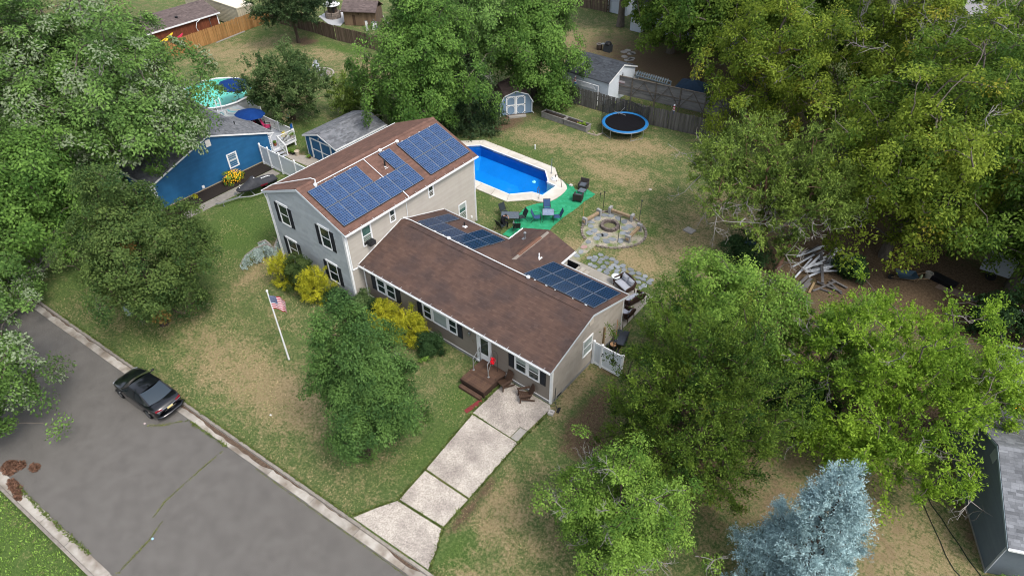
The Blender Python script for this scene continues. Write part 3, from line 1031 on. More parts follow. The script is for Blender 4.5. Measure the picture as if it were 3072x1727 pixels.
def shingles(o, a, s, La, Ls, mat, parent, tab=.30, course=.142, seed=1, name="roof_shingles", skip=None, thick=.011):
 """three-tab shingles on a slope: o = eave corner, a along eave, s up slope; every tab its own tilted leaf"""
 o, a, s = Vector(o), Vector(a).normalized(), Vector(s).normalized()
 n = a.cross(s)
 flip = n.z < 0
 if flip:
  n = -n
 r = random.Random(seed)
 mb = MB()
 k = int(Ls/course+.999)
 row_t = 0.0
 for j in range(k):
  s0, s1 = j*course, min((j+1)*course+.02, Ls)
  x = -r.uniform(0, tab) if j % 2 else -r.uniform(0, tab)-tab/2
  row_t = r.uniform(-.35, .35)
  while x < La:
   w_ = tab*r.uniform(.72, 1.25)
   x0, x1 = max(x, 0), min(x+w_-.005, La)
   if x1-x0 > .02 and not (skip and skip((x0+x1)/2, (s0+s1)/2)):
    hh = thick+r.uniform(-.003, .006)
    mb.tint = max(-1, min(1, row_t+r.gauss(0, .55)))
    q = [o+a*x0+s*s0+n*hh, o+a*x1+s*s0+n*hh, o+a*x1+s*s1+n*.003, o+a*x0+s*s1+n*.003, o+a*x0+s*s0, o+a*x1+s*s0]
    fs = [(0, 1, 2, 3), (4, 5, 1, 0)]
    if flip:
     fs = [tuple(reversed(f)) for f in fs]
    mb.add(q, fs)
   x += w_
 return mb.build(name, mat, parent, kind="stuff")
def window(w, x0, x1, z0, z1, parent, kind="double", fr=.085, proud=.05, pane=None, blind_part=0.0, sill=True):
 pane = pane or glass
 mb = MB()
 w.box(mb, x0, x0+fr, z0, z1, 0, proud)
 w.box(mb, x1-fr, x1, z0, z1, 0, proud)
 w.box(mb, x0+fr, x1-fr, z1-fr, z1, 0, proud+.012)
 w.box(mb, x0+fr, x1-fr, z0, z0+fr*.8, 0, proud+.018)
 f = mb.build("window", white, parent)
 zs = (z0+z1)/2
 mb = MB()
 if kind == "double":
  w.box(mb, x0+fr+.002, x1-fr-.002, zs-.025, zs+.025, .012, .042)
 for a, b2 in ((x0+fr+.002, x0+fr+.034), (x1-fr-.034, x1-fr-.002)):
  w.box(mb, a, b2, z0+fr*.8+.002, z1-fr-.002, .01, .034)
 mb.build("sash", white, f)
 halves = [(z0+fr*.8, zs-.025, .010), (zs+.025, z1-fr, .018)] if kind == "double" else [(z0+fr*.8, z1-fr, .012)]
 for a, b2, d in halves:
  mb = MB()
  w.box(mb, x0+fr+.034, x1-fr-.034, a, b2, d, d+.006)
  mb.build("pane", pane, f)
 if blind_part:
  mb = MB()
  w.box(mb, x0+fr+.04, x1-fr-.04, z1-fr-(z1-z0)*blind_part, z1-fr-.004, .0255, .029)
  mb.build("blind", blind, f)
 return f
def shutter(w, x0, x1, z0, z1, parent):
 mb = MB()
 w.box(mb, x0, x0+.05, z0, z1, .012, .05)
 w.box(mb, x1-.05, x1, z0, z1, .012, .05)
 for z in (z0, (z0+z1)/2-.03, z1-.06):
  w.box(mb, x0+.05, x1-.05, z, z+.06, .012, .048)
 k = 14
 for i in range(k):
  z = z0+.06+(z1-z0-.12)*i/k
  mb.quad(w.p(x0+.05, z, .044), w.p(x1-.05, z, .044), w.p(x1-.05, z+(z1-z0-.12)/k, .02), w.p(x0+.05, z+(z1-z0-.12)/k, .02))
 return mb.build("shutter", shutter_m, parent)
def gable_deck(mb, p_eave0, p_eave1, p_r0, p_r1, th=.10):
 """roof plane as a solid slab below the given top corners"""
 q = [Vector(p) for p in (p_eave0, p_eave1, p_r1, p_r0)]
 d = Vector((0, 0, -th))
 vs = q+[p+d for p in q]
 fs = [(0, 1, 2, 3), (7, 6, 5, 4), (0, 4, 5, 1), (1, 5, 6, 2), (2, 6, 7, 3), (3, 7, 4, 0)]
 nrm = (q[1]-q[0]).cross(q[3]-q[0])
 if nrm.z < 0:
  fs = [tuple(reversed(f)) for f in fs]
 mb.add(vs, fs)
# ---------------------------------------------------------------- the main house
brown_roof = M("brown_shingle", (0.130, 0.082, 0.066), (0.104, 0.067, 0.056), scale=1.0, rough=.95, bump=.3, bscale=120, tint=.13, col3=(0.085, 0.060, 0.055), scale3=.7)
brown_deck = M("roof_edge", (.10, .075, .065), rough=.9)
beige = M("beige_vinyl", (0.46, 0.43, 0.385), (0.42, 0.39, 0.35), scale=1.5, rough=.6, tint=.035)
shake_b = M("beige_shake", (0.44, 0.405, 0.36), (0.39, 0.355, 0.315), scale=2.0, rough=.8, tint=.07, bump=.15, bscale=30)
shake_g = M("grey_shake", (0.47, 0.51, 0.54), (0.42, 0.46, 0.49), scale=2.0, rough=.8, tint=.07, bump=.15, bscale=30)
taupe = M("taupe_vinyl", (0.245, 0.215, 0.185), (0.225, 0.197, 0.17), scale=1.5, rough=.55, tint=.03)
found = M("foundation_block", (.30, .30, .30), (.25, .25, .25), scale=4, rough=.95, bump=.2)
XR, DEP, ZE, ZR = 15.11, 7.42, 2.90, 4.213
YF, YB, WD, Z2, ZP2 = -0.957, 11.16, 7.69, 5.73, 7.43
MX = -WD/2
HS = thing("house", "large beige house with brown roofs, a two-storey wing and a long single-storey wing", "house", (4.0, 3.7, 0))
mb = MB()
mb.box(.02, XR-.02, .03, DEP-.02, 0, ZE-.25)
mb.add([(.02, .03, ZE-.25), (XR-.03, .03, ZE-.25), (XR-.03, DEP-.02, ZE-.25), (.02, DEP-.02, ZE-.25), (.02, DEP/2, ZR-.15), (XR-.03, DEP/2, ZR-.15)],
    [(0, 1, 5, 4), (2, 3, 4, 5), (1, 2, 5), (3, 0, 4)])
mb.box(6.45, 9.75, DEP-.1, 9.2, 0, ZE-.2)
mb.add([(6.45, 9.17, ZE-.2), (9.75, 9.17, ZE-.2), (8.1, 9.17, 3.7), (6.45, 5, ZE-.2), (9.75, 5, ZE-.2), (8.1, 5, 3.7)], [(0, 1, 2), (0, 2, 5, 3), (1, 4, 5, 2)])
mb.build("ranch_wall", taupe, HS)
mb = MB()
mb.add([(-WD+.02, YF+.02, 0), (-.03, YF+.02, 0), (-.03, YB-.02, 0), (-WD+.02, YB-.02, 0), (-WD+.02, YF+.02, Z2-.12), (-.03, YF+.02, Z2-.12), (-.03, YB-.02, Z2-.12), (-WD+.02, YB-.02, Z2-.12),
  (MX, YF+.02, ZP2-.14), (MX, YB-.02, ZP2-.14)], [(0, 1, 5, 8, 4), (1, 2, 6, 5), (2, 3, 7, 9, 6), (3, 0, 4, 7), (4, 8, 9, 7), (5, 6, 9, 8)])
mb.build("wing_wall", beige, HS)
mb = MB()
mb.box(-.0, XR+.015, -.03, .02, 0, .27)
mb.box(XR-.02, XR+.03, -.03, DEP+.02, 0, .24)
mb.box(-WD-.02, .02, YF-.02, YF+.03, 0, .22)
mb.build("foundation", found, HS)
mb = MB()
mb.box(.03, XR+.02, -.048, -.0301, .215, .262)
mb.build("drip_ledge", white, HS)
wF = Wall((0, 0, 0), (1, 0, 0), (0, -1, 0))
wE = Wall((XR, 0, 0), (0, 1, 0), (1, 0, 0))
wG = Wall((0, YF, 0), (1, 0, 0), (0, -1, 0))
wW = Wall((0, 0, 0), (0, 1, 0), (1, 0, 0))
siding(wF, [(0.0, .27), (XR, .27), (XR, ZE-.12), (0.0, ZE-.12)], taupe, HS, course=.105, lip=.011)
siding(wE, [(0, .25), (DEP, .25), (DEP, ZE-.05), (DEP/2, ZR-.12), (0, ZE-.05)], shake_b, HS, course=.235, lip=.013, shake=1.15, seed=3, name="shake_siding")
siding(wG, [(-WD, .22), (0, .22), (0, Z2-.1), (MX, ZP2-.12), (-WD, Z2-.1)], shake_g, HS, course=.22, lip=.013, shake=.75, seed=4, name="shake_siding")
siding(wW, [(YF, .2), (YB, .2), (YB, Z2-.1), (YF, Z2-.1)], beige, HS, course=.125, lip=.022, seed=5)
wX = Wall((6.45, 9.2, 0), (1, 0, 0), (0, 1, 0))
siding(Wall((9.75, 7.42, 0), (0, 1, 0), (1, 0, 0)), [(0, .1), (1.78, .1), (1.78, ZE-.15), (0, ZE-.15)], beige, HS, course=.112, lip=.014, seed=6)
# roofs
SL = (ZR-ZE)/(DEP/2+.293)
mb = MB()
gable_deck(mb, (0.02, -.293, ZE), (XR+.10, -.293, ZE), (0.02, DEP/2, ZR), (XR+.10, DEP/2, ZR))
gable_deck(mb, (0.02, DEP+.293, ZE), (XR+.10, DEP+.293, ZE), (0.02, DEP/2, ZR), (XR+.10, DEP/2, ZR))
EX0, EXM, EX1, EY1, EZ = 5.98, 8.07, 10.16, 9.40, 3.66
gable_deck(mb, (EX0, 5.0, ZE), (EX0, EY1, ZE), (EXM, 5.0, EZ), (EXM, EY1-.05, EZ))
gable_deck(mb, (EX1, 5.0, ZE), (EX1, EY1, ZE), (EXM, 5.0, EZ), (EXM, EY1-.05, EZ))
rf = mb.build("ranch_roof", brown_deck, HS)
LsR = math.hypot(DEP/2+.293, ZR-ZE)
sF = Vector((0, DEP/2+.293, ZR-ZE)).normalized()
sB = Vector((0, -(DEP/2+.293), ZR-ZE)).normalized()
shingles((0.03, -.30, ZE+.004), (1, 0, 0), sF, XR+.09, LsR, brown_roof, rf, seed=11)
shingles((0.03, DEP+.30, ZE+.004), (1, 0, 0), sB, XR+.09, LsR, brown_roof, rf, seed=12, skip=lambda x, s: 6.2 < x < 9.9 and s < 1.9-abs(x-8.07)*.9)
sX = Vector((EXM-EX0, 0, EZ-ZE))
shingles((EX0-.01, 5.3, ZE+.004), (0, 1, 0), sX, EY1-5.3, sX.length, brown_roof, rf, seed=13)
shingles((EX1+.01, 5.3, ZE+.004), (0, 1, 0), Vector((EXM-EX1, 0, EZ-ZE)), EY1-5.3, sX.length, brown_roof, rf, seed=14)
mb = MB()
ridge_n = 60
for i in range(ridge_n):
 x0, x1 = .03+(XR+.06)*i/ridge_n, .03+(XR+.06)*(i+1)/ridge_n+.03
 mb.tint = RND.uniform(-1, 1)
 z = ZR+.035
 if .9 < x0 < 14.3:
  z += .028
 for sg in (-1, 1):
  q = [(x0, DEP/2, z), (x1, DEP/2, z-.006), (x1, DEP/2+sg*.17, z-.17*SL-.012), (x0, DEP/2+sg*.17, z-.17*SL-.004)]
  mb.quad(*(q if sg < 0 else q[::-1]))
 mb.quad((x0, DEP/2-.17, z-.17*SL-.004), (x0, DEP/2-.17, z-.17*SL-.05), (x1, DEP/2-.17, z-.17*SL-.05), (x1, DEP/2-.17, z-.17*SL-.012))
 mb.quad((x0, DEP/2+.17, z-.17*SL-.004), (x1, DEP/2+.17, z-.17*SL-.012), (x1, DEP/2+.17, z-.17*SL-.05), (x0, DEP/2+.17, z-.17*SL-.05))
mb.build("ridge_cap", brown_roof, rf, kind="stuff")
mb = MB()
for i in range(14):
 y0, y1 = 6.0+.17*i, 6.0+.17*(i+1)+.02
 mb.tint = RND.uniform(.1, 1)
 for sg in (-1, 1):
  q = [(EXM, y0, EZ+.055), (EXM, y1, EZ+.05), (EXM+sg*.15, y1, EZ-.012), (EXM+sg*.15, y0, EZ-.006)]
  mb.quad(*(q if sg > 0 else q[::-1]))
mb.build("ridge_cap", M("rusty_ridge", (.19, .095, .065), (.14, .08, .06), tint=.15, rough=.95), rf, kind="stuff")
S2 = (ZP2-Z2)/(WD/2+.315)
mb = MB()
gable_deck(mb, (.315, YF-.09, Z2), (.315, YB+.09, Z2), (MX, YF-.09, ZP2), (MX, YB+.09, ZP2), .11)
gable_deck(mb, (-WD-.315, YF-.09, Z2), (-WD-.315, YB+.09, Z2), (MX, YF-.09, ZP2), (MX, YB+.09, ZP2), .11)
rf2 = mb.build("wing_roof", brown_deck, HS)
red_roof = M("reddish_shingle", (0.185, 0.105, 0.082), (0.145, 0.086, 0.070), scale=1.3, rough=.95, bump=.3, bscale=120, tint=.14)
Ls2 = math.hypot(WD/2+.315, ZP2-Z2)
shingles((.325, YF-.09, Z2+.004), (0, 1, 0), (MX-.315, 0, ZP2-Z2), YB-YF+.18, Ls2, red_roof, rf2, seed=15)
shingles((-WD-.325, YF-.09, Z2+.004), (0, 1, 0), (WD/2+.315, 0, ZP2-Z2), YB-YF+.18, Ls2, red_roof, rf2, seed=16)
mb = MB()
for i in range(44):
 y0, y1 = YF-.09+12.3*i/44, YF-.09+12.3*(i+1)/44+.02
 mb.tint = RND.uniform(-1, 1)
 z = ZP2+.05
 for sg in (-1, 1):
  q = [(MX, y0, z), (MX, y1, z-.006), (MX+sg*.17, y1, z-.17*S2-.012), (MX+sg*.17, y0, z-.17*S2-.004)]
  mb.quad(*(q if sg > 0 else q[::-1]))
  p = [(MX+sg*.17, y0, z-.17*S2-.004), (MX+sg*.17, y1, z-.17*S2-.012), (MX+sg*.17, y1, z-.17*S2-.06), (MX+sg*.17, y0, z-.17*S2-.06)]
  mb.quad(*(p if sg > 0 else p[::-1]))
mb.build("ridge_cap", red_roof, rf2, kind="stuff")
# trim, gutters and pipes
mb = MB()
def rake(p, q, w=.14, t=.03, out=(0, 0, 0)):
 o = Vector(out)
 mb.obox(Vector(p)+o, Vector(q)-Vector(p), Vector((0, 0, -w)), o.normalized()*t)
rake((XR+.10, -.30, ZE-.012), (XR+.10, DEP/2, ZR-.012), out=(.003, 0, 0))
rake((XR+.10, DEP/2, ZR-.012), (XR+.10, DEP+.30, ZE-.012), out=(.003, 0, 0))
rake((-WD-.33, YF-.09, Z2-.012), (MX, YF-.09, ZP2-.012), w=.17, out=(0, -.003, 0))
rake((MX, YF-.09, ZP2-.012), (.33, YF-.09, Z2-.012), w=.17, out=(0, -.003, 0))
mb.build("rake_board", M("rake_grey", (.52, .56, .60), (.48, .52, .56), rough=.5), HS)
def gutter(name, pts, parent, mat=None, r=.055):
 g = MB()
 for p, q in zip(pts[:-1], pts[1:]):
  p, q = Vector(p), Vector(q)
  d = (q-p).normalized()
  s = d.cross(Vector((0, 0, 1))).normalized()
  prof = [(-.055, 0), (-.055, -.10), (.05, -.10), (.062, 0), (.050, 0), (.042, -.088), (-.047, -.088), (-.047, 0)]
  vs, k = [], len(prof)
  for e in (p, q):
   vs += [e+s*a+Vector((0, 0, b)) for a, b in prof]
  g.add(vs, [(i, (i+1) % k, k+(i+1) % k, k+i) for i in range(k)]+[tuple(range(k)), tuple(reversed(range(k, 2*k)))])
 return g.build(name, mat or white, parent)
g1 = gutter("gutter", [(0.02, -.355, ZE-.005), (XR+.1, -.355, ZE-.005)], HS)
gutter("gutter", [(XR+.1, DEP+.355, ZE-.005), (EX1+.06, DEP+.355, ZE-.005)], HS)
gutter("gutter", [(EX0-.06, DEP+.355, ZE-.005), (0.02, DEP+.355, ZE-.005)], HS)
gutter("gutter", [(EX1+.075, DEP+.3, ZE-.005), (EX1+.075, EY1, ZE-.005)], HS)
gutter("gutter", [(EX0-.075, EY1, ZE-.005), (EX0-.075, DEP+.3, ZE-.005)], HS)
gutter("gutter", [(.38, YF-.09, Z2-.005), (.38, YB+.09, Z2-.005)], HS)
gutter("gutter", [(-WD-.38, YB+.09, Z2-.005), (-WD-.38, YF-.09, Z2-.005)], HS)
mb = MB()
for i in range(18):
 x = .5+i*.84
 mb.beam((x, -.42, ZE+.012), (x, -.20, ZE+.055), .012, .012)
for i in range(13):
 y = YF+.3+i*.95
 mb.beam((.45, y, Z2+.012), (.25, y, Z2+.07), .012, .012)
mb.build("gutter_hanger", white, HS)
def pipe(name, pts, parent, w=.075, mat=None):
 g = MB()
 for p, q in zip(pts[:-1], pts[1:]):
  g.beam(p, q, w, w*.8, upv=(1, .3, .2))
 return g.build(name, mat or white, parent)
pipe("downspout", [(.36, YF+.05, Z2-.1), (.06, YF+.12, Z2-.35), (.06, YF+.12, 2.80), (.06, -.40, 2.74)], HS)
pipe("downspout", [(.16, -.06, ZE-.1), (.16, -.06, .1)], HS)
pipe("downspout", [(.06, YB-.06, Z2-.1), (.06, YB-.06, .1)], HS)
pipe("downspout", [(-WD-.34, YF+.0, Z2-.1), (-WD-.05, YF-.03, Z2-.55), (-WD-.05, YF-.03, .1)], HS)
mb = MB()
wG.box(mb, -WD-.01, -WD+.11, .1, Z2-.15, .0, .032)
wG.box(mb, -.13, .0, .1, Z2-.15, .0, .032)
wW.box(mb, YF-.033, YF+.1, .1, Z2-.15, .0, .033)
wW.box(mb, YB-.12, YB+.01, .1, Z2-.15, .0, .033)
wE.box(mb, -.033, .10, .02, ZE-.08, .0, .033)
wF.box(mb, XR-.11, XR, .02, ZE-.1, .0, .034)
wE.box(mb, DEP-.09, DEP, .1, ZE-.08, .0, .03)
mb.build("corner_board", white, HS)
mb = MB()
for (xa, ya), (xb, yb) in [((0.02, 0), (0.02, DEP/2)), ((.02, DEP/2), (.02, DEP+.3))]:
 za, zb = (ZE if ya == 0 else ZR), (ZR if ya == 0 else ZE)
 mb.beam((.035, ya-.29 if ya == 0 else ya, za+.035), (.035, yb, zb+.035), .03, .05)
mb.build("flashing", white, HS)
# windows of the two-storey wing
for x0, x1 in ((-6.62, -5.58), (-2.41, -1.39)):
 for z0, z1 in ((3.74, 5.33), (.93, 2.50)):
  window(wG, x0, x1, z0, z1, HS, fr=.07)
  mb = MB()
  wG.box(mb, x0-.06, x1+.06, z1, z1+.11, 0, .085)
  mb.build("window_head", white, HS)
  shutter(wG, x0-.35, x0-.02, z0, z1-.05, HS)
  shutter(wG, x1+.02, x1+.35, z0, z1-.05, HS)
f = window(wW, .34, 1.19, 3.91, 5.36, HS, fr=.075, pane=glass_green)
window(wW, 2.76, 3.30, 4.42, 5.41, HS, fr=.07)
window(wW, 6.38, 6.94, 4.49, 5.44, HS, fr=.07)
window(wW, 9.21, 10.08, .85, 2.43, HS, fr=.075, pane=glass_green, blind_part=.25)
for k, d in enumerate(((.42, .80), (.80, .81))):
 pass
# ranch windows
f = window(wF, 1.17, 2.04, 1.15, 2.32, HS, fr=.09, blind_part=.0)
window(wF, 2.04, 2.95, 1.15, 2.32, HS, fr=.09)
shutter(wF, .74, 1.14, 1.13, 2.30, HS)
shutter(wF, 2.98, 3.39, 1.13, 2.30, HS)
window(wF, 5.32, 6.13, 1.24, 2.36, HS, fr=.09)
window(wF, 6.13, 7.43, 1.24, 2.36, HS, kind="picture", fr=.09, pane=blind)
window(wF, 7.43, 8.20, 1.24, 2.36, HS, fr=.09)
shutter(wF, 4.90, 5.29, 1.22, 2.34, HS)
shutter(wF, 8.23, 8.60, 1.22, 2.34, HS)
window(wF, 12.54, 13.45, 1.26, 2.40, HS, fr=.09, blind_part=.3)
window(wF, 13.45, 14.32, 1.26, 2.40, HS, fr=.09, blind_part=.3)
shutter(wF, 12.12, 12.51, 1.26, 2.38, HS)
shutter(wF, 14.35, 14.72, 1.26, 2.38, HS)
window(wE, 2.98, 4.0, 1.24, 2.56, HS, fr=.085, pane=blind)
mb = MB()
wE.box(mb, DEP/2-.20, DEP/2+.20, 3.42, 3.86, .01, .035)
mb.build("gable_vent", M("vent_cream", (.56, .50, .42), rough=.7), HS)
mb = MB()
wF.box(mb, 9.74, 9.84, .2, 2.42, 0, .06)
wF.box(mb, 10.74, 10.84, .2, 2.42, 0, .06)
wF.box(mb, 9.84, 10.74, 2.33, 2.42, 0, .06)
df = mb.build("door_frame", white, HS)
mb = MB()
wF.box(mb, 9.85, 10.73, .30, .98, .01, .045)
wF.box(mb, 9.85, 10.02, .98, 2.32, .01, .045)
wF.box(mb, 10.60, 10.73, .98, 2.32, .01, .045)
wF.box(mb, 10.02, 10.60, 2.22, 2.32, .01, .045)
dr = mb.build("door", whitev, HS)
mb = MB()
wF.box(mb, 10.02, 10.60, .98, 2.22, .015, .028)
mb.build("pane", glass, dr)
mb = MB()
for z in (1.05, 1.32):
 p = wF.p(9.92, z, .05)
 mb.ball(p, .035)
mb.build("handle", blackmetal, dr)
mb = MB()
wF.box(mb, 9.70, 10.88, .2, .30, 0, .14)
mb.build("threshold", white, HS)
# wall lamp, meter boxes and vents on the walls
mb = MB()
p = wF.p(9.2, 2.0, .09)
mb.lathe(p, [(.03, .18), (.075, .14), (.075, -.02), (.05, -.10), (.02, -.12)], 8)
wF.box(mb, 9.17, 9.23, 1.95, 2.15, .01, .05)
mb.build("wall_lamp", greymetal, HS)
mb = MB()
for x, z in ((9.35, 1.55), (9.42, 1.42)):
 wF.box(mb, x, x+.06, z, z+.08, .01, .03)
mb.build("door_bell", M("tan_box", (.20, .16, .12), rough=.6), HS)
mb = MB()
wF.box(mb, 11.8, 12.06, .30, .46, .01, .10)
wW.box(mb, 10.5, 10.62, .62, .80, .01, .09)
wW.box(mb, YF+.55, YF+.68, .45, .60, .01, .08)
mb.build("outlet_cover", whitev, HS)
mb = MB()
wE.box(mb, .55, .95, .12, .20, .03, .06)
mb.build("crawl_vent", black, HS)
mb = MB()
wE.box(mb, 5.2, 5.32, 0.0, 2.05, .02, .12)
mb.build("gate_post", M("fence_post_timber", (.32, .24, .14), (.25, .18, .10), rough=.9), HS)
def roof_pipe(x, y, z, h, r, mat, parent, collar=None, capr=0.0):
 g = MB()
 g.tube([(x, y, z-.05), (x, y, z+h)], r, 10)
 if capr:
  g.lathe((x, y, z+h), [(capr*.6, 0), (capr, .03), (capr, .09), (capr*.7, .13)], 10)
 o = g.build("vent_pipe", mat, parent)
 g = MB()
 g.lathe((x, y, z-.02), [(r*2.6, 0), (r*1.5, .05), (r*1.2, .12)], 10)
 g.obox(Vector((x-.16, y-.16, z-.012)), (.32, 0, 0), (0, .32, .0), (0, 0, .016))
 g.build("pipe_boot", collar or whitev, parent)
roof_pipe(3.02, 6.6, 3.30, .36, .05, black, HS)
roof_pipe(7.1, 8.0, 3.32, .40, .055, greymetal, HS, greymetal, .10)
roof_pipe(9.05, 6.95, 3.30, .34, .045, whitev, HS)
roof_pipe(-2.3, 4.93, 6.76, .50, .055, black, HS)
mb = MB()
mb.obox((.84, 6.3, 5.50), (.02, .0, 0), (0, .12, 0), (0, 0, .07))
# solar conduits along both ridges
mb = MB()
mb.tube([(.06, 3.85, 4.30), (.6, 4.05, 4.23), (10.3, 4.10, 4.22)], .03, 6)
for x in (3.95, 10.35):
 mb.lathe((x, 4.10, 4.18), [(.12, 0), (.12, .09), (.06, .12)], 10)
mb.build("solar_conduit", whitev, HS)
def on2(x, y, h):
 return Vector((x, y, ZP2-(x-MX)*S2+h))
mb = MB()
mb.tube([(-7.9, -.6, 5.85), (-7.7, -.4, 6.0), Vector((MX-.25, .3, 7.48)), on2(MX+.15, .35, .14), on2(-3.42, .12, .12)], .03, 6)
mb.tube([on2(-3.42, .1, .12), on2(-3.42, 7.2, .12)], .028, 6)
mb.tube([on2(-3.42, 4.1, .12), on2(-1.6, 4.1, .12)], .022, 6)
mb.tube([on2(-.15, 4.35, .10), on2(.35, 4.35, .06)], .03, 6)
for y in (.12, 5.6, 7.2):
 mb.lathe(on2(-3.42, y, .05), [(.12, 0), (.12, .10), (.07, .14)], 10)
mb.tube([(.33, 4.35, 5.75), (.05, 4.3, 5.55), (.05, 4.3, 4.12), (.06, 3.9, 4.30)], .022, 6)
mb.build("solar_conduit", whitev, HS)
# window air conditioner
t = thing("air_conditioner", "black window air conditioner hanging under the upper beige wall window", "air conditioner", (.2, .85, 3.95))
mb = MB()
wW.box(mb, .62, 1.10, 3.93, 4.22, .01, .40)
mb.build("casing", black, t)
mb = MB()
for i in range(6):
 wW.box(mb, .64, 1.08, 3.96+i*.042, 3.975+i*.042, .401, .41)
mb.build("grille", M("dark_grey_plastic", (.05, .05, .055), rough=.5), t)
mb = MB()
wW.box(mb, .42, .62, 3.95, 4.2, .015, .05)
wW.box(mb, .74, .98, 4.2201, 4.226, .20, .26)
mb.build("side_curtain", M("ac_panel", (.03, .03, .03), rough=.5), t)
# ---------------------------------------------------------------- solar arrays
cell_w = M("solar_cell_blue", (0.014, 0.042, 0.120), (0.020, 0.060, 0.16), scale=3, rough=.15, spec=.4, tint=.25)
cell_r = M("solar_cell_dark", (0.005, 0.022, 0.065), (0.007, 0.032, 0.09), scale=3, rough=.15, spec=.4, tint=.15)
back_w = M("solar_backsheet_pale", (.15, .20, .30), rough=.3)
back_r = M("solar_backsheet_dark", (.055, .09, .15), rough=.3)
frame_s = M("solar_frame_silver", (.17, .20, .25), rough=.4, metal=.3)
skirt_m = M("solar_skirt", (.012, .012, .014), rough=.7)
def make_panel(W_, L_, nx, ny, cell, back, gap=.018):
 """local panel: x along eave, y up slope, z out"""
 f = MB(True)
 e = .018
 f.box(0, W_, 0, e, 0, .042)
 f.box(0, W_, L_-e, L_, 0, .042)
 f.box(0, e, e, L_-e, 0, .042)
 f.box(W_-e, W_, e, L_-e, 0, .042)
 b = MB(True)
 b.box(e, W_-e, e, L_-e, .018, .034)
 c = MB(True)
 cw, cl = (W_-2*e-.02)/nx, (L_-2*e-.02)/ny
 q = random.Random(3)
 for i in range(nx):
  for j in range(ny):
   x, y = e+.01+i*cw, e+.01+j*cl
   c.tint = q.uniform(-1, 1)
   g = gap/2
   c.quad((x+g, y+g, .0365), (x+cw-g, y+g, .0365), (x+cw-g, y+cl-g, .0365), (x+g, y+cl-g, .0365))
 return f, b, c
def array(name, label, rows, o, a, s, cellm, backm, nx, ny, group, PW=.985, PL=1.66, gap=.018):
 """rows: list of (a0, s0, n) panel runs on the roof plane o + a*A + s*S"""
 o, a, s = Vector(o), Vector(a).normalized(), Vector(s).normalized()
 n = a.cross(s)
 if n.z < 0:
  a, n = -a, -n
  sign = -1
 else:
  sign = 1
 t = thing(name, label, "solar panels", tuple(o), group=group)
 f, b, c = make_panel(PW, PL, nx, ny, cellm, backm, gap)
 first = None
 for a0, s0, k in rows:
  for i in range(k):
   A = a0+i*(PW+.012)
   org = o+a*(A if sign > 0 else -(A+PW))+s*s0+n*.06-Vector(t.location)
   mw = Matrix(((a.x, s.x, n.x, org.x), (a.y, s.y, n.y, org.y), (a.z, s.z, n.z, org.z), (0, 0, 0, 1)))
   if first is None:
    p = f.build("solar_panel", frame_s, t)
    p.matrix_local = mw
    p1 = b.build("backsheet", backm, p)
    p2 = c.build("cell_grid", cellm, p)
    first = (p, p1, p2)
   else:
    p = share("solar_panel", first[0], t, mw)
    share("backsheet", first[1], p)
    share("cell_grid", first[2], p)
  L_ = k*(PW+.012)
  aa = a*sign
  mb = MB()
  st = o+aa*a0+s*(s0-.012)+n*(-.0)
  mb.obox(st, aa*L_, s*.010, n*.095)
  mb.obox(o+aa*(a0-.012)+s*s0, s*PL, aa*.010, n*.085)
  mb.build("array_skirt", skirt_m, t)
  mb = MB()
  for fr_ in (.22, .78):
   mb.obox(o+aa*(a0+.02)+s*(s0+PL*fr_)+n*.015, aa*(L_-.04), s*.04, n*.04)
  mb.build("mounting_rail", alu, t)
  mb = MB()
  q = random.Random(int(a0*10)+k)
  for i in range(k):
   A = a0+i*(PW+.012)+q.uniform(.15, .8)
   mb.obox(o+aa*A+s*(s0+PL+.005)+n*.02, aa*q.uniform(.06, .16), s*.05, n*.035)
  mb.build("clamp", whitev, t)
 return t
e2 = Vector((.315, YF, Z2+.012))
s2v = Vector((MX-.315, 0, ZP2-Z2)).normalized()
sx = lambda x: (.315-x)/(-s2v.x)
ay = lambda y: y-YF
array("solar_array", "pale framed blue solar array nearest the street on the upper roof", [(ay(-.66), sx(-1.74), 4), (ay(-.66), sx(-.17), 7), (ay(5.28), sx(-1.74), 1)],
    e2, (0, 1, 0), s2v, cell_w, back_w, 6, 10, "roof solar arrays")
array("solar_array", "pale framed blue solar array over the pool end of the upper roof", [(ay(6.98), sx(-1.74), 4), (ay(6.98), sx(-.17), 4)],
    e2, (0, 1, 0), s2v, cell_w, back_w, 6, 10, "roof solar arrays")
eR = Vector((0, DEP+.293, ZE+.012))
sy = lambda y: (DEP+.293-y)/(-sB.y)
array("solar_array", "dark blue stepped solar array on the rear low roof next to the upper wall", [(.97, sy(5.74), 5), (.97, sy(7.24), 1), (4.03, sy(7.24), 2)],
    eR, (1, 0, 0), sB, cell_r, back_r, 6, 10, "roof solar arrays", PL=1.57, gap=.014)
array("solar_array", "dark blue rectangular solar array at the patio end of the low roof", [(9.88, sy(5.76), 5), (9.88, sy(7.34), 5)],
    eR, (1, 0, 0), sB, cell_r, back_r, 6, 10, "roof solar arrays", PL=1.57, gap=.014)
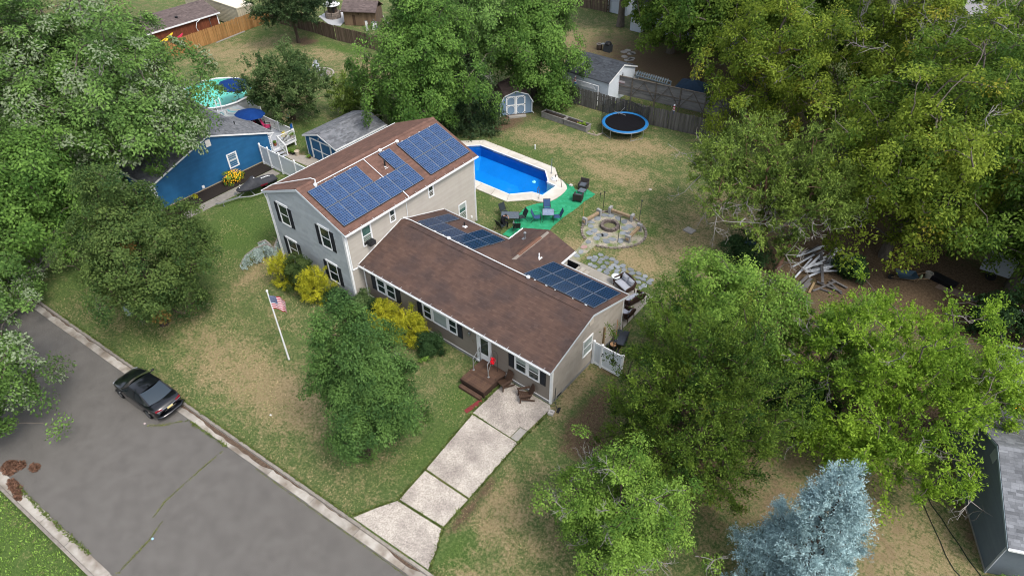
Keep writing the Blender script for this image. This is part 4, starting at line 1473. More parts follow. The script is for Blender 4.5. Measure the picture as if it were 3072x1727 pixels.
# ---------------------------------------------------------------- trees and shrubs
def unit(v):
 return v/np.maximum(np.linalg.norm(v, axis=-1, keepdims=True), 1e-9)
def crown_points(r, n, c, rad, shape, lump, shell, holes, zmin):
 """clump centres inside an uneven crown volume; returns centres and outward directions"""
 c = np.array(c, float)
 rad = np.array(rad, float)
 k = r.normal(0, 1, (9, 3))
 ph = r.uniform(0, 6.28, 9)
 fr = r.uniform(1.5, 4.2, 9)
 out, dirs = [], []
 got = 0
 while got < n:
  m = n*3
  d = unit(r.normal(0, 1, (m, 3)))
  if shape == "cone":
   t = 1-np.sqrt(r.random(m))          # more at the bottom
   a = r.uniform(0, 6.283, m)
   rr_ = (1-t)**.85
   rho = shell+(1-shell)*r.random(m)**.7
   lum = 1+lump*np.sin(a*3+ph[0]+t*9)*.5+lump*np.sin(a*5+ph[1]-t*14)*.5
   p = np.stack([np.cos(a)*rr_*rho*lum, np.sin(a)*rr_*rho*lum, t*2-1], -1)
   d = unit(np.stack([np.cos(a), np.sin(a), np.full(m, .15)], -1))
  else:
   lum = np.ones(m)
   for i in range(9):
    lum += lump/3*np.sin(fr[i]*(d@unit(k[i]))*3+ph[i])
   rho = shell+(1-shell)*r.random(m)**.6
   inner = r.random(m) < .16
   rho = np.where(inner, r.random(m)**.5*shell, rho)
   dd = d.copy()
   if shape == "egg":       # broader low, tapering to the top
    f = 1-.42*np.clip(dd[:, 2], -.2, 1)
    dd[:, :2] *= f[:, None]
   elif shape == "vase":
    f = .62+.38*np.clip(dd[:, 2]*.6+.6, 0, 1)
    dd[:, :2] *= f[:, None]
   elif shape == "flat":
    dd[:, 2] = np.where(dd[:, 2] < 0, dd[:, 2]*.45, dd[:, 2])
   p = dd*(rho*lum)[:, None]
  w = c+p*rad
  g = np.zeros(m)
  for i in range(5):
   g += np.sin(w@unit(k[i])*(2.2/max(rad.max()/4, .6))+ph[i])
  ok = (g > -2.1+holes*2.0) & (w[:, 2] > zmin)
  out.append(w[ok])
  dirs.append(d[ok])
  got += ok.sum()
 return np.concatenate(out)[:n], np.concatenate(dirs)[:n]
def leaf_cloud(r, C_, D_, per, cr, llen, lwid, mode, droop, flat, tvar):
 """leaf quads around clump centres"""
 n = len(C_)
 N_ = n*per
 ci = np.repeat(np.arange(n), per)
 size = r.uniform(.65, 1.35, n)[ci]
 up_ = np.array([0, 0, 1.0])
 axis = unit(D_*.75+up_*.55+r.normal(0, .18, (n, 3)))[ci]
 if mode == "broad":
  off = r.normal(0, 1, (N_, 3))
  off = unit(off)*(r.random(N_)**.45)[:, None]
  al = np.sum(off*axis, 1, keepdims=True)
  off = off-al*axis*(1-flat)
  pos = C_[ci]+off*(cr*size)[:, None]
  nrm = unit(axis*.9+off*.5+r.normal(0, .55, (N_, 3)))
  ld = unit(off+np.array([0, 0, -droop])+r.normal(0, .35, (N_, 3)))
  ld = unit(ld-np.sum(ld*nrm, 1, keepdims=True)*nrm)
 else:   # sprays: leaves strung along several shoots per clump
  ns = max(3, per//14)
  sh = unit(axis[::per][:, None, :]*1.0+r.normal(0, .65, (n, ns, 3))+np.array([0, 0, -droop]))
  si = r.integers(0, ns, N_)
  sd_ = sh[ci, si]
  t = r.random(N_)
  pos = C_[ci]+sd_*(t*cr*1.5*size-.4*cr)[:, None]+r.normal(0, .05*cr+.02, (N_, 3))
  pos[:, 2] -= droop*.25*cr*t**2
  ld = unit(sd_*.8+r.normal(0, .55, (N_, 3)))
  nrm = unit(np.cross(ld, r.normal(0, 1, (N_, 3)))+up_*.7)
  nrm = unit(nrm-np.sum(nrm*ld, 1, keepdims=True)*ld)
 side = np.cross(nrm, ld)
 L_ = (llen*r.uniform(.6, 1.3, N_))[:, None]
 W_ = (lwid*r.uniform(.7, 1.25, N_))[:, None]
 b = pos-ld*L_*.5
 t_ = pos+ld*L_*.5
 fold = nrm*W_*.25
 v = np.stack([b, pos-side*W_*.5+fold, t_, pos+side*W_*.5+fold], 1).reshape(-1, 3)
 ct = r.normal(0, tvar, n)[ci]
 tint = ct+r.normal(0, .38, N_)
 return v, np.clip(tint, -1, 1)
def skeleton(r, base, top, C_, trunk_r, fork, wob=.12):
 """grow limbs that join each clump to the nearest existing node towards the trunk"""
 base, top = np.array(base, float), np.array(top, float)
 nodes, par = [], []
 k = 9
 for i in range(k):
  t = i/(k-1)
  p = base*(1-t)+top*t
  if 0 < i:
   p = p+np.array([math.sin(t*5+base[0]), math.cos(t*4+base[1]), 0])*wob*t
  nodes.append(p)
  par.append(i-1)
 first = max(2, int(fork*(k-1)))
 ax = unit((top-base)[None])[0]
 rel = C_-base
 dist = np.linalg.norm(rel-np.outer(rel@ax, ax), axis=1)+.25*np.abs(rel[:, 2]-(top-base)[2]*.5)
 tips = []
 arr = np.array(nodes)
 for i in np.argsort(dist):
  c = C_[i]
  d = np.linalg.norm(arr[first:]-c, axis=1)+np.maximum(arr[first:, 2]-c[2]+.15, 0)*1.5
  j = int(np.argmin(d))+first
  p = arr[j]
  L_ = np.linalg.norm(c-p)
  m = 3 if L_ > 1.2 else 2
  last = j
  new = []
  for s in range(1, m+1):
   t = s/m
   q = p*(1-t)+c*t
   q = q+r.normal(0, .05*L_, 3)*(1 if s < m else 0)
   q[2] += .10*L_*math.sin(math.pi*t)
   nodes.append(q)
   par.append(last)
   last = len(nodes)-1
   new.append(q)
  arr = np.vstack([arr, new])
  tips.append(last)
 par = np.array(par)
 cnt = np.zeros(len(nodes))
 cnt[tips] = 1
 for i in range(len(nodes)-1, 0, -1):
  if par[i] >= 0 and par[i] < i:
   cnt[par[i]] += cnt[i]
 tot = cnt.max()
 rad = trunk_r*np.maximum(cnt/tot, 1e-4)**.46
 rad = np.maximum(rad, .010)
 rad[0] *= 1.35
 return arr, par, rad
def limb_mesh(arr, par, rad, minr=.0, sides=5):
 """one tapered tube per node-parent pair"""
 idx = np.array([i for i in range(1, len(arr)) if rad[i] >= minr])
 a, b = arr[par[idx]], arr[idx]
 ra, rb = np.minimum(rad[par[idx]], rad[idx]*1.6), rad[idx]
 d = unit(b-a)
 s = np.cross(d, np.where(np.abs(d[:, 2:3]) > .9, np.array([[1., 0, 0]]), np.array([[0, 0, 1.]])))
 s = unit(s)
 u = np.cross(s, d)
 n = len(idx)
 ang = np.arange(sides)*2*math.pi/sides
 va = a[:, None, :]+(s[:, None, :]*np.cos(ang)[None, :, None]+u[:, None, :]*np.sin(ang)[None, :, None])*ra[:, None, None]
 vb = (b+d*rb[:, None]*.3)[:, None, :]+(s[:, None, :]*np.cos(ang)[None, :, None]+u[:, None, :]*np.sin(ang)[None, :, None])*rb[:, None, None]
 v = np.concatenate([va, vb], 1).reshape(-1, 3)
 k = np.arange(sides)
 q = np.stack([k, (k+1) % sides, sides+(k+1) % sides, sides+k], -1)
 f = (np.arange(n)[:, None, None]*2*sides+q[None]).reshape(-1, 4)
 return v, f
bark_g = M("bark_grey", (.11, .095, .08), (.19, .165, .14), scale=6, rough=.95, bump=.7, bscale=22, stretch=(1, 1, .25))
bark_d = M("bark_dark", (.055, .042, .034), (.11, .085, .068), scale=6, rough=.95, bump=.7, bscale=22, stretch=(1, 1, .25))
bark_r = M("bark_pine_red", (.12, .070, .050), (.20, .12, .09), scale=7, rough=.95, bump=.7, bscale=20)
twig_g = M("dead_twig_grey", (.34, .32, .30), (.26, .245, .23), scale=4, rough=.9)
TREE_LIST = []
def tree(name, label, cat, base, c, rad, leaf, bark, seed, shape="round", n=260, per=110, cr=.75, ll=.20, lw=.12, mode="broad", droop=.2, flat=.5,
    lump=.32, shell=.55, holes=.15, trunk=.22, fork=.3, zmin=.4, tvar=.45, group=None, dead=0, deadlen=1.2, twig=None, top=None, minr=.012, alt=0.0, deadz=None, extra=None):
 r = np.random.default_rng(seed)
 C_, D_ = crown_points(r, n, c, rad, shape, lump, shell, holes, zmin)
 if extra is not None:
  for (ec, er, en) in extra:
   C2, D2 = crown_points(r, en, ec, er, "round", lump, shell, holes, zmin)
   C_, D_ = np.vstack([C_, C2]), np.vstack([D_, D2])
 t = thing(name, label, cat, base, group=group)
 off = np.array(base, float)
 if top is None:
  top = (c[0], c[1], c[2]+rad[2]*(.85 if shape == "cone" else .45))
 arr, par, rd = skeleton(r, base, top, C_, trunk, fork)
 if dead:
  # bare grey twigs: short forking sprays that poke out of the crown
  ok = np.ones(len(C_), bool) if deadz is None else (C_[:, 2] > deadz[0]) & (C_[:, 2] < deadz[1])
  cand = np.where(ok)[0]
  pick = r.choice(cand, min(dead, len(cand)), replace=False)
  vs, fs, o = [], [], 0
  for i in pick:
   nodes = [C_[i]-D_[i]*.5]
   pp = [-1]
   d0 = unit((D_[i]+np.array([0, 0, .25])+r.normal(0, .3, 3))[None])[0]
   fr_ = [(0, d0, deadlen*r.uniform(.6, 1.2), 0)]
   while fr_:
    j, d, L_, lev = fr_.pop()
    cur = j
    for s in range(2):
     d = unit((d+r.normal(0, .22, 3))[None])[0]
     nodes.append(nodes[cur]+d*L_*.5)
     pp.append(cur)
     cur = len(nodes)-1
    if lev < 3:
     for _ in range(r.integers(2, 4)):
      fr_.append((cur if r.random() < .6 else cur-1, unit((d+r.normal(0, .6, 3))[None])[0], L_*r.uniform(.45, .75), lev+1))
   arr2, par2 = np.array(nodes), np.array(pp)
   depth = np.zeros(len(nodes))
   for q in range(1, len(nodes)):
    depth[q] = depth[par2[q]]+1
   rd2 = np.maximum(.034*(.74**depth), .008)*(deadlen/1.1)
   v, f = limb_mesh(arr2, par2, rd2, sides=4)
   vs.append(v)
   fs.append(f+o)
   o += len(v)
  np_mesh("bare_twigs", np.concatenate(vs)-off, np.concatenate(fs), twig or twig_g, t, kind="stuff")
 big = rd >= .05
 v, f = limb_mesh(arr, par, rd, minr=minr)
 np_mesh("trunk", v-off, f, bark, t, smooth=True)
 per = int(per*1.45)
 v, tint = leaf_cloud(r, C_, D_, per, cr, ll*.88, lw*.88, mode, droop, flat, tvar)
 if alt:
  nl = len(tint)
  k = r.random(len(C_)) < alt
  tint = np.where(np.repeat(k, per) & (r.random(nl) < .7), 1.8, tint)
 np_mesh("crown", v-off, np.arange(len(v)).reshape(-1, 4), leaf, t, fattr={"tint": tint})
 TREE_LIST.append((name, len(v)//4))
 return t
L_maple = leafmat("leaf_silver_maple", (.034, .072, .018), (.105, .180, .045), alt=(.28, .35, .21), back=(.12, .19, .07))
L_maple2 = leafmat("leaf_maple", (.026, .062, .012), (.092, .165, .034), back=(.16, .25, .09))
L_pear = leafmat("leaf_pear", (.022, .046, .014), (.075, .110, .030), alt=(.20, .13, .04))
L_gum = leafmat("leaf_gum", (.024, .055, .016), (.075, .135, .035))
L_cherry = leafmat("leaf_cherry", (.022, .046, .016), (.085, .125, .045), alt=(.26, .24, .13))
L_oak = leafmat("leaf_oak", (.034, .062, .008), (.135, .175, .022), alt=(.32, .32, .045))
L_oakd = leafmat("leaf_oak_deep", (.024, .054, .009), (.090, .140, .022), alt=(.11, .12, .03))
L_lime = leafmat("leaf_lime", (.045, .09, .010), (.165, .25, .028), trans=.45)
L_mid = leafmat("leaf_mid", (.040, .085, .014), (.140, .220, .040), alt=(.26, .28, .20))
L_cedar = leafmat("leaf_cedar", (.010, .026, .004), (.058, .092, .012), alt=(.12, .16, .02), trans=.15)
L_spruce = leafmat("leaf_spruce", (.010, .022, .010), (.035, .058, .022), trans=.1)
L_blue = leafmat("leaf_blue_spruce", (.060, .100, .105), (.22, .305, .32), alt=(.09, .12, .10), trans=.1)
L_pine = leafmat("leaf_pine", (.030, .052, .010), (.105, .150, .028), trans=.2)
L_gold = leafmat("leaf_gold", (.10, .115, .010), (.30, .29, .022), trans=.3)
L_rhodo = leafmat("leaf_rhododendron", (.016, .034, .010), (.060, .085, .025), alt=(.16, .15, .09))
L_dark = leafmat("leaf_dark_shrub", (.010, .026, .010), (.030, .060, .020))
L_weep = leafmat("leaf_weeping_cedar", (.11, .15, .14), (.24, .29, .28), trans=.1)
G = "trees in the yards"
# left side
tree("maple_tree", "huge silver-backed maple standing over the blue house, largest tree in the photo", "tree", (-30.5, -3.4, 0), (-30.3, -2.6, 8.0), (9.3, 9.0, 7.2), L_maple, bark_g, 101,
    n=760, per=120, cr=1.05, ll=.30, lw=.15, droop=.25, flat=.4, lump=.34, holes=.30, trunk=.55, fork=.25, zmin=3.6, group=G, dead=14, alt=.26, extra=[((-20.6, -1.6, 6.9), (3.7, 3.4, 2.4), 100), ((-24.0, -5.5, 5.8), (4.2, 3.6, 3.2), 100)])
tree("maple_tree", "tall maple behind the huge silver-backed one, cut by the top left photo corner", "tree", (-50, -6, 0), (-50, -6, 9.5), (8.4, 8.4, 7.5), L_maple, bark_g, 102,
    n=420, per=110, cr=1.1, ll=.34, lw=.18, droop=.25, flat=.4, lump=.32, holes=.12, trunk=.5, zmin=3, group=G, alt=.22)
tree("maple_tree", "deep green maple at the left photo edge whose crown hangs over the side driveway", "tree", (-23.5, -11.8, 0), (-22.4, -11.2, 5.3), (5.0, 4.2, 4.4), L_maple2, bark_g, 103,
    n=420, per=110, cr=.95, ll=.28, lw=.16, droop=.3, flat=.45, lump=.34, holes=.16, trunk=.34, zmin=2.0, group=G)
tree("pear_tree", "round dark green tree on the front lawn beside the pale green utility box", "tree", (-8.35, -9.95, 0), (-8.4, -9.4, 5.7), (3.45, 3.4, 4.7), L_pear, bark_d, 104, shape="egg",
    n=430, per=125, cr=.75, ll=.17, lw=.10, droop=.2, flat=.45, lump=.30, holes=.12, trunk=.24, fork=.2, zmin=1.5, group=G, dead=10, deadlen=.7, alt=.012)
tree("maple_tree", "pale green street maple leaning into the photo over the asphalt from the left edge", "tree", (-8.4, -22.6, 0), (-7.3, -19.9, 5.3), (4.0, 3.4, 4.6), L_maple, bark_g, 105,
    n=300, per=115, cr=.75, ll=.20, lw=.11, droop=.25, flat=.4, lump=.36, holes=.2, trunk=.25, zmin=1.4, group=G, dead=14, deadlen=.9, alt=.22)
tree("maple_tree", "small pale maple over the mouth of the side driveway, left of the kerb", "tree", (-19.6, -17.6, 0), (-18.7, -15.3, 3.4), (4.2, 2.7, 3.0), L_maple, bark_g, 106,
    n=210, per=110, cr=.75, ll=.22, lw=.12, droop=.25, flat=.4, lump=.36, holes=.2, trunk=.2, zmin=.8, group=G, dead=8, deadlen=.8, alt=.2)
# front of the house
tree("sweetgum_tree", "leafy upright tree standing on the lawn in front of the long low wing", "tree", (9.78, -8.86, 0), (9.9, -8.3, 5.3), (2.35, 2.35, 4.5), L_gum, bark_d, 107, shape="egg",
    n=430, per=130, cr=.58, ll=.15, lw=.075, droop=.35, flat=.5, lump=.26, holes=.08, trunk=.16, fork=.15, zmin=.9, group=G, tvar=.5, dead=6, deadlen=.5)
# neighbour's yard
tree("cherry_tree", "round cherry tree between the round pool and the blue shed", "tree", (-25.4, 13.4, 0), (-25.4, 13.3, 3.5), (3.3, 3.2, 2.7), L_cherry, bark_d, 108,
    n=260, per=110, cr=.75, ll=.22, lw=.12, mode="spray", droop=.1, lump=.30, holes=.1, trunk=.22, zmin=1.0, group=G, alt=.02)
tree("pine_tree", "dark layered pine standing in a bare earth patch by the corner of two fences", "tree", (-41.4, 26.5, 0), (-41.6, 26.5, 5.0), (4.4, 4.2, 4.0), L_spruce, bark_d, 109, shape="flat",
    n=260, per=110, cr=.85, ll=.30, lw=.10, mode="spray", droop=.05, lump=.3, holes=.12, trunk=.18, zmin=1.9, group=G, tvar=.6)
tree("maple_tree", "bright full maple directly behind the solar roofed upper wing", "tree", (-13.3, 19.6, 0), (-12.9, 19.9, 7.2), (5.2, 5.1, 6.4), L_maple2, bark_g, 110, shape="egg",
    n=480, per=120, cr=.95, ll=.27, lw=.15, droop=.3, flat=.45, lump=.30, holes=.1, trunk=.3, zmin=.7, group=G)
tree("maple_tree", "bluish maple between the two bright ones, crown reaching the top photo edge", "tree", (-15.5, 27.5, 0), (-15.5, 27.5, 7.5), (4.3, 4.3, 5.6), L_maple, bark_g, 111,
    n=320, per=105, cr=.95, ll=.29, lw=.16, droop=.3, flat=.45, lump=.30, holes=.08, trunk=.28, zmin=.8, group=G)
tree("maple_tree", "bright maple rising behind the pale blue garden shed", "tree", (-9.6, 31.2, 0), (-9.4, 30.9, 6.3), (4.3, 4.2, 5.6), L_maple2, bark_g, 112, shape="egg",
    n=420, per=110, cr=.95, ll=.28, lw=.15, droop=.3, flat=.45, lump=.32, holes=.08, trunk=.3, zmin=.3, group=G, extra=[((-6.6, 30.6, 2.0), (1.7, 1.4, 1.7), 40)])
tree("spruce_tree", "dark drooping spruce between the pool and the blue garden shed", "tree", (-10.6, 22.6, 0), (-10.6, 22.8, 4.6), (3.1, 2.7, 4.6), L_spruce, bark_d, 113, shape="cone",
    n=320, per=100, cr=.8, ll=.26, lw=.07, mode="spray", droop=.55, lump=.25, shell=.25, holes=.0, trunk=.2, fork=.1, zmin=.2, group=G, tvar=.6, dead=8)
tree("evergreen_shrub", "pair-height olive evergreen left of the bright maple on the neighbour lawn", "shrub", (-21.6, 17.3, 0), (-21.6, 17.3, 1.9), (1.5, 1.5, 2.1), L_pine, bark_d, 114,
    n=80, per=90, cr=.6, ll=.2, lw=.09, mode="spray", droop=.1, trunk=.1, zmin=.1, group="evergreens on the neighbour lawn")
tree("evergreen_shrub", "taller dark evergreen tucked against the bright maple trunk side", "shrub", (-19.2, 18.2, 0), (-19.2, 18.2, 2.2), (1.5, 1.5, 2.4), L_cedar, bark_d, 115,
    n=90, per=90, cr=.6, ll=.2, lw=.09, mode="spray", droop=.1, trunk=.1, zmin=.1, group="evergreens on the neighbour lawn")
# dark yard beyond the rear fence
for i, (x, y, z, rx, rz, s) in enumerate([(-13.6, 54.5, 9.5, 5.0, 5.2, 0), (1.4, 45.0, 8.5, 5.4, 5.0, 1), (-4.5, 50.5, 6.2, 5.0, 4.4, 0), (-1.0, 57, 9, 6.0, 5.5, 1), (8, 52, 9, 6.0, 6.0, 0)]):
 tree("shade_tree", ["old tree with a thick pale trunk at the left of the dark yard", "old tree with a tall bare trunk behind the long wooden screen", "low deep green tree over the middle of the dark yard behind the fence",
      "tallest dark tree at the back of the shaded yard beyond the white house wall", "dark tree between the shaded yard and the oak wood on the right"][i], "tree", (x, y, 0), (x, y, z), (rx, rx, rz), L_oakd, bark_g, 120+i,
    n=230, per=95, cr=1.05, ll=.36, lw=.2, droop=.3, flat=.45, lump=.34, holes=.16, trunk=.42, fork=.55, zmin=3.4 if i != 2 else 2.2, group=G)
# oak wood on the right
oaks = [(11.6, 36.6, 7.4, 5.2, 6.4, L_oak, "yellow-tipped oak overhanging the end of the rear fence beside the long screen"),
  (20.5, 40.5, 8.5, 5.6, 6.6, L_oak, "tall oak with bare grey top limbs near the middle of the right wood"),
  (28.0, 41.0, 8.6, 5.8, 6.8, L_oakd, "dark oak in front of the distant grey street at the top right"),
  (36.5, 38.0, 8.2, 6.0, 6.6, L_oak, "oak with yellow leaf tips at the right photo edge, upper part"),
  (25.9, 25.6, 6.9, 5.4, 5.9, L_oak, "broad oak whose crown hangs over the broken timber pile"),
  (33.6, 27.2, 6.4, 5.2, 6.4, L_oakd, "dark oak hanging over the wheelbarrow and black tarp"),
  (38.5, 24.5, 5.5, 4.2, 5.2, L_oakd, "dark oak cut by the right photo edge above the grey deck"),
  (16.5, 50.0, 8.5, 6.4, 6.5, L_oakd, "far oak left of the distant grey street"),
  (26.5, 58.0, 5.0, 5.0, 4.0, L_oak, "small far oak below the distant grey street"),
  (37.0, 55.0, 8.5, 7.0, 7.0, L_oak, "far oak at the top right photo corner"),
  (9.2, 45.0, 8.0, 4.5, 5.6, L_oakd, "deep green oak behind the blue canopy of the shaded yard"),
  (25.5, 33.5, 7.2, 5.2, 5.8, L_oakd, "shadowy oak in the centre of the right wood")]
for i, (x, y, z, rx, rz, lm, lab) in enumerate(oaks):
 far = y > 44
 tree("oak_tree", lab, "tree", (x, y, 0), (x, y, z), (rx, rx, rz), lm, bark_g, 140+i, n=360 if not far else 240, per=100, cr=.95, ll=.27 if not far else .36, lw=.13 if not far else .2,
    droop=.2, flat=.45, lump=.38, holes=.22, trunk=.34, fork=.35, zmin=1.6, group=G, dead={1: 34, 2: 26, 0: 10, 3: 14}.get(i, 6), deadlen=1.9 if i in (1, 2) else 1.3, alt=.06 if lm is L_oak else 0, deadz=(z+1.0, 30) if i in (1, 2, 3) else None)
tree("pitch_pine", "leaning pine with red trunk and bare grey lower branches at the lawn edge", "tree", (19.6, 19.0, 0), (17.6, 20.8, 5.8), (4.8, 4.4, 3.5), L_pine, bark_r, 160, shape="flat",
    n=300, per=105, cr=.8, ll=.26, lw=.075, mode="spray", droop=.05, lump=.36, holes=.22, trunk=.24, fork=.3, zmin=3.2, group=G, tvar=.55, extra=[((19.2, 18.2, 2.9), (2.9, 2.2, 1.3), 18)], dead=46, deadlen=1.5, deadz=(1.5, 5.2))
tree("pitch_pine", "slimmer pine with red trunk just right of the leaning one", "tree", (20.6, 18.6, 0), (21.0, 20.6, 5.6), (2.6, 2.4, 2.6), L_pine, bark_r, 161, shape="flat",
    n=110, per=100, cr=.75, ll=.26, lw=.075, mode="spray", droop=.05, lump=.36, holes=.2, trunk=.17, fork=.4, zmin=3.0, group=G, dead=22, deadlen=1.3, deadz=(2.5, 5.0))
tree("holly_bush", "low dark bush under the bare pine branches", "shrub", (18.2, 19.0, 0), (18.3, 18.9, .9), (1.6, 1.3, 1.1), L_dark, bark_d, 162, n=60, per=80, cr=.5, ll=.18, lw=.1, trunk=.06, zmin=.1)
# right of the house
tree("red_cedar", "broad dark olive cedar beside the white gate, right of the house", "tree", (23.6, 0.3, 0), (22.8, .7, 5.2), (4.6, 4.3, 5.5), L_cedar, bark_d, 163, shape="egg",
    n=760, per=130, cr=.66, ll=.15, lw=.055, mode="spray", droop=.0, lump=.30, shell=.5, holes=.06, trunk=.3, fork=.1, zmin=.5, group=G, tvar=.6, alt=.03)
tree("elm_tree", "fresh green tree behind the dark cedar, beside the broken timber pile", "tree", (22.3, 9.0, 0), (21.0, 8.5, 4.0), (3.5, 3.4, 3.4), L_mid, bark_g, 164,
    n=340, per=115, cr=.72, ll=.19, lw=.09, droop=.3, flat=.5, lump=.34, holes=.14, trunk=.24, zmin=.9, group=G, alt=.015)
tree("locust_tree", "spreading lime green tree above the brown picket fence, left of the dark grey house", "tree", (30.6, 9.3, 0), (30.2, 9.6, 4.6), (4.9, 4.6, 3.4), L_lime, bark_g, 165, shape="flat",
    n=330, per=115, cr=.72, ll=.19, lw=.085, mode="spray", droop=.35, lump=.38, holes=.26, trunk=.26, zmin=1.4, group=G, extra=[((30.6, 5.3, 2.6), (3.1, 1.6, 1.5), 80), ((33.9, 11.2, 4.3), (2.4, 2.0, 1.4), 60), ((27.6, 5.2, 2.2), (1.8, 1.0, 1.0), 26)], dead=10)
tree("locust_tree", "thin lime green tree between the fresh green tree and the spreading one", "tree", (27.0, 9.6, 0), (26.6, 9.6, 3.9), (2.3, 2.4, 2.8), L_mid, bark_g, 166,
    n=130, per=105, cr=.68, ll=.18, lw=.085, mode="spray", droop=.3, lump=.36, holes=.2, trunk=.16, zmin=.8, group=G, dead=10)
tree("ivy_thicket", "dark thicket on the brown picket fence under the lime green crowns", "shrub", (26.0, 7.6, 0), (26.0, 7.6, 1.3), (2.0, 1.2, 1.5), L_dark, bark_d, 167, n=90, per=90, cr=.55, ll=.18, lw=.11, trunk=.08, zmin=.1)
tree("pin_oak", "yellow-green small oak with pale dead twigs near the bottom photo edge", "tree", (23.3, -5.9, 0), (22.6, -5.6, 3.7), (2.9, 2.6, 2.9), L_mid, bark_d, 168,
    n=330, per=125, cr=.55, ll=.135, lw=.07, droop=.25, flat=.5, lump=.36, holes=.14, trunk=.18, zmin=.7, group=G, dead=40, deadlen=.8)
tree("blue_spruce", "pale blue spruce at the bottom of the photo", "tree", (29.6, -2.6, 0), (29.5, -2.4, 4.8), (2.7, 2.7, 4.9), L_blue, bark_d, 169, shape="cone",
    n=900, per=110, cr=.42, ll=.13, lw=.036, mode="spray", droop=.05, lump=.36, shell=.4, holes=.12, trunk=.2, fork=.1, zmin=.5, group=G, tvar=.5)
# shrubs along the front wall and by the blue house
SG = "shrubs along the house front"
for i, (nm, lab, b, c, rad, lm, mode, k) in enumerate([
 ("gold_cypress", "golden cypress at the left corner of the grey gable wall", (-5.3, -2.6), 1.25, (.85, .85, 1.3), L_gold, "spray", 90),
 ("rhododendron", "tall dark rhododendron between two golden cypresses", (-4.0, -2.3), 1.5, (1.1, .95, 1.5), L_rhodo, "broad", 90),
 ("gold_cypress", "broad golden cypress under the right lower gable window", (-2.3, -2.3), 1.25, (1.15, .95, 1.35), L_gold, "spray", 110),
 ("yew_shrub", "dark low yew at the right foot of the grey gable wall", (-.7, -2.0), .65, (.95, .7, .75), L_dark, "broad", 60),
 ("azalea_shrub", "light green azalea in the corner where the two wings meet", (.75, -1.0), .75, (.65, .6, .75), L_cherry, "broad", 36),
 ("yew_shrub", "dark low yew under the first window of the long low wing", (1.75, -.8), .5, (.75, .55, .55), L_dark, "broad", 40),
 ("gold_cypress", "golden cypress left of the wide triple window", (3.2, -1.25), 1.0, (1.0, .85, 1.05), L_gold, "spray", 90),
 ("gold_cypress", "golden cypress right below the wide triple window, nearest the door", (5.2, -1.25), 1.05, (1.15, .95, 1.1), L_gold, "spray", 110),
 ("yew_shrub", "dark round yew between the last golden cypress and the porch steps", (6.9, -1.2), .75, (.85, .75, .8), L_dark, "broad", 60)]):
 tree(nm, lab, "shrub", (b[0], b[1], 0), (b[0], b[1], c), rad, lm, bark_d, 180+i, n=k, per=110, cr=.32, ll=.11, lw=.045 if mode == "spray" else .06, mode=mode, droop=.1, lump=.2, holes=.02, shell=.6,
    trunk=.06, fork=.1, zmin=.08, group=SG, tvar=.4)
t = thing("sapling", "thin pale sapling leaning over the grass left of the porch", "sapling", (7.0, -2.1, 0))
r_ = np.random.default_rng(5)
Cs = np.array([(7.0+.12*i, -2.1-.05*i+r_.normal(0, .12), .15+.12*i) for i in range(9)])
v, ti = leaf_cloud(r_, Cs, np.tile([0, 0, 1.0], (9, 1)), 14, .16, .12, .06, "broad", .2, .6, .3)
np_mesh("leaves", v-np.array([7.0, -2.1, 0]), np.arange(len(v)).reshape(-1, 4), L_mid, t, fattr={"tint": ti})
mb = MB()
mb.tube([(7.0, -2.1, 0), (7.4, -2.2, .5), (7.95, -2.5, 1.15)], [.015, .012, .006], 5)
mb.build("stem", twig_g, t)
# weeping blue cedar: arching arms with hanging curtains
t = thing("weeping_cedar", "pale grey weeping cedar arching over the lawn at the wing's left corner", "tree", (-8.25, -1.2, 0))
r_ = np.random.default_rng(9)
arms = [[(-8.25, -1.2, 0), (-8.25, -1.25, 1.0), (-8.35, -1.7, 1.55), (-8.7, -2.4, 1.45), (-9.0, -3.1, 1.1), (-8.95, -3.7, .6)],
  [(-8.25, -1.25, 1.0), (-8.2, -.8, 1.6), (-8.1, -.3, 1.7), (-8.0, .3, 1.5)], [(-8.3, -1.4, 1.3), (-8.7, -1.5, 1.6), (-9.1, -1.9, 1.4)]]
mb = MB()
hp = []
for a in arms:
 mb.tube(a, [.07*(1-.13*i) for i in range(len(a))], 6)
 for p, q in zip(a[:-1], a[1:]):
  for k in range(10):
   f = r_.random()
   hp.append(tuple(p[i]*(1-f)+q[i]*f for i in range(3)))
mb.build("trunk", twig_g, t)
vs, ts = [], []
for p in hp:
 if p[2] < .8 and r_.random() < .7:
  continue
 L_ = min(p[2]-.1, r_.uniform(.4, 1.35))
 n_ = int(L_*55)
 tt = r_.random(n_)
 P_ = np.stack([p[0]+r_.normal(0, .02+.05*tt, n_), p[1]+r_.normal(0, .02+.05*tt, n_), p[2]-tt*L_], -1)
 d = unit(np.stack([r_.normal(0, .6, n_), r_.normal(0, .6, n_), np.full(n_, -.9)], -1))
 s = unit(np.cross(d, r_.normal(0, 1, (n_, 3))))
 vs.append(np.stack([P_-d*.08, P_+s*.028, P_+d*.08, P_-s*.028], 1).reshape(-1, 3))
 ts.append(np.clip(r_.normal(0, .5, n_), -1, 1))
v = np.concatenate(vs)-np.array([-8.25, -1.2, 0])
np_mesh("hanging_foliage", v, np.arange(len(v)).reshape(-1, 4), L_weep, t, fattr={"tint": np.concatenate(ts)})
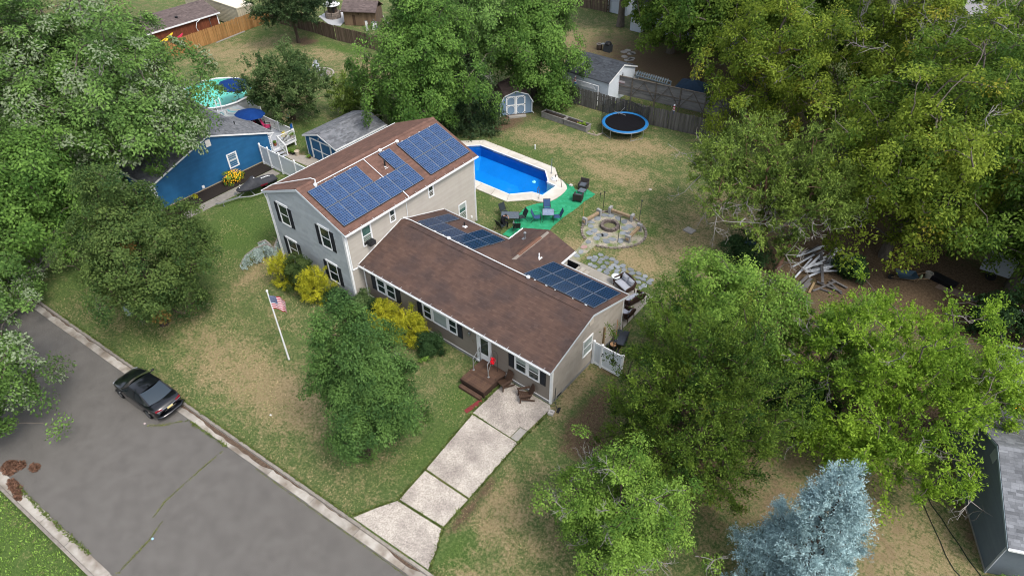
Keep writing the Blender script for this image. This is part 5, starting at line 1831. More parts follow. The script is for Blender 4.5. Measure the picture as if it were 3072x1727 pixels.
# flowers along the blue house
t = tree("coneflower_clump", "dense clump of orange-yellow flowers against the blue wall", "flowers", (-19.7, 3.0, .03), (-19.75, 3.0, .5), (.62, .85, .62), L_mid, bark_d, 200, n=60, per=60, cr=.22, ll=.12, lw=.05, trunk=.02, zmin=.06, holes=0, minr=.02)
r_ = np.random.default_rng(12)
n_ = 230
d = unit(r_.normal(0, 1, (n_, 3))+np.array([0, 0, .5]))
P_ = np.array([-19.75, 3.0, .5])+d*np.array([.66, .90, .66])*r_.uniform(.9, 1.08, (n_, 1))
P_[:, 2] = np.maximum(P_[:, 2], .25)
mbf = MB()
for p, q in zip(P_, d):
 mbf.tint = float(np.clip(r_.normal(0, .5), -1, 1))
 s = Vector(q).orthogonal().normalized()
 u = Vector(q).cross(s)
 c = Vector(p)
 k = .055
 mbf.add([c+(s*math.cos(a)+u*math.sin(a))*k*(1 if i % 2 else .55)-Vector(q)*.01*(i % 2) for i, a in enumerate(np.arange(10)*.628)], [tuple(range(10))])
mbf.build("blossoms", leafmat("coneflower_petal", (.50, .22, .012), (.70, .42, .02), trans=.2), t, kind="stuff")
for i, (x, y, lab, lm) in enumerate([(-19.9, -2.5, "small rose bush in the mulch at the street end of the blue wall", L_mid), (-20.1, -.4, "tiny yellowish plant in the mulch under the blue wall", L_gold)]):
 tree("bed_plant", lab, "plant", (x, y, .03), (x, y, .28), (.32, .45, .28) if i == 0 else (.16, .18, .15), lm, bark_d, 210+i, n=18 if i == 0 else 8, per=50, cr=.16, ll=.08, lw=.05, trunk=.015, zmin=.05, holes=0)
tree("magnolia_shrub", "dark shrub by the trunk base behind the grey deck", "shrub", (33.0, 21.5, 0), (33.2, 21.6, 1.4), (1.7, 1.4, 1.5), L_dark, bark_d, 215, n=70, per=85, cr=.55, ll=.2, lw=.11, trunk=.07, zmin=.1)
tree("holly_bush", "dark holly bush right of the white timber pile", "shrub", (24.6, 21.6, 0), (24.6, 21.7, .8), (1.0, .9, .95), L_dark, bark_d, 216, n=44, per=85, cr=.45, ll=.17, lw=.1, trunk=.06, zmin=.1)
tree("foundation_shrub", "green shrub at the foot of the dark grey house corner", "shrub", (37.2, 3.6, 0), (37.2, 3.7, .4), (.6, .5, .5), L_mid, bark_d, 217, n=26, per=70, cr=.28, ll=.11, lw=.06, trunk=.04, zmin=.06)
# ---------------------------------------------------------------- neighbouring buildings
blue = M("blue_vinyl", (0.012, 0.095, 0.225), (0.016, 0.115, 0.265), scale=1.5, rough=.5, tint=.05)
grey_roof = M("grey_shingle", (0.205, 0.215, 0.235), (0.15, 0.158, 0.175), scale=1.5, rough=.95, bump=.3, bscale=120, tint=.28)
dark_roof = M("slate_shingle", (0.075, 0.085, 0.10), (0.055, 0.062, 0.075), scale=1.5, rough=.95, tint=.25)
grey_deck = M("grey_roof_edge", (.13, .135, .15), rough=.9)
def gable_building(t, o, h, d, W_, L_, ze, zr, wallmat, roofmat, deckmat, over=.3, rake_=.15, skirt=0.0, course=.12, shing=True, seed=50, gable_side=True, tab=.3, rcourse=.142):
 """gable front wall along h (width W_) at origin o, building runs back along d (length L_); ridge parallel to d"""
 o, h, d = Vector(o), Vector(h).normalized(), Vector(d).normalized()
 Z = Vector((0, 0, 1))
 mb = MB()
 q = [o, o+h*W_, o+h*W_+d*L_, o+d*L_]
 i = .012
 vs = [q[0]+d*i+h*i, q[1]+d*i-h*i, q[2]-h*i, q[3]+h*i]
 vs = vs+[v+Z*(ze-.06) for v in vs]+[o+h*W_/2+d*i+Z*(zr-.08), o+h*W_/2+d*L_+Z*(zr-.08)]
 fs = [(0, 1, 5, 8, 4), (1, 2, 6, 5), (2, 3, 7, 9, 6), (3, 0, 4, 7), (4, 8, 9, 7), (5, 6, 9, 8)]
 if h.cross(d).z < 0:
  fs = [tuple(reversed(f)) for f in fs]
 mb.add(vs, fs)
 mb.build("wall", wallmat, t)
 w = Wall(o, h, -d)
 siding(w, [(0, .15), (W_, .15), (W_, ze-.05), (W_/2, zr-.07), (0, ze-.05)], wallmat, t, course=course, lip=.04, seed=seed)
 w2 = Wall(o+h*W_, d, h)
 siding(w2, [(0, .15), (L_, .15), (L_, ze-.05), (0, ze-.05)], wallmat, t, course=course, lip=.017, seed=seed+1)
 sl = (zr-ze)/(W_/2)
 dz = over*sl
 mb = MB()
 e0, e1 = o-h*over-d*rake_+Z*(ze-dz), o-h*over+d*(L_+rake_)+Z*(ze-dz)
 f0, f1 = o+h*(W_+over)-d*rake_+Z*(ze-dz), o+h*(W_+over)+d*(L_+rake_)+Z*(ze-dz)
 r0, r1 = o+h*W_/2-d*rake_+Z*zr, o+h*W_/2+d*(L_+rake_)+Z*zr
 gable_deck(mb, e0, e1, r0, r1, .09)
 gable_deck(mb, f0, f1, r0, r1, .09)
 rf = mb.build("roof", deckmat, t)
 if shing:
  s = r0-e0
  shingles(e0+Z*.004, d, s, (e1-e0).length, s.length, roofmat, rf, seed=seed+2, tab=tab, course=rcourse)
  s = r0-f0
  shingles(f0+Z*.004, d, s, (e1-e0).length, s.length, roofmat, rf, seed=seed+3, tab=tab, course=rcourse)
 mb = MB()
 n = int((r1-r0).length/.3)
 for k in range(n):
  a, b2 = r0+(r1-r0)*k/n, r0+(r1-r0)*(k+1)/n+d*.02
  mb.tint = RND.uniform(-1, 1)
  for sg in (-1, 1):
   x = h*sg*.16
   p = [a+Z*.035, b2+Z*.03, b2+x+Z*(.03-.16*sl-.002), a+x+Z*(.035-.16*sl)]
   if (p[1]-p[0]).cross(p[2]-p[0]).z < 0:
    p = p[::-1]
   mb.quad(*p)
 mb.build("ridge_cap", roofmat, rf, kind="stuff")
 mb = MB()
 for a, b2 in ((e0, r0), (r0, f0)):
  mb.obox(a-d*.003-Z*.014, b2-a, Z*-.13, -d*.03)
 mb.build("rake_board", white, t)
 return w, w2, rf
HB = thing("blue_house", "blue sided house with grey shingle roof and white trim, half under the huge maple", "house", (-20.75, 2.4, 0))
wB, wB2, rB = gable_building(HB, (-20.75, -2.95, 0), (0, 1, 0), (-1, 0, 0), 10.65, 4.6, 2.45, 4.36, blue, grey_roof, grey_deck, over=.38, course=.175, seed=60)
mb = MB()
mb.box(-25.35, -20.722, -2.97, 7.72, 0, .17)
mb.build("foundation", M("tan_foundation", (.46, .37, .25), (.40, .32, .22), rough=.9), HB)
mb = MB()
wB.box(mb, -.02, .10, .1, 2.35, 0, .03)
wB.box(mb, 10.55, 10.67, .1, 2.35, 0, .03)
mb.build("corner_board", white, HB)
window(wB, 6.38, 7.33, .76, 2.08, HB, fr=.10, pane=blind)
mb = MB()
wB.box(mb, 5.02, 5.47, 3.36, 3.94, .02, .05)
mb.build("gable_vent", M("vent_white", (.66, .64, .61), rough=.6), HB)
mb = MB()
wB.box(mb, 3.58, 3.80, .22, .46, .02, .10)
mb.build("dryer_vent", whitev, HB)
gutter("gutter", [(-20.55, 8.12, 2.30), (-25.5, 8.12, 2.30)][::-1], HB)
gutter("gutter", [(-20.55, -3.38, 2.30), (-25.5, -3.38, 2.30)], HB)
pipe("downspout", [(-20.62, 8.1, 2.2), (-20.64, 7.75, 1.95), (-20.64, 7.72, .1)], HB)
pipe("downspout", [(-20.62, -3.4, 2.2), (-20.64, -3.05, 1.9), (-20.64, -3.02, .25), (-20.25, -3.3, .06)], HB)
mb = MB()
mb.box(-31.3, -25.36, -2.2, 6.6, 0, 2.6)
mb.build("rear_wing_wall", blue, HB)
mb = MB()
gable_deck(mb, (-25.1, 6.95, 2.62), (-31.6, 6.95, 2.62), (-25.1, 2.3, 4.1), (-31.6, 2.3, 4.1))
gable_deck(mb, (-25.1, -2.6, 2.62), (-31.6, -2.6, 2.62), (-25.1, 2.3, 4.1), (-31.6, 2.3, 4.1))
r2_ = mb.build("rear_wing_roof", grey_deck, HB)
shingles((-31.6, 6.96, 2.626), (1, 0, 0), (0, -4.65, 1.48), 6.5, 4.88, grey_roof, r2_, seed=66)
shingles((-31.6, -2.6, 2.626), (1, 0, 0), (0, 4.9, 1.48), 6.5, 5.1, grey_roof, r2_, seed=67)
gutter("gutter", [(-31.6, 7.02, 2.62), (-25.1, 7.02, 2.62)], HB)
roof_pipe(-23.3, 6.3, 2.86, .35, .05, black, HB)
# rear deck of the blue house, its railings and steps
deck_b = M("grey_deck_boards", (.46, .49, .54), (.40, .43, .48), scale=3, rough=.6, objrand=.06)
DK = thing("deck", "grey board deck with white railing behind the blue house", "deck", (-23, 9.2, 0))
y = 7.80
bd = None
while y < 10.35:
 mb = MB()
 mb.box(-26.5, -20.95, y, y+.135, .57, .60)
 mb.build("deck_board", deck_b, DK)
 y += .142
mb = MB()
mb.box(-26.5, -20.93, 7.78, 10.40, .38, .567)
for x in (-26.4, -23.5, -21.05):
 mb.box(x, x+.1, 10.2, 10.32, 0, .38)
mb.build("deck_frame", white, DK)
def railing(parent, p, q, z0, h, step=.12, posts=True, mat=None, name="baluster", rail_w=.06):
 mat = mat or white
 p, q = Vector(p), Vector(q)
 L_ = (q-p).length
 mb = MB()
 mb.beam(p+Vector((0, 0, z0+h)), q+Vector((0, 0, z0+h)), rail_w+.02, .04)
 mb.beam(p+Vector((0, 0, z0+.10)), q+Vector((0, 0, z0+.10)), rail_w, .05)
 mb.build("rail", mat, parent)
 n = max(2, int(L_/step))
 first = None
 for i in range(1, n):
  c = p+(q-p)*i/n
  if first is None:
   mb = MB()
   mb.box(c.x-.018, c.x+.018, c.y-.018, c.y+.018, c.z+z0+.12, c.z+z0+h-.02)
   first = mb.build(name, mat, parent)
   c0 = c
  else:
   share(name, first, parent, Matrix.Translation(c-c0))
 if posts:
  for c in (p, q):
   mb = MB()
   mb.box(c.x-.05, c.x+.05, c.y-.05, c.y+.05, c.z+z0-.05, c.z+z0+h+.10)
   mb.build("rail_post", mat, parent)
railing(DK, (-26.4, 10.36, 0), (-23.3, 10.36, 0), .6, .92)
railing(DK, (-23.3, 10.36, 0), (-20.99, 10.36, 0), .6, .92, posts=False)
railing(DK, (-20.99, 10.36, 0), (-20.99, 8.62, 0), .6, .92)
for i in range(3):
 mb = MB()
 mb.box(-20.93+.30*i, -20.60+.30*i, 7.80, 8.60, .40-.19*i, .44-.19*i)
 mb.build("tread", deck_b, DK)
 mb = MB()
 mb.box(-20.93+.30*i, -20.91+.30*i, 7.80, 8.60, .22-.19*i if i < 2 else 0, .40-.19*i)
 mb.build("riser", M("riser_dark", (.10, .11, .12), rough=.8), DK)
mb = MB()
mb.beam((-20.95, 8.62, 1.5), (-19.98, 8.62, .95), .07, .05)
mb.beam((-20.95, 8.62, .72), (-19.98, 8.62, .17), .06, .05)
mb.box(-20.05, -19.95, 8.57, 8.67, 0, 1.05)
for i in range(6):
 x = -20.85+i*.15
 mb.beam((x, 8.62, .68-.085*i), (x, 8.62, 1.44-.085*i), .03, .03, upv=(1, 0, 0))
mb.build("stair_rail", white, DK)
# flower pots and things on that deck
pot_m = M("terracotta", (.36, .12, .06), (.28, .10, .05), rough=.9)
def potted(name, label, c, r, h, potmat, leafm, seed, bloom=None, group=None, foliage=True):
 t = thing(name, label, "flower pot", c, group=group)
 mb = MB()
 mb.lathe(c, [(r*.7, 0), (r, h*.9), (r*1.1, h*.9), (r*1.1, h), (r*.92, h), (r*.85, h*.8)], 14)
 mb.build("pot", potmat, t)
 if foliage:
  rg = np.random.default_rng(seed)
  Cc = np.array(c)+rg.normal(0, .5, (7, 3))*[r, r, r*.4]+[0, 0, h+r*.6]
  v, ti = leaf_cloud(rg, Cc, unit(Cc-np.array(c)), 26, r*.8, r*.7, r*.35, "broad", .2, .7, .4)
  np_mesh("foliage", v-np.array(c), np.arange(len(v)).reshape(-1, 4), bloom or leafm, t, fattr={"tint": ti})
 return t
PG = "flower pots of the blue house"
yellowbloom = leafmat("yellow_bloom", (.16, .17, .02), (.62, .48, .03))
potted("flower_pot", "terracotta pot with green plant on the grey deck by the stairs", (-21.35, 8.45, .60), .15, .26, pot_m, L_mid, 1, group=PG)
potted("flower_pot", "pot with bright yellow flowers inside the deck railing", (-21.3, 9.5, .60), .22, .5, black, L_gold, 2, bloom=yellowbloom, group=PG)
potted("flower_pot", "pot of trailing plants at the outer deck railing corner", (-21.2, 10.15, .60), .2, .5, pot_m, L_mid, 3, group=PG)
potted("flower_pot", "orange terracotta pot on the ground beside the deck steps", (-20.2, 8.95, 0.03), .16, .26, pot_m, L_mid, 4, group=PG)
potted("flower_pot", "dark leafy pot on the ground next to the orange one", (-19.75, 9.0, 0.03), .2, .24, black, L_mid, 5, group=PG)
potted("flower_pot", "empty cream planter standing on the pale apron before the blue shed", (-19.3, 9.15, 0.03), .22, .42, M("cream_pot", (.58, .50, .40), rough=.8), L_mid, 6, group=PG, foliage=False)
potted("flower_pot", "small brown pot close to the blue shed door", (-18.0, 9.45, 0.03), .16, .18, M("brown_pot", (.12, .07, .05), rough=.8), L_mid, 7, group=PG)
pink = M("pink_fabric", (.50, .035, .13), (.60, .07, .19), rough=.9)
red = M("red_fabric", (.42, .02, .045), (.50, .04, .06), rough=.9)
def draped_chair(name, label, c, mat, rz):
 t = thing(name, label, "chair", c, rz, group="chairs on the rear deck")
 mb = MB(True)
 mb.box(-.28, .28, -.26, .26, .38, .46)
 mb.obox((-.28, .20, .46), (.56, 0, 0), (0, .08, 0), (0, .22, .62))
 mb.build("cushion", mat, t)
 mb = MB(True)
 for x in (-.28, .24):
  for y in (-.26, .22):
   mb.box(x, x+.04, y, y+.04, 0, .38)
  mb.box(x, x+.04, -.26, .26, .60, .64)
  mb.box(x, x+.04, -.26, -.22, .38, .60)
 mb.build("frame", black, t)
draped_chair("deck_chair", "red cushioned chair under the blue umbrella on the rear deck", (-26.0, 9.7, .60), red, 2.2)
draped_chair("deck_chair", "pink cushioned chair by the deck railing", (-24.3, 9.85, .60), pink, 2.5)
draped_chair("deck_chair", "black cushioned chair between the red and pink ones", (-25.2, 9.85, .60), M("black_fabric", (.03, .035, .04), rough=.9), 2.3)
t = thing("sand_pail", "turquoise plastic tub on the grass under the cherry tree", "tub", (-26.2, 13.25, 0), group=None)
mb = MB()
mb.lathe((-26.2, 13.25, 0), [(.22, 0), (.32, .42), (.36, .44), (.33, .46), (.28, .40), (.2, .06)], 16)
mb.build("tub_body", M("turquoise_plastic", (.02, .30, .40), (.03, .36, .46), rough=.4), t)
mb = MB()
mb.tube([(-26.5, 13.25, .43), (-26.45, 13.2, .62), (-26.2, 13.15, .70), (-25.95, 13.2, .62), (-25.9, 13.25, .43)], .012, 5)
mb.build("handle", whitev, t)
t = thing("blue_umbrella_closed", "small folded blue and white flag standing at the deck corner", "garden flag", (-21.05, 10.3, 1.5))
mb = MB()
mb.tube([(-21.05, 10.42, 1.3), (-21.05, 10.42, 2.1)], .012, 5)
mb.build("stick", whitev, t)
mb = MB()
mb.quad((-21.05, 10.42, 2.05), (-21.25, 10.30, 1.95), (-21.28, 10.28, 1.5), (-21.05, 10.42, 1.55))
mb.quad((-21.05, 10.425, 1.55), (-21.28, 10.285, 1.5), (-21.25, 10.305, 1.95), (-21.05, 10.425, 2.05))
mb.build("cloth", M("flag_blue_cloth", (.01, .10, .35), rough=.9), t)
# round above-ground pool with its low deck
AP = thing("round_pool", "round above-ground pool with turquoise water behind the blue house", "swimming pool", (-34.2, 10.9, 0))
mb = MB()
n = 20
def circ(c, r, n, z, a0=0.0):
 return [(c[0]+r*math.cos(a0+2*math.pi*k/n), c[1]+r*math.sin(a0+2*math.pi*k/n), z) for k in range(n)]
PCN = (-34.2, 10.9)
o1, o2 = circ(PCN, 3.62, n, 0), circ(PCN, 3.62, n, 1.2)
mb.add(o1+o2, [(i, (i+1) % n, n+(i+1) % n, n+i) for i in range(n)])
mb.build("pool_wall", M("pool_wall_grey", (.42, .44, .46), (.36, .38, .40), rough=.6), AP)
mb = MB()
i1, i2 = circ(PCN, 3.56, n, .18), circ(PCN, 3.56, n, 1.2)
mb.add(i1+i2, [(n+i, n+(i+1) % n, (i+1) % n, i) for i in range(n)]+[tuple(range(n))])
mb.build("pool_floor", M("aqua_liner", (.20, .62, .55), (.24, .68, .60), scale=.5, rough=.6), AP)
for k in range(n):
 a, b2 = 2*math.pi*k/n, 2*math.pi*(k+1)/n
 q = [(PCN[0]+r*math.cos(x), PCN[1]+r*math.sin(x)) for x, r in ((a+.004, 3.50), (a+.004, 3.74), (b2-.004, 3.74), (b2-.004, 3.50))]
 mb = MB()
 mb.prism(q, 1.2, 1.25)
 mb.build("top_rail", white, AP)
mb = MB()
mb.add([(x, y, 1.06) for x, y, _ in circ(PCN, 3.55, n, 0)], [tuple(range(n))])
mb.build("pool_water", water("aqua_water", (.78, .97, .95), .08), AP)
t = thing("pool_ladder", "white ladder hooked over the near edge of the round pool", "ladder", (-31.2, 9.2, 0))
mb = MB()
for s in (0, .5):
 x, y = -31.05+.35*s, 9.0+.75*s
 mb.tube([(x+.15, y-.1, .7), (x+.1, y-.05, 1.9), (x-.15, y+.08, 2.1), (x-.4, y+.25, 1.9), (x-.42, y+.27, .4)], .03, 6)
mb.build("ladder_rails", whitev, t)
mb = MB()
for k in range(4):
 z = .5+.3*k
 mb.beam((-31.46, 9.26, z), (-31.28, 9.63, z), .08, .03)
mb.build("ladder_step", whitev, t, kind="stuff")
D2 = thing("pool_deck", "low grey deck with a wavy rug between the blue house and the round pool", "deck", (-28.6, 9.3, 0))
for i in range(24):
 y = 7.55+.142*i
 mb = MB()
 x0 = -31.3+max(0, (9.2-y))*.0
 mb.box(x0+(.25 if y > 9.5 else 0)+(max(0, y-9.6))*.15, -26.55, y, y+.135, .86, .90)
 mb.build("deck_board", deck_b, D2)
mb = MB()
mb.box(-31.2, -26.6, 7.56, 10.9, .1, .855)
mb.build("deck_frame", M("deck_skirt", (.22, .23, .25), rough=.9), D2)
railing(D2, (-28.3, 10.93, 0), (-26.6, 10.93, 0), .9, .9)
t = thing("wavy_rug", "rug with wavy cream, brown and teal stripes on the low pool deck", "rug", (-28.8, 9.2, .9))
mb = MB()
mb.box(-30.6, -27.0, 8.0, 10.6, .901, .912)
mb.build("rug_base", M("rug_grey", (.36, .42, .44), rough=1), t)
for k, cc in enumerate([(.55, .47, .36), (.06, .22, .26), (.50, .52, .50), (.13, .10, .08), (.05, .42, .48), (.55, .47, .36)]):
 mb = MB()
 pts_ = [(-30.5+i*.3, 8.35+.36*k+.22*math.sin(i*.8+k*.9)) for i in range(12)]
 w_ = (.12, .09, .14, .05, .10, .1)[k]
 for (xa, ya), (xb, yb) in zip(pts_[:-1], pts_[1:]):
  mb.quad((xa, ya, .9165+.001*k), (xb, yb, .9165+.001*k), (xb, yb+w_, .9165+.001*k), (xa, ya+w_, .9165+.001*k))
 mb.build("rug_stripe", M("rug_%d" % k, cc, rough=1), t)
navy = M("navy_canvas", (.006, .036, .17), (.008, .045, .20), scale=2, rough=.85)
def umbrella(label, c, z, r, tilt, rz):
 t = thing("patio_umbrella", label, "umbrella", (c[0], c[1], 0), rz, group="navy umbrellas by the round pool")
 mb = MB(True)
 mb.tube([(0, 0, .5), (0, 0, z-.15), (tilt*.12, 0, z+.3)], .025, 8)
 mb.build("pole", alu, t)
 mb = MB(True)
 mb.lathe((0, 0, .6), [(.28, 0), (.28, .06), (.06, .10), (.05, .25)], 14)
 mb.build("base", black, t)
 mb = MB(True)
 n = 8
 apex = Vector((tilt*.12, 0, z+.32))
 rot = Matrix.Rotation(tilt, 3, 'Y')
 ring1 = [apex+rot @ Vector((r*.52*math.cos(2*math.pi*k/n), r*.52*math.sin(2*math.pi*k/n), -.18)) for k in range(n)]
 ring2 = [apex+rot @ Vector((r*math.cos(2*math.pi*k/n), r*math.sin(2*math.pi*k/n), -.46)) for k in range(n)]
 mid2 = [apex+rot @ Vector((r*.93*math.cos(2*math.pi*(k+.5)/n), r*.93*math.sin(2*math.pi*(k+.5)/n), -.44)) for k in range(n)]
 mb.add([apex]+ring1, [(0, 1+k, 1+(k+1) % n) for k in range(n)])
 for k in range(n):
  a, b2, c2, d2, m2 = ring1[k], ring2[k], ring2[(k+1) % n], ring1[(k+1) % n], mid2[k]
  mb.add([a, b2, m2, c2, d2], [(0, 1, 2), (0, 2, 4), (2, 3, 4)])
 mb.build("canopy", navy, t)
 mb = MB(True)
 for k in range(n):
  mb.beam(apex-Vector((0, 0, .03)), ring2[k]-Vector((0, 0, .02)), .02, .015)
 mb.build("rib", alu, t, kind="stuff")
umbrella("navy umbrella standing over the round pool's far deck", (-32.0, 12.0), 2.3, 1.65, .12, .4)
umbrella("navy umbrella above the chairs behind the blue house", (-25.1, 8.95), 2.45, 1.35, .10, 1.0)
# white vinyl fence between the two houses
WF = thing("white_fence", "white vinyl fence with a gate between the blue house and the wing", "fence", (-15, 6.35, 0))
panel_m = M("vinyl_panel", (.60, .65, .70), (.56, .61, .66), scale=1, rough=.4)
xs = [-20.35, -19.22, -17.68, -15.6, -13.4, -11.2, -9.0, -7.75]
for i, x in enumerate(xs):
 mb = MB()
 mb.box(x-.065, x+.065, 6.32, 6.45, 0, 1.98)
 mb.lathe((x, 6.385, 1.98), [(.10, 0), (.10, .03), (.02, .09)], 4)
 mb.build("fence_post", whitev, WF)
for a, b2 in zip(xs[:-1], xs[1:]):
 gate = a == xs[1]
 mb = MB()
 z0, z1 = (.12, 1.86)
 g = .09 if gate else .066
 mb.box(a+g, b2-g, 6.355, 6.415, z1-.14, z1)
 mb.box(a+g, b2-g, 6.355, 6.415, z0, z0+.16)
 if gate:
  mb.box(a+g, a+g+.07, 6.352, 6.418, z0, z1)
  mb.box(b2-g-.07, b2-g, 6.352, 6.418, z0, z1)
 mb.build("fence_rail", whitev, WF)
 n = int((b2-a-2*g)/.28)
 for k in range(n):
  x0, x1 = a+g+(b2-a-2*g)*k/n, a+g+(b2-a-2*g)*(k+1)/n-.004
  mb = MB()
  mb.box(x0, x1, 6.372, 6.398, z0+.16, z1-.14)
  mb.build("fence_board", panel_m, WF)
# covered watercraft on its trailer
JS = thing("covered_jet_ski", "small watercraft under a dark grey cover parked on a trailer", "jet ski", (-16.9, 3.3, .35), math.radians(80))
cov = M("charcoal_cover", (.030, .033, .042), (.045, .048, .058), scale=3, rough=.7, bump=.3, bscale=6)
st = [(-1.65, .06, .42, .46), (-1.45, .30, .40, .62), (-1.0, .50, .36, .78), (-.55, .58, .34, .98), (-.25, .58, .34, 1.22), (-.02, .56, .34, 1.20), (.15, .55, .34, .92), (.7, .55, .34, .90), (1.2, .52, .34, .82), (1.6, .46, .36, .66), (1.72, .40, .38, .5)]
vs, fs = [], []
for x, w_, zb, zt in st:
 for y, z in ((-w_*.92, zb), (-w_, zb+.14), (-w_*.62, zb+(zt-zb)*.62), (-w_*.22, zt-.02), (w_*.22, zt-.02), (w_*.62, zb+(zt-zb)*.62), (w_, zb+.14), (w_*.92, zb)):
  vs.append((x, y, z))
k = 8
for i in range(len(st)-1):
 for j in range(k):
  fs.append((i*k+j, i*k+(j+1) % k, (i+1)*k+(j+1) % k, (i+1)*k+j))
fs += [tuple(reversed(range(k))), tuple(range((len(st)-1)*k, len(st)*k))]
mb = MB(True)
mb.add(vs, [tuple(reversed(f)) for f in fs])
mb.build("cover", cov, JS, smooth=True)
mb = MB(True)
mb.add([(x, y*.9, z) for x, y, z in vs if False] or [(-1.5, -.1, .3), (-1.5, .1, .3), (1.6, .42, .18), (1.6, -.42, .18), (-1.2, -.42, .46), (-1.2, .42, .46), (1.65, .46, .42), (1.65, -.46, .42)],
    [(0, 1, 2, 3), (0, 3, 7, 4), (1, 5, 6, 2), (3, 2, 6, 7), (0, 4, 5, 1)])
mb.build("hull", M("hull_black_red", (.02, .02, .022), rough=.3), JS)
mb = MB(True)
mb.box(.15, .75, -.56, -.52, .38, .50)
mb.build("hull_stripe", M("hull_red", (.14, .01, .02), rough=.3), JS)
mb = MB(True)
for i, (x0, L_) in enumerate([(.45, .12), (.60, .07), (.70, .12), (.85, .08), (.96, .13), (1.12, .06)]):
 mb.obox((x0, -.24, .872-.02*i*0+(-.06 if x0 > 1 else 0)), (L_, 0, -.0), (0, .11, .008), (0, 0, .012))
mb.obox((-1.22, .02, .75), (.05, .0, .01), (0, .34, -.08), (0, 0, .01))
mb.build("cover_print", white, JS)
mb = MB(True)
mb.ball((-1.35, .0, .66), .05)
mb.ball((-.1, -.22, 1.16), .05)
mb.build("vent_cap", white, JS)
TR = thing("boat_trailer", "galvanised trailer with a long tongue carrying the covered watercraft", "trailer", (-16.7, 3.0, 0), math.radians(80))
mb = MB(True)
mb.beam((-3.1, .25, .34), (-1.5, .02, .36), .08, .10)
for s in (-1, 1):
 mb.tube([(-1.5, .02, .36), (-.6, .52*s, .36), (.2, .62*s, .36), (1.9, .62*s, .36)], .045, 6)
mb.beam((1.0, -.62, .36), (1.0, .62, .36), .07, .08)
mb.beam((-.3, -.56, .36), (-.3, .56, .36), .06, .06)
mb.build("trailer_frame", alu, TR)
for s in (-1, 1):
 mb = MB(True)
 mb.tube([(1.0, .70*s-.07, .25), (1.0, .70*s+.07, .25)], .25, 16)
 mb.build("wheel", black, TR)
mb = MB(True)
mb.beam((-2.7, .19, .36), (-2.7, .19, .02), .05, .05, upv=(1, 0, 0))
mb.lathe((-2.7, .19, 0), [(.07, 0), (.07, .03), (.02, .05)], 10)
mb.build("jack_stand", greymetal, TR)
mb = MB(True)
mb.box(-3.25, -3.05, .22, .31, .33, .42)
mb.beam((-1.55, .02, .38), (-1.6, .02, .78), .05, .05, upv=(1, 0, 0))
mb.box(-1.7, -1.5, -.06, .10, .7, .82)
mb.build("winch_post", greymetal, TR)
# blue shed
BS = thing("blue_shed", "small blue shed with grey shingle roof and white cross-framed doors", "shed", (-16.4, 12.5, 0))
wS, wS2, rS = gable_building(BS, (-18.4, 9.75, 0), (1, 0, 0), (0, 1, 0), 4.1, 5.5, 2.15, 2.82, blue, grey_roof, grey_deck, over=.18, course=.12, seed=70)
mb = MB()
wS.box(mb, -.01, .09, 0, 2.12, 0, .035)
wS.box(mb, 4.01, 4.11, 0, 2.12, 0, .035)
wS2.box(mb, -.035, .08, 0, 2.1, 0, .036)
mb.build("corner_board", white, BS)
mb = MB()
wS.box(mb, .62, .74, .1, 2.08, .02, .05)
wS.box(mb, 3.36, 3.48, .1, 2.08, .02, .05)
wS.box(mb, .74, 3.36, 1.96, 2.08, .02, .05)
dfm = mb.build("door_frame", white, BS)
for x0 in (.75, 2.06):
 mb = MB()
 wS.box(mb, x0, x0+1.29, .1, 1.955, .018, .035)
 d_ = mb.build("door", blue, BS)
 mb = MB()
 wS.box(mb, x0+.0, x0+.07, .1, 1.955, .0351, .05)
 wS.box(mb, x0+1.22, x0+1.29, .1, 1.955, .0351, .05)
 wS.box(mb, x0+.07, x0+1.22, .98, 1.06, .0351, .05)
 mb.build("door_trim", white, d_)
mb = MB()
mb.lathe(wS.p(2.05, 2.3, .12), [(.03, .12), (.07, .06), (.06, -.05), (.02, -.10)], 8)
mb.build("flood_lamp", greymetal, BS)
gutter("gutter", [(-14.06, 9.6, 2.10), (-14.06, 15.4, 2.10)], BS)
# pale blue gambrel shed
SH = thing("gambrel_shed", "pale blue barn-roofed garden shed with white framed double doors", "shed", (-8.7, 27.2, 0))
p0, p1 = Vector((-9.72, 25.97, 0)), Vector((-7.75, 28.47, 0))
hh = (p1-p0).normalized()
nn = Vector((hh.y, -hh.x, 0))
WS_ = (p1-p0).length
wH = Wall(p0, hh, nn)
prof = [(0, .12), (WS_, .12), (WS_, 1.30), (WS_*.86, 2.05), (WS_/2, 2.45), (WS_*.14, 2.05), (0, 1.30)]
paleb = M("pale_blue_boards", (.20, .29, .40), (.17, .25, .35), scale=2, rough=.8, stretch=(1, 1, .1), objrand=.05)
bk = -nn*2.9
mb = MB()
f_ = [wH.p(x, z, 0) for x, z in prof]
b_ = [p+bk for p in f_]
n = len(f_)
mb.add(f_+b_, [tuple(range(n)), tuple(reversed(range(n, 2*n)))]+[((i+1) % n, i, n+i, n+(i+1) % n) for i in range(n)])
mb.build("wall", paleb, SH)
k = 16
for i in range(k):
 x0, x1 = WS_*i/k+.006, WS_*(i+1)/k-.006
 def topz(x):
  for (xa, za), (xb, zb) in zip(prof[2:-1], prof[3:]):
   if xb <= x <= xa:
    return zb+(za-zb)*(x-xb)/(xa-xb)
  return 1.30
 mb = MB()
 a_, b2 = topz(x0), topz(x1)
 q = [wH.p(x0, .12, .002), wH.p(x1, .12, .002), wH.p(x1, b2-.02, .002), wH.p(x0, a_-.02, .002)]
 q2 = [p+nn*.016 for p in q]
 mb.add(q+q2, [(4, 5, 6, 7), (0, 1, 5, 4), (1, 2, 6, 5), (2, 3, 7, 6), (3, 0, 4, 7)])
 mb.build("wall_board", paleb, SH)
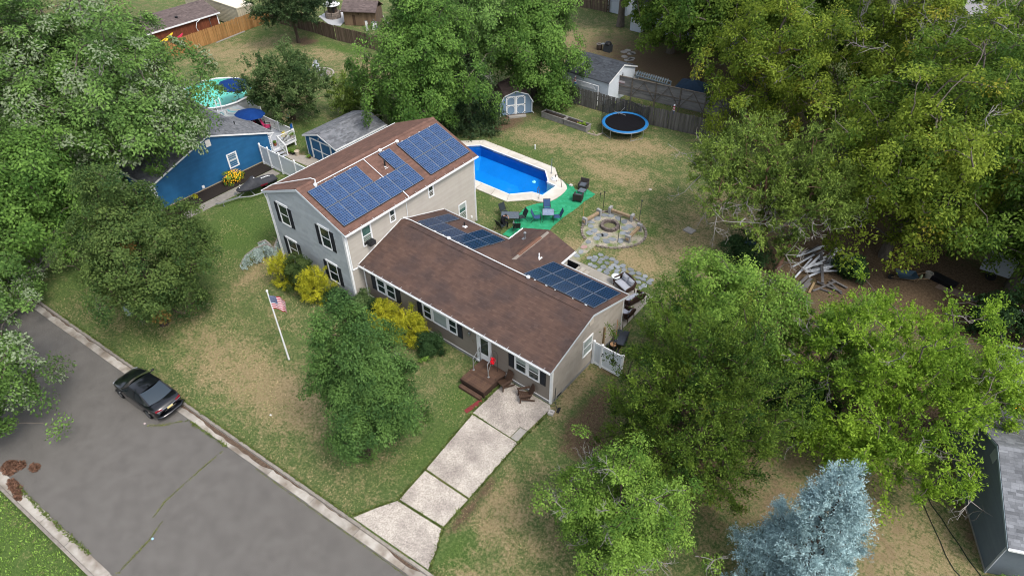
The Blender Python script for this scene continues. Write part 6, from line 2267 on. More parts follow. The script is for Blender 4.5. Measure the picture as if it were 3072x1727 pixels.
mb = MB()
rp = [(-.10, 1.22), (WS_*.13, 2.08), (WS_/2, 2.50), (WS_*.87, 2.08), (WS_+.10, 1.22)]
for (xa, za), (xb, zb) in zip(rp[:-1], rp[1:]):
 a_, b2 = wH.p(xa, za, .12), wH.p(xb, zb, .12)
 q = [a_, b2, b2+bk-nn*.24, a_+bk-nn*.24]
 d_ = Vector((0, 0, .05))
 mb.add([v+d_ for v in q]+q, [(3, 2, 1, 0), (4, 5, 6, 7), (0, 1, 5, 4), (2, 3, 7, 6), (1, 2, 6, 5), (3, 0, 4, 7)])
shr = mb.build("roof", M("old_brown_roof", (.085, .065, .062), (.12, .09, .085), scale=5, rough=.95, bump=.4), SH)
mb = MB()
for (xa, za), (xb, zb) in zip(rp[:-1], rp[1:]):
 mb.beam(wH.p(xa, za-.02, .135), wH.p(xb, zb-.02, .135), .025, .08)
wH.box(mb, -.02, .06, .0, 1.25, .0, .03)
wH.box(mb, WS_-.06, WS_+.02, .2, 1.25, .0, .03)
mb.beam(wH.p(WS_, .25, .03), wH.p(WS_+.15, .06, .1), .06, .05)
mb.build("trim", M("shed_trim", (.62, .66, .70), rough=.6), SH)
for x0 in (.60, 1.565):
 mb = MB()
 wH.box(mb, x0, x0+.93, .16, 1.98, .018, .035)
 dd_ = mb.build("door", paleb, SH)
 mb = MB()
 wH.box(mb, x0, x0+.11, .16, 1.98, .0351, .055)
 wH.box(mb, x0+.82, x0+.93, .16, 1.98, .0351, .055)
 for z in (1.87, 1.02):
  wH.box(mb, x0+.11, x0+.82, z, z+.11, .0351, .055)
 for zl, zh in ((1.13, 1.87), (.16, 1.02)):
  for (xa, xb) in ((x0+.11, x0+.32), (x0+.82, x0+.61)):
   mb.beam(wH.p(xa, zh-.21, .045), wH.p(xb, zh, .045), .018, .075, upv=nn)
   if zl < .5:
    mb.beam(wH.p(xa, zl+.21, .045), wH.p(xb, zl, .045), .018, .075, upv=nn)
 mb.build("door_frame", white, dd_)
 mb = MB()
 for z in (1.9, 1.08, .25):
  xx = x0 if x0 < 1 else x0+.82
  wH.box(mb, xx, xx+.11, z, z+.06, .0551, .062)
 mb.build("hinge", black, dd_)
t = thing("block_step", "pale block step in front of the shed doors", "step", tuple(wH.p(1.6, 0, .4)))
for i in range(3):
 mb = MB()
 wH.box(mb, .75+.57*i, 1.31+.57*i, 0, .17, .28, .62)
 mb.build("block", concrete, t)
mb = MB()
wH.box(mb, .62, 2.3, 0, .11, .05, .275)
mb.build("plank", M("old_plank", (.22, .16, .12), (.17, .125, .095), rough=.95), t)
# raised planter boxes
plank_g = M("weathered_plank", (.30, .29, .28), (.22, .21, .20), scale=5, rough=.95, bump=.4, bscale=20, objrand=.12)
soil = M("dark_soil", (.025, .020, .017), (.055, .043, .035), scale=14, rough=1, bump=1, bscale=30)
for i, (x0, x1, lab) in enumerate([(-6.5, -3.95, "grey raised planter box with bare dark soil, nearer the shed"), (-3.86, -1.33, "grey raised planter box with a few green plants, nearer the trampoline")]):
 t = thing("planter_box", lab, "planter", ((x0+x1)/2, 28.7, 0), group="raised planters")
 for z in (0.02, .29):
  for ya in (28.34, 29.05):
   mb = MB()
   mb.box(x0, x1, ya, ya+.04, z, z+.26)
   mb.build("side_board", plank_g, t)
  for xa in (x0, x1-.04):
   mb = MB()
   mb.box(xa, xa+.04, 28.382, 29.048, z, z+.26)
   mb.build("end_board", plank_g, t)
 for (xa, xb, ya, yb) in ((x0-.05, x1+.05, 28.30, 28.40), (x0-.05, x1+.05, 29.03, 29.13), (x0-.05, x0+.06, 28.402, 29.028), (x1-.06, x1+.05, 28.402, 29.028)):
  mb = MB()
  mb.box(xa, xb, ya, yb, .552, .582)
  mb.build("cap_board", plank_g, t)
 mb = MB()
 mb.box(x0+.05, x1-.05, 28.39, 29.04, .1, .45)
 mb.build("soil", soil, t)
 if i:
  rg = np.random.default_rng(3)
  Cc = np.stack([rg.uniform(-2.4, -1.5, 9), rg.uniform(28.5, 28.95, 9), rg.uniform(.48, .6, 9)], -1)
  v, ti = leaf_cloud(rg, Cc, np.tile([0, 0, 1.], (9, 1)), 26, .14, .1, .05, "broad", .2, .7, .4)
  np_mesh("seedlings", v-np.array(t.location), np.arange(len(v)).reshape(-1, 4), L_lime, t, fattr={"tint": ti})
  mb = MB()
  mb.ball((-2.55, 28.7, .52), .07)
  mb.build("gourd", M("orange_gourd", (.42, .13, .05), rough=.6), t)
t = thing("timber_edging", "loose L-shaped timber edging on the lawn by the planter end", "timber", (-.4, 28.6, 0))
mb = MB()
mb.beam((-1.2, 28.25, .06), (-.25, 28.35, .06), .10, .12)
mb.beam((-.20, 28.36, .06), (0.0, 29.0, .06), .10, .12)
mb.build("edging_board", M("edging_pale", (.40, .35, .29), rough=.95), t, kind="stuff")
mb = MB()
mb.beam((-.95, 28.9, .05), (-.45, 28.55, .04), .05, .05)
mb.build("loose_stick", M("stick_pale", (.40, .33, .25), rough=.95), t)
# trampoline
TP = thing("trampoline", "round trampoline with bright blue edge pad by the rear fence", "trampoline", (1.33, 30.75, 0))
TC = (1.33, 30.75)
RT_ = 2.15
mb = MB(True)
mb.add([(x-0, y-0, .90) for x, y, _ in circ((0, 0), RT_-.28, 40, 0)], [tuple(range(40))])
mb.build("mat", M("tramp_mat", (.006, .006, .008), (.009, .009, .012), rough=.9), TP)
mb = MB(True)
n = 40
prof_ = [(RT_-.30, .905), (RT_-.26, .94), (RT_-.05, .945), (RT_, .90), (RT_, .84)]
mb.lathe((0, 0, 0), prof_, n, cap=False)
mb.build("edge_pad", M("tramp_blue", (.015, .16, .42), (.02, .20, .50), scale=3, rough=.5), TP)
mb = MB(True)
ring_ = [(RT_*math.cos(a), RT_*math.sin(a), .85) for a in np.linspace(0, 2*math.pi, 33)]
mb.tube(ring_, .03, 6, cap=False)
mb.build("frame_ring", alu, TP)
for k in range(4):
 a = math.pi/4+k*math.pi/2+.35
 mb = MB(True)
 pa = [((RT_-.03)*math.cos(a+s), (RT_-.03)*math.sin(a+s)) for s in (-.32, .32)]
 mb.tube([(pa[0][0], pa[0][1], .84), (pa[0][0], pa[0][1], .05), ((pa[0][0])*.98, (pa[0][1])*.98, .025), (pa[1][0]*.98, pa[1][1]*.98, .025), (pa[1][0], pa[1][1], .05), (pa[1][0], pa[1][1], .84)], .024, 6)
 mb.build("leg", alu, TP)
poles = [(3.65, 2.75), (2.85, 2.55), (2.1, 2.0), (.75, 1.75)]
for a, z in poles:
 mb = MB(True)
 x, y = (RT_+.04)*math.cos(a), (RT_+.04)*math.sin(a)
 mb.tube([(x, y, .3), (x*1.0, y*1.0, z-.2), (x*.97, y*.97, z)], .022, 6)
 mb.build("net_pole", blackmetal, TP)
mb = MB(True)
na = 36
vs, fs = [], []
for i in range(na+1):
 a = .75+(3.65-.75)*i/na
 for j in range(9):
  zt = 2.1+.45*math.sin((a-.75)*2.1+.4)*math.sin(a*3.3) if a < 2.9 else 2.45
  z = .95+(zt-.95)*j/8
  rr_ = RT_-.05+.12*math.sin(a*7+j*.5)*j/8
  vs.append((rr_*math.cos(a), rr_*math.sin(a), z))
mb2 = MB(True)
for i in range(na):
 for j in range(9):
  p = Vector(vs[i*9+j])
  q = Vector(vs[(i+1)*9+j])
  mb2.beam(p, q, .022 if j < 8 else .05, .022 if j < 8 else .05)
  if j < 8:
   mb2.beam(p, Vector(vs[i*9+j+1]), .022, .022, upv=(1, 0, 0))
mb2.build("safety_net", blackmetal, TP, kind="stuff")
mb = MB(True)
mb.beam((-1.3, .9, .95), (-.9, 1.3, 1.6), .03, .03)
mb.beam((-1.6, .6, 1.3), (-.6, 1.1, .97), .04, .04)
mb.build("bent_pole", alu, TP, kind="stuff")
# picket / board fences
def board_fence(name, label, path, h, mat, step=.145, bw=.138, posts=2.4, zvar=.03, railside=1, group=None, cap=False, gap_back=True):
 c = [(path[0][0]+path[-1][0])/2, (path[0][1]+path[-1][1])/2, 0]
 t = thing(name, label, "fence", tuple(c), group=group)
 var = []
 q = random.Random(len(path)*7+int(h*100))
 L0 = Vector(c)
 for (xa, ya), (xb, yb) in zip(path[:-1], path[1:]):
  p, e = Vector((xa, ya, 0)), Vector((xb, yb, 0))
  d = (e-p).normalized()
  s = Vector((d.y, -d.x, 0))
  L_ = (e-p).length
  n = int(L_/step)
  for i in range(n):
   z = h+q.uniform(-zvar, zvar)
   org = p+d*(i*step)+s*q.uniform(-.006, .006)-L0
   if len(var) < 12:
    mb = MB(True)
    w_ = bw*q.uniform(.93, 1.0)
    hh_ = z
    mb.prism([(0, 0), (w_, 0), (w_, .018), (0, .018)], .03, hh_-.03)
    mb.prism([(.012, 0), (w_-.012, 0), (w_-.012, .018), (.012, .018)], hh_-.0299, hh_)
    o = mb.build("fence_board", mat, t)
    var.append(o)
   else:
    o = share("fence_board", q.choice(var), t)
   ti = q.gauss(0, .012)
   o.matrix_local = Matrix(((d.x, -d.y, 0, org.x), (d.y, d.x, 0, org.y), (0, 0, 1, q.uniform(-zvar, zvar)*.6), (0, 0, 0, 1))) @ Matrix.Rotation(ti, 4, 'Y')
  for z in (.35, h*.55, h-.28):
   mb = MB()
   mb.beam(p-s*.05*railside+Vector((0, 0, z)), e-s*.05*railside+Vector((0, 0, z)), .04, .09)
   mb.build("fence_rail", mat, t)
  m = max(1, round(L_/posts))
  for i in range(m+1):
   c2 = p+d*(L_*i/m)-s*.11*railside
   mb = MB()
   mb.box(c2.x-.05, c2.x+.05, c2.y-.05, c2.y+.05, 0, h+.05)
   mb.build("fence_post", mat, t)
 return t
oldwood = M("old_grey_fence", (.16, .153, .147), (.098, .092, .087), scale=5, rough=.95, bump=.4, bscale=25, stretch=(1, 1, .15), objrand=.30)
cedarw = M("new_cedar_fence", (.42, .235, .095), (.33, .175, .065), scale=5, rough=.85, bump=.3, bscale=25, stretch=(1, 1, .15), objrand=.18)
brownw = M("old_brown_fence", (.17, .125, .095), (.115, .085, .066), scale=5, rough=.95, bump=.4, stretch=(1, 1, .15), objrand=.28)
board_fence("rear_fence", "weathered grey board fence along the back of the lawn behind the trampoline", [(-8.6, 32.55), (-3.0, 32.85), (2.4, 33.25), (8.6, 34.3)], 1.8, oldwood)
board_fence("cedar_fence", "fresh orange-brown cedar board fence beside the brown garage", [(-49.35, 13.6), (-49.6, 20.0), (-50.15, 26.2), (-50.25, 28.9)], 1.8, cedarw, railside=1)
board_fence("side_fence", "old brown board fence along the far side of the neighbour lawn", [(-50.2, 29.0), (-42.5, 29.75), (-38.3, 29.75), (-32.7, 30.4), (-24.5, 31.3)], 1.75, brownw)
board_fence("picket_fence", "leaning brown picket fence under the lime green tree", [(25.6, 8.0), (28.5, 9.2), (31.3, 9.75), (33.0, 11.3)], 1.15, brownw, step=.19, bw=.10, zvar=.05)
board_fence("far_fence", "shadowy brown fence at the back of the dark yard", [(-32, 57.4), (-22, 57.5), (-17.5, 57.9)], 1.6, brownw, step=.2, bw=.19)
t = thing("timber_edging", "pale timber strip lying along the foot of the cedar fence", "timber", (-49.7, 22.5, 0))
mb = MB()
mb.beam((-49.3, 20.4, .05), (-49.9, 24.8, .05), .12, .10)
mb.build("edging_board", M("edging_grey", (.36, .34, .31), rough=.95), t)
# brown garage, shipping container, kayaks
redwood = M("red_brown_boards", (.20, .060, .028), (.145, .042, .020), scale=4, rough=.7, stretch=(1, 1, .12), objrand=.12)
GA = thing("brown_garage", "long brown board garage with brown shingle roof behind the cedar fence", "garage", (-55, 19, 0))
mb = MB()
mb.box(-58.0, -52.35, 14.3, 23.1, 0, 2.28)
mb.build("wall", redwood, GA)
for i in range(44):
 mb = MB()
 mb.box(-52.349, -52.33, 14.3+.2*i, 14.3+.2*i+.19, .05, 2.25)
 mb.build("wall_board", redwood, GA)
mb = MB()
gable_deck(mb, (-52.05, 13.8, 2.30), (-52.05, 23.35, 2.30), (-55.2, 13.8, 3.22), (-55.2, 23.35, 3.22))
gable_deck(mb, (-58.3, 13.8, 2.30), (-58.3, 23.35, 2.30), (-55.2, 13.8, 3.22), (-55.2, 23.35, 3.22))
gr = mb.build("roof", brown_deck, GA)
garoof = M("garage_shingle", (.165, .130, .125), (.125, .10, .098), scale=1.5, rough=.95, tint=.22)
shingles((-52.04, 13.8, 2.306), (0, 1, 0), (-3.15, 0, .92), 9.55, 3.28, garoof, gr, seed=81)
shingles((-58.3, 13.8, 2.306), (0, 1, 0), (3.1, 0, .92), 9.55, 3.2, garoof, gr, seed=82)
mb = MB()
mb.box(-52.04, -52.0, 13.75, 23.4, 2.16, 2.32)
mb.box(-52.34, -52.30, 23.0, 23.12, 0, 2.2)
mb.build("fascia", white, GA)
mb = MB()
mb.lathe((-53.3, 18.5, 2.70), [(.16, 0), (.16, .10), (.2, .12), (.05, .2)], 10)
mb.build("roof_vent", black, GA)
mb = MB()
mb.tube([(-52.0, 20.6, 2.15), (-51.95, 20.1, 2.0), (-51.9, 19.8, 1.5), (-51.9, 19.95, .9), (-51.9, 20.2, .3)], .03, 6)
mb.build("white_hose", whitev, GA)
mb = MB()
mb.beam((-52.2, 21.9, 1.85), (-52.2, 21.9, .6), .05, .05, upv=(1, 0, 0))
mb.beam((-52.2, 21.8, 1.85), (-52.2, 22.05, 1.9), .07, .07)
mb.build("standpipe", greymetal, GA)
CT = thing("shipping_container", "cream corrugated shipping container beside the brown garage", "container", (-56.8, 26.2, 0))
creamm = M("container_cream", (.56, .51, .38), (.50, .455, .34), scale=2, rough=.6)
vs, fs = [], []
mb = MB()
nc = 84
def corr(p, d, s, L_, z0, z1, amp=.035, per=.28):
 n = int(L_/per)
 pts_ = []
 for i in range(n):
  b = L_*i/n
  w_ = L_/n
  for f, a in ((0, 0), (.35, 0), (.5, amp), (.85, amp)):
   pts_.append(p+d*(b+w_*f)-s*a)
 pts_.append(p+d*L_)
 for a, b in zip(pts_[:-1], pts_[1:]):
  mb.quad(a+Vector((0, 0, z0)), b+Vector((0, 0, z0)), b+Vector((0, 0, z1)), a+Vector((0, 0, z1)))
corr(Vector((-63.0, 25.0, 0)), Vector((1, 0, 0)), Vector((0, -1, 0)), 12.15, .15, 2.45)
corr(Vector((-50.8, 25.05, 0)), Vector((0, 1, 0)), Vector((1, 0, 0)), 2.36, .15, 2.45)
mb.build("corrugated_wall", creamm, CT)
mb = MB()
mb.box(-62.98, -50.86, 25.06, 27.4, .15, 2.45)
for x in (-63.05, -50.85):
 for y in (24.97, 27.36):
  mb.box(x, x+.1, y, y+.1, 0, 2.59)
for y in (24.98, 27.37):
 mb.box(-62.95, -50.85, y, y+.08, 2.45, 2.585)
mb.box(-50.84, -50.76, 25.07, 27.36, 2.45, 2.585)
mb.build("container_frame", creamm, CT)
mb = MB()
mb.box(-62.95, -50.84, 25.06, 27.37, 2.45, 2.575)
mb.build("roof", M("container_roof", (.72, .66, .52), (.66, .60, .48), scale=1, rough=.6), CT)
def kayak(label, a, b2, col, nm):
 a, b2 = Vector(a), Vector(b2)
 t = thing("kayak", label, "kayak", tuple((a+b2)/2), group="kayaks by the cedar fence")
 d = (b2-a)
 L_ = d.length
 d.normalize()
 s = d.cross(Vector((0, 0, 1))).normalized()
 u = s.cross(d)
 mb = MB()
 vs, fs = [], []
 N_ = 13
 for i in range(N_):
  f = i/(N_-1)
  w_ = .36*math.sin(math.pi*min(max(f, .02), .98))**.6
  z_ = .16*math.sin(math.pi*min(max(f, .05), .95))**.5
  rise = .16*(2*f-1)**2
  for k in range(10):
   an = 2*math.pi*k/10
   vs.append(a+d*(L_*f)+s*(w_*math.cos(an))+u*(z_*math.sin(an)+rise))
 for i in range(N_-1):
  for k in range(10):
   fs.append((i*10+k, i*10+(k+1) % 10, (i+1)*10+(k+1) % 10, (i+1)*10+k))
 mb.add(vs, fs+[tuple(range(10)), tuple(reversed(range((N_-1)*10, N_*10)))])
 mb.build("hull", M(nm, col, rough=.35), t, smooth=True)
 mb = MB()
 c = (a+b2)/2
 ring_ = [c+d*.45*math.cos(x)+s*.22*math.sin(x)+u*.165 for x in np.linspace(0, 6.283, 17)]
 mb.tube(ring_, .03, 5, cap=False)
 mb.build("cockpit_rim", black, t)
kayak("yellow kayak leaning on the garage end of the cedar fence", (-50.9, 13.7, 1.0), (-51.0, 16.45, 1.85), (.62, .42, .01), "kayak_yellow")
kayak("red kayak leaning next to the yellow one", (-50.3, 14.9, .85), (-50.5, 17.35, 1.65), (.50, .02, .06), "kayak_red")
t = thing("folded_chairs", "grey folded lawn chairs heaped between the container and the cedar fence", "chairs", (-50.75, 23.9, 0))
mb = MB()
for i in range(4):
 mb.tube([(-50.9, 23.5+.18*i, .0), (-50.8, 23.6+.2*i, 1.1), (-50.75, 23.9+.2*i, 1.5), (-50.7, 24.1+.15*i, 1.0)], .03, 5)
mb.build("chair_frame", alu, t, kind="stuff")
# far left: brown shed, kiosk on a white pad, stone fire circle
BR = thing("brown_shed", "old brown board shed with a sagging brown roof beyond the side fence", "shed", (-40.2, 35.6, 0))
wQ = Wall((-41.6, 33.9, 0), (3.35, 1.95, 0), (.5, -.86, 0))
Lq = math.hypot(3.75, 1.95)
mb = MB()
bkq = -wQ.n*2.6
q = [wQ.p(0, 0), wQ.p(Lq, 0), wQ.p(Lq, 0)+bkq, wQ.p(0, 0)+bkq]
mb.prism([(p.x, p.y) for p in q], 0, 1.85)
mb.build("wall", brownw, BR)
shedb = M("shed_brown_boards", (.24, .165, .11), (.19, .13, .085), scale=4, rough=.9, stretch=(1, 1, .12), objrand=.14)
for i in range(19):
 mb = MB()
 wQ.box(mb, Lq*i/19+.005, Lq*(i+1)/19-.005, .05, 1.85, .002, .022)
 mb.build("wall_board", shedb, BR)
mb = MB()
ra, rb = wQ.p(-.2, 1.80, .35), wQ.p(Lq+.15, 1.80, .35)
rc, rd_ = wQ.p(-.2, 2.75, -1.3), wQ.p(Lq+.15, 2.75, -1.3)
gable_deck(mb, ra, rb, rc, rd_, .08)
gable_deck(mb, ra+bkq*1.27, rb+bkq*1.27, rc, rd_, .08)
br_ = mb.build("roof", brown_deck, BR)
shingles(ra+Vector((0, 0, .004)), rb-ra, rc-ra, (rb-ra).length, (rc-ra).length, garoof, br_, seed=90, tab=.35, course=.16)
mb = MB()
wQ.box(mb, 1.15, 1.5, .1, 1.3, .022, .04)
wQ.box(mb, 1.9, 2.05, 1.35, 1.6, .022, .05)
mb.build("door", M("dark_brown_door", (.10, .065, .045), rough=.9), BR)
mb = MB()
mb.prism([(-41.8, 33.3), (-43.2, 32.7), (-46.8, 33.9), (-47.6, 36.6), (-44.8, 38.2), (-43.5, 36.2)], 0, .06)
mb.build("concrete_pad", M("pale_slab", (.50, .51, .53), (.44, .45, .47), rough=.9), None, kind="structure")
KI = thing("outdoor_kiosk", "round stone outdoor fireplace kiosk with a white top on a pale slab", "fireplace", (-45.0, 34.9, .06))
mb = MB()
mb.lathe((-45.0, 34.9, .06), [(.95, 0), (.95, .6), (.98, .62), (.98, .70)], 18)
ks = mb.build("stone_base", M("kiosk_stone", (.30, .25, .21), (.20, .17, .15), scale=7, rough=.95, bump=.8, bscale=8), KI)
for k in range(18):
 for j in range(3):
  a = 2*math.pi*(k+.5*(j % 2))/18
  mb = MB()
  c = Vector((-45.0+.95*math.cos(a), 34.9+.95*math.sin(a), .08+.2*j))
  tn = Vector((-math.sin(a), math.cos(a), 0))
  ou = Vector((math.cos(a), math.sin(a), 0))
  mb.obox(c-tn*.15, tn*.30, ou*.04, Vector((0, 0, .18)))
  mb.build("stone", M("kiosk_stone_piece", (.34, .28, .24), (.22, .19, .17), scale=5, rough=.95, objrand=.25), KI)
mb = MB()
mb.lathe((-45.0, 34.9, .76), [(.62, 0), (.62, .85)], 14)
mb.build("firebox", M("sooty_brick", (.16, .12, .10), (.08, .06, .05), scale=5, rough=.95), KI)
mb = MB()
mb.obox((-44.42, 34.45, .85), (.16, .22, 0), (.03, -.02, 0), (0, 0, .62))
mb.build("opening", black, KI)
mb = MB()
mb.lathe((-45.0, 34.9, 1.62), [(1.05, 0), (1.08, .08), (.7, .3), (.55, .35), (.55, 1.1), (.6, 1.15)], 18)
mb.build("white_top", white, KI)
for k in range(5):
 a = 2*math.pi*k/5+.4
 mb = MB()
 mb.tube([(-45.0+1.0*math.cos(a), 34.9+1.0*math.sin(a), .06), (-45.0+1.0*math.cos(a), 34.9+1.0*math.sin(a), 1.65)], .03, 6)
 mb.build("post", blackmetal, KI)
for i, (x, y, h_, w_, lab) in enumerate([(-38.0, 34.2, 1.15, .28, "narrow white board leaning on the brown shed"), (-37.6, 34.9, .85, .55, "white cabinet standing beside the brown shed")]):
 t = thing("white_cabinet" if i else "white_board", lab, "cabinet" if i else "board", (x, y, 0))
 mb = MB()
 mb.obox((x, y, 0), Vector((.86, .5, 0))*w_, Vector((-.5, .86, 0))*(.1 if not i else .45), (0, 0, h_))
 mb.build("panel", white, t)
 mb = MB()
 mb.obox(Vector((x, y, h_*.45))+Vector((.5, -.86, 0))*.012, Vector((.86, .5, 0))*w_, Vector((-.5, .86, 0))*.01, (0, 0, .02))
 mb.obox(Vector((x, y, h_+.001))-Vector((.86, .5, 0))*.02, Vector((.86, .5, 0))*(w_+.04), Vector((-.5, .86, 0))*(.12 if not i else .47), (0, 0, .03))
 mb.build("trim", greymetal, t)
JK = thing("junk_heap", "jumble of boards and tubs heaped beside the brown shed", "junk heap", (-36.9, 36.3, 0))
q_ = random.Random(8)
for i in range(12):
 mb = MB()
 c = Vector((-36.9+q_.uniform(-.7, .9), 36.2+q_.uniform(-1, 1), q_.uniform(0, .3)))
 if i % 3:
  mb.beam(c, c+Vector((q_.uniform(-.6, .6), q_.uniform(-.6, .6), q_.uniform(.3, 1.2))), .14, .03)
 else:
  mb.lathe(c, [(.14, 0), (.2, .3), (.21, .32)], 10)
 mb.build("junk_piece", M("junk_%d" % (i % 4), [(.45, .43, .42), (.30, .22, .15), (.55, .38, .25), (.20, .22, .26)][i % 4], rough=.8), JK)
t = thing("paver_circle", "round paver terrace with pale edge on the neighbour lawn", "terrace", (-32.1, 21.9, 0))
pav = M("paver_brown", (.30, .255, .22), (.24, .205, .18), scale=4, rough=.95, objrand=.15)
for rg_, n_ in ((.55, 8), (.95, 14), (1.35, 20)):
 for k in range(n_):
  a, b2 = 2*math.pi*k/n_, 2*math.pi*(k+1)/n_-.03
  mb = MB()
  c = (-32.1, 21.9)
  mb.prism([(c[0]+r_*math.cos(x), c[1]+r_*math.sin(x)) for r_, x in ((rg_-.36, a), (rg_, a), (rg_, (a+b2)/2), (rg_, b2), (rg_-.36, b2))], -.02, .03)
  mb.build("paver", pav, t)
for k in range(28):
 a, b2 = 2*math.pi*k/28, 2*math.pi*(k+1)/28-.02
 mb = MB()
 mb.prism([(-32.1+r_*math.cos(x), 21.9+r_*math.sin(x)) for r_, x in ((1.55, a), (1.72, a), (1.72, b2), (1.55, b2))], -.02, .07)
 mb.build("edge_paver", M("paver_pale", (.46, .42, .38), (.40, .37, .33), rough=.95), t)
def adirondack(local, m, t, w_=.56):
 r = random.Random(2)
 for i in range(5):
  mb = MB(True)
  y = -.28+.115*i
  mb.obox((-w_/2, y, .36-.03*i), (w_, 0, 0), (0, .105, -.028), (0, 0, .02))
  mb.build("seat_slat", m, t)
 for i in range(5):
  mb = MB(True)
  x = -w_/2+.02+i*(w_-.04)/5
  hgt = .62+.08*math.sin(math.pi*(i+.5)/5)
  mb.obox((x, .27, .25), ((w_-.04)/5-.012, 0, 0), (0, .02, .0), (0, hgt*.42, hgt))
  mb.build("back_slat", m, t)
 for s in (-1, 1):
  mb = MB(True)
  mb.beam((s*(w_/2+.02), -.30, .0), (s*(w_/2+.02), -.26, .55), .07, .03, upv=(1, 0, 0))
  mb.build("leg", m, t)
  mb = MB(True)
  mb.beam((s*(w_/2+.02), -.25, .34), (s*(w_/2+.02), .55, .02), .03, .10)
  mb.build("leg", m, t)
  mb = MB(True)
  mb.box(s*(w_/2+.03)-.07, s*(w_/2+.03)+.07, -.36, .38, .55, .575)
  mb.build("armrest", m, t)
grey_ad = M("grey_plastic_chair", (.42, .45, .50), rough=.6)
brown_ad = M("brown_plastic_chair", (.085, .050, .034), (.065, .038, .027), rough=.6)
for i, (x, y, rz, lab) in enumerate([(-33.0, 22.4, .8, "grey high-backed chair at the far side of the paver circle"), (-31.3, 22.0, -2.0, "grey chair at the right side of the paver circle turned to the middle"), (-33.5, 21.3, 1.9, "grey chair on the paver circle half behind the cherry tree")]):
 t = thing("adirondack_chair", lab, "chair", (x, y, .03), rz, group="chairs on the paver circle")
 adirondack(True, grey_ad, t)
t = thing("fire_bowl", "small pale fire bowl in the middle of the paver circle", "fire bowl", (-32.2, 21.6, .03))
mb = MB()
mb.lathe((-32.2, 21.6, .03), [(.12, 0), (.15, .15), (.36, .30), (.38, .33), (.30, .30), (.05, .2)], 16)
mb.build("bowl", M("bowl_grey", (.40, .41, .43), rough=.7), t)
for i, (x, y, rz, lab) in enumerate([(12.22, -.62, 2.9, "brown chair on the driveway close to the porch side"), (13.70, -.62, -3.85, "brown chair on the driveway under the double window")]):
 t = thing("adirondack_chair", lab, "chair", (x, y, .035), rz+math.pi-math.pi*(i == 99), group="brown driveway chairs")
 adirondack(True, brown_ad, t)
# ---------------------------------------------------------------- beyond the rear fence
SCW = M("screen_board", (.23, .225, .22), (.175, .172, .17), scale=5, rough=.95, bump=.3, stretch=(.3, .3, 1.5), objrand=.12)
SCP = M("screen_post", (.17, .15, .13), (.12, .105, .09), scale=5, rough=.95)
TS = thing("wooden_screen", "long tall grey wooden privacy screen with crossed braces behind the rear fence", "screen", (1.5, 36.7, 0))
sp0, sp1 = Vector((-3.78, 35.95, 0)), Vector((8.5, 37.68, 0))
sh = (sp1-sp0).normalized()
sw = Wall(sp0, sh, (sh.y, -sh.x, 0))
SLn = (sp1-sp0).length
for k in range(5):
 a, b2 = SLn*k/5, SLn*(k+1)/5
 for j in range(12):
  mb = MB()
  z = .66+.152*j
  sw.box(mb, a+.004, b2-.004, z, z+.147, -.02, 0)
  mb.build("screen_board", SCW, TS)
 mb = MB()
 sw.box(mb, a-.06, a+.06, 0, 2.52, .001, .10)
 mb.build("screen_post", SCP, TS)
 if k > 0:
  m_ = (a+b2)/2
  for (xa, za, xb, zb) in ((a+.1, .8, m_, 2.4), (m_, 2.4, b2-.1, .8)):
   mb = MB()
   mb.beam(sw.p(xa, za, .03), sw.p(xb, zb, .03), .05, .09, upv=sw.n)
   mb.build("brace", SCP, TS)
 mb = MB()
 sw.box(mb, a+.065, b2-.065, 1.52, 1.60, .001, .06)
 sw.box(mb, a-.06, b2+.06, 2.521, 2.58, -.06, .11)
 mb.build("screen_rail", SCP, TS)
mb = MB()
cp = [sw.p(2.6+i*.35, 1.75-.32*math.sin(i*.45)-.05*i, .12) for i in range(9)]
mb.tube(cp, .018, 5)
cp = [sw.p(5.2+i*.3, 1.7-.28*math.sin(i*.42)-.04*i, .12) for i in range(9)]
mb.tube(cp, .018, 5)
mb.build("cable", blackmetal, TS, kind="stuff")
SG_ = thing("hanging_sign", "small white and red lettered board hanging by a cord on the wooden screen", "sign", tuple(sw.p(1.2, 1.95, .12)))
mb = MB()
sw.box(mb, .72, 1.72, 1.92, 2.12, .11, .13)
mb.build("sign_board", M("sign_white", (.52, .46, .48), (.46, .42, .44), scale=8, rough=.8), SG_)
mb = MB()
sw.box(mb, .74, 1.70, 1.86, 1.919, .11, .128)
mb.build("sign_base", M("sign_red", (.26, .12, .13), rough=.8), SG_)
mb = MB()
mb.tube([sw.p(.95, 2.12, .12), sw.p(1.25, 2.5, .12), sw.p(1.5, 2.12, .12)], .014, 5)
mb.build("cord", SCP, SG_)
def sock(label, x, y, z0):
 t = thing("windsock_post", label, "windsock", (x, y, 0), group="painted posts on the rear fence")
 mb = MB()
 mb.tube([(x, y, 0), (x, y, z0)], .04, 8)
 mb.build("post", M("sock_post", (.03, .06, .13), rough=.7), t)
 for k, (ca, nm) in enumerate([((.015, .09, .30), "blue"), ((.60, .60, .62), "white"), ((.45, .03, .05), "red"), ((.60, .60, .62), "white"), ((.45, .10, .12), "red")]):
  mb = MB()
  z = z0-.0+(.30 if k else 0)+(k-1)*.11*(k > 0)
  hgt = .30 if k == 0 else .11
  mb.lathe((x, y, z), [(.13-.012*k, 0), (.125-.012*k, hgt-.002)], 12)
  mb.build("band", M("sock_"+nm, ca, rough=.7), t)
 mb = MB()
 mb.ball((x, y, z0+.82), .085)
 mb.build("ball_top", M("sock_top_white", (.60, .62, .66), rough=.5), t)
sock("lighthouse-like red, white and blue post over the fence by the grey roofed shed", -6.0, 33.2, 1.75)
sock("lighthouse-like red, white and blue post over the fence right of the trampoline", 4.5, 33.95, 1.45)
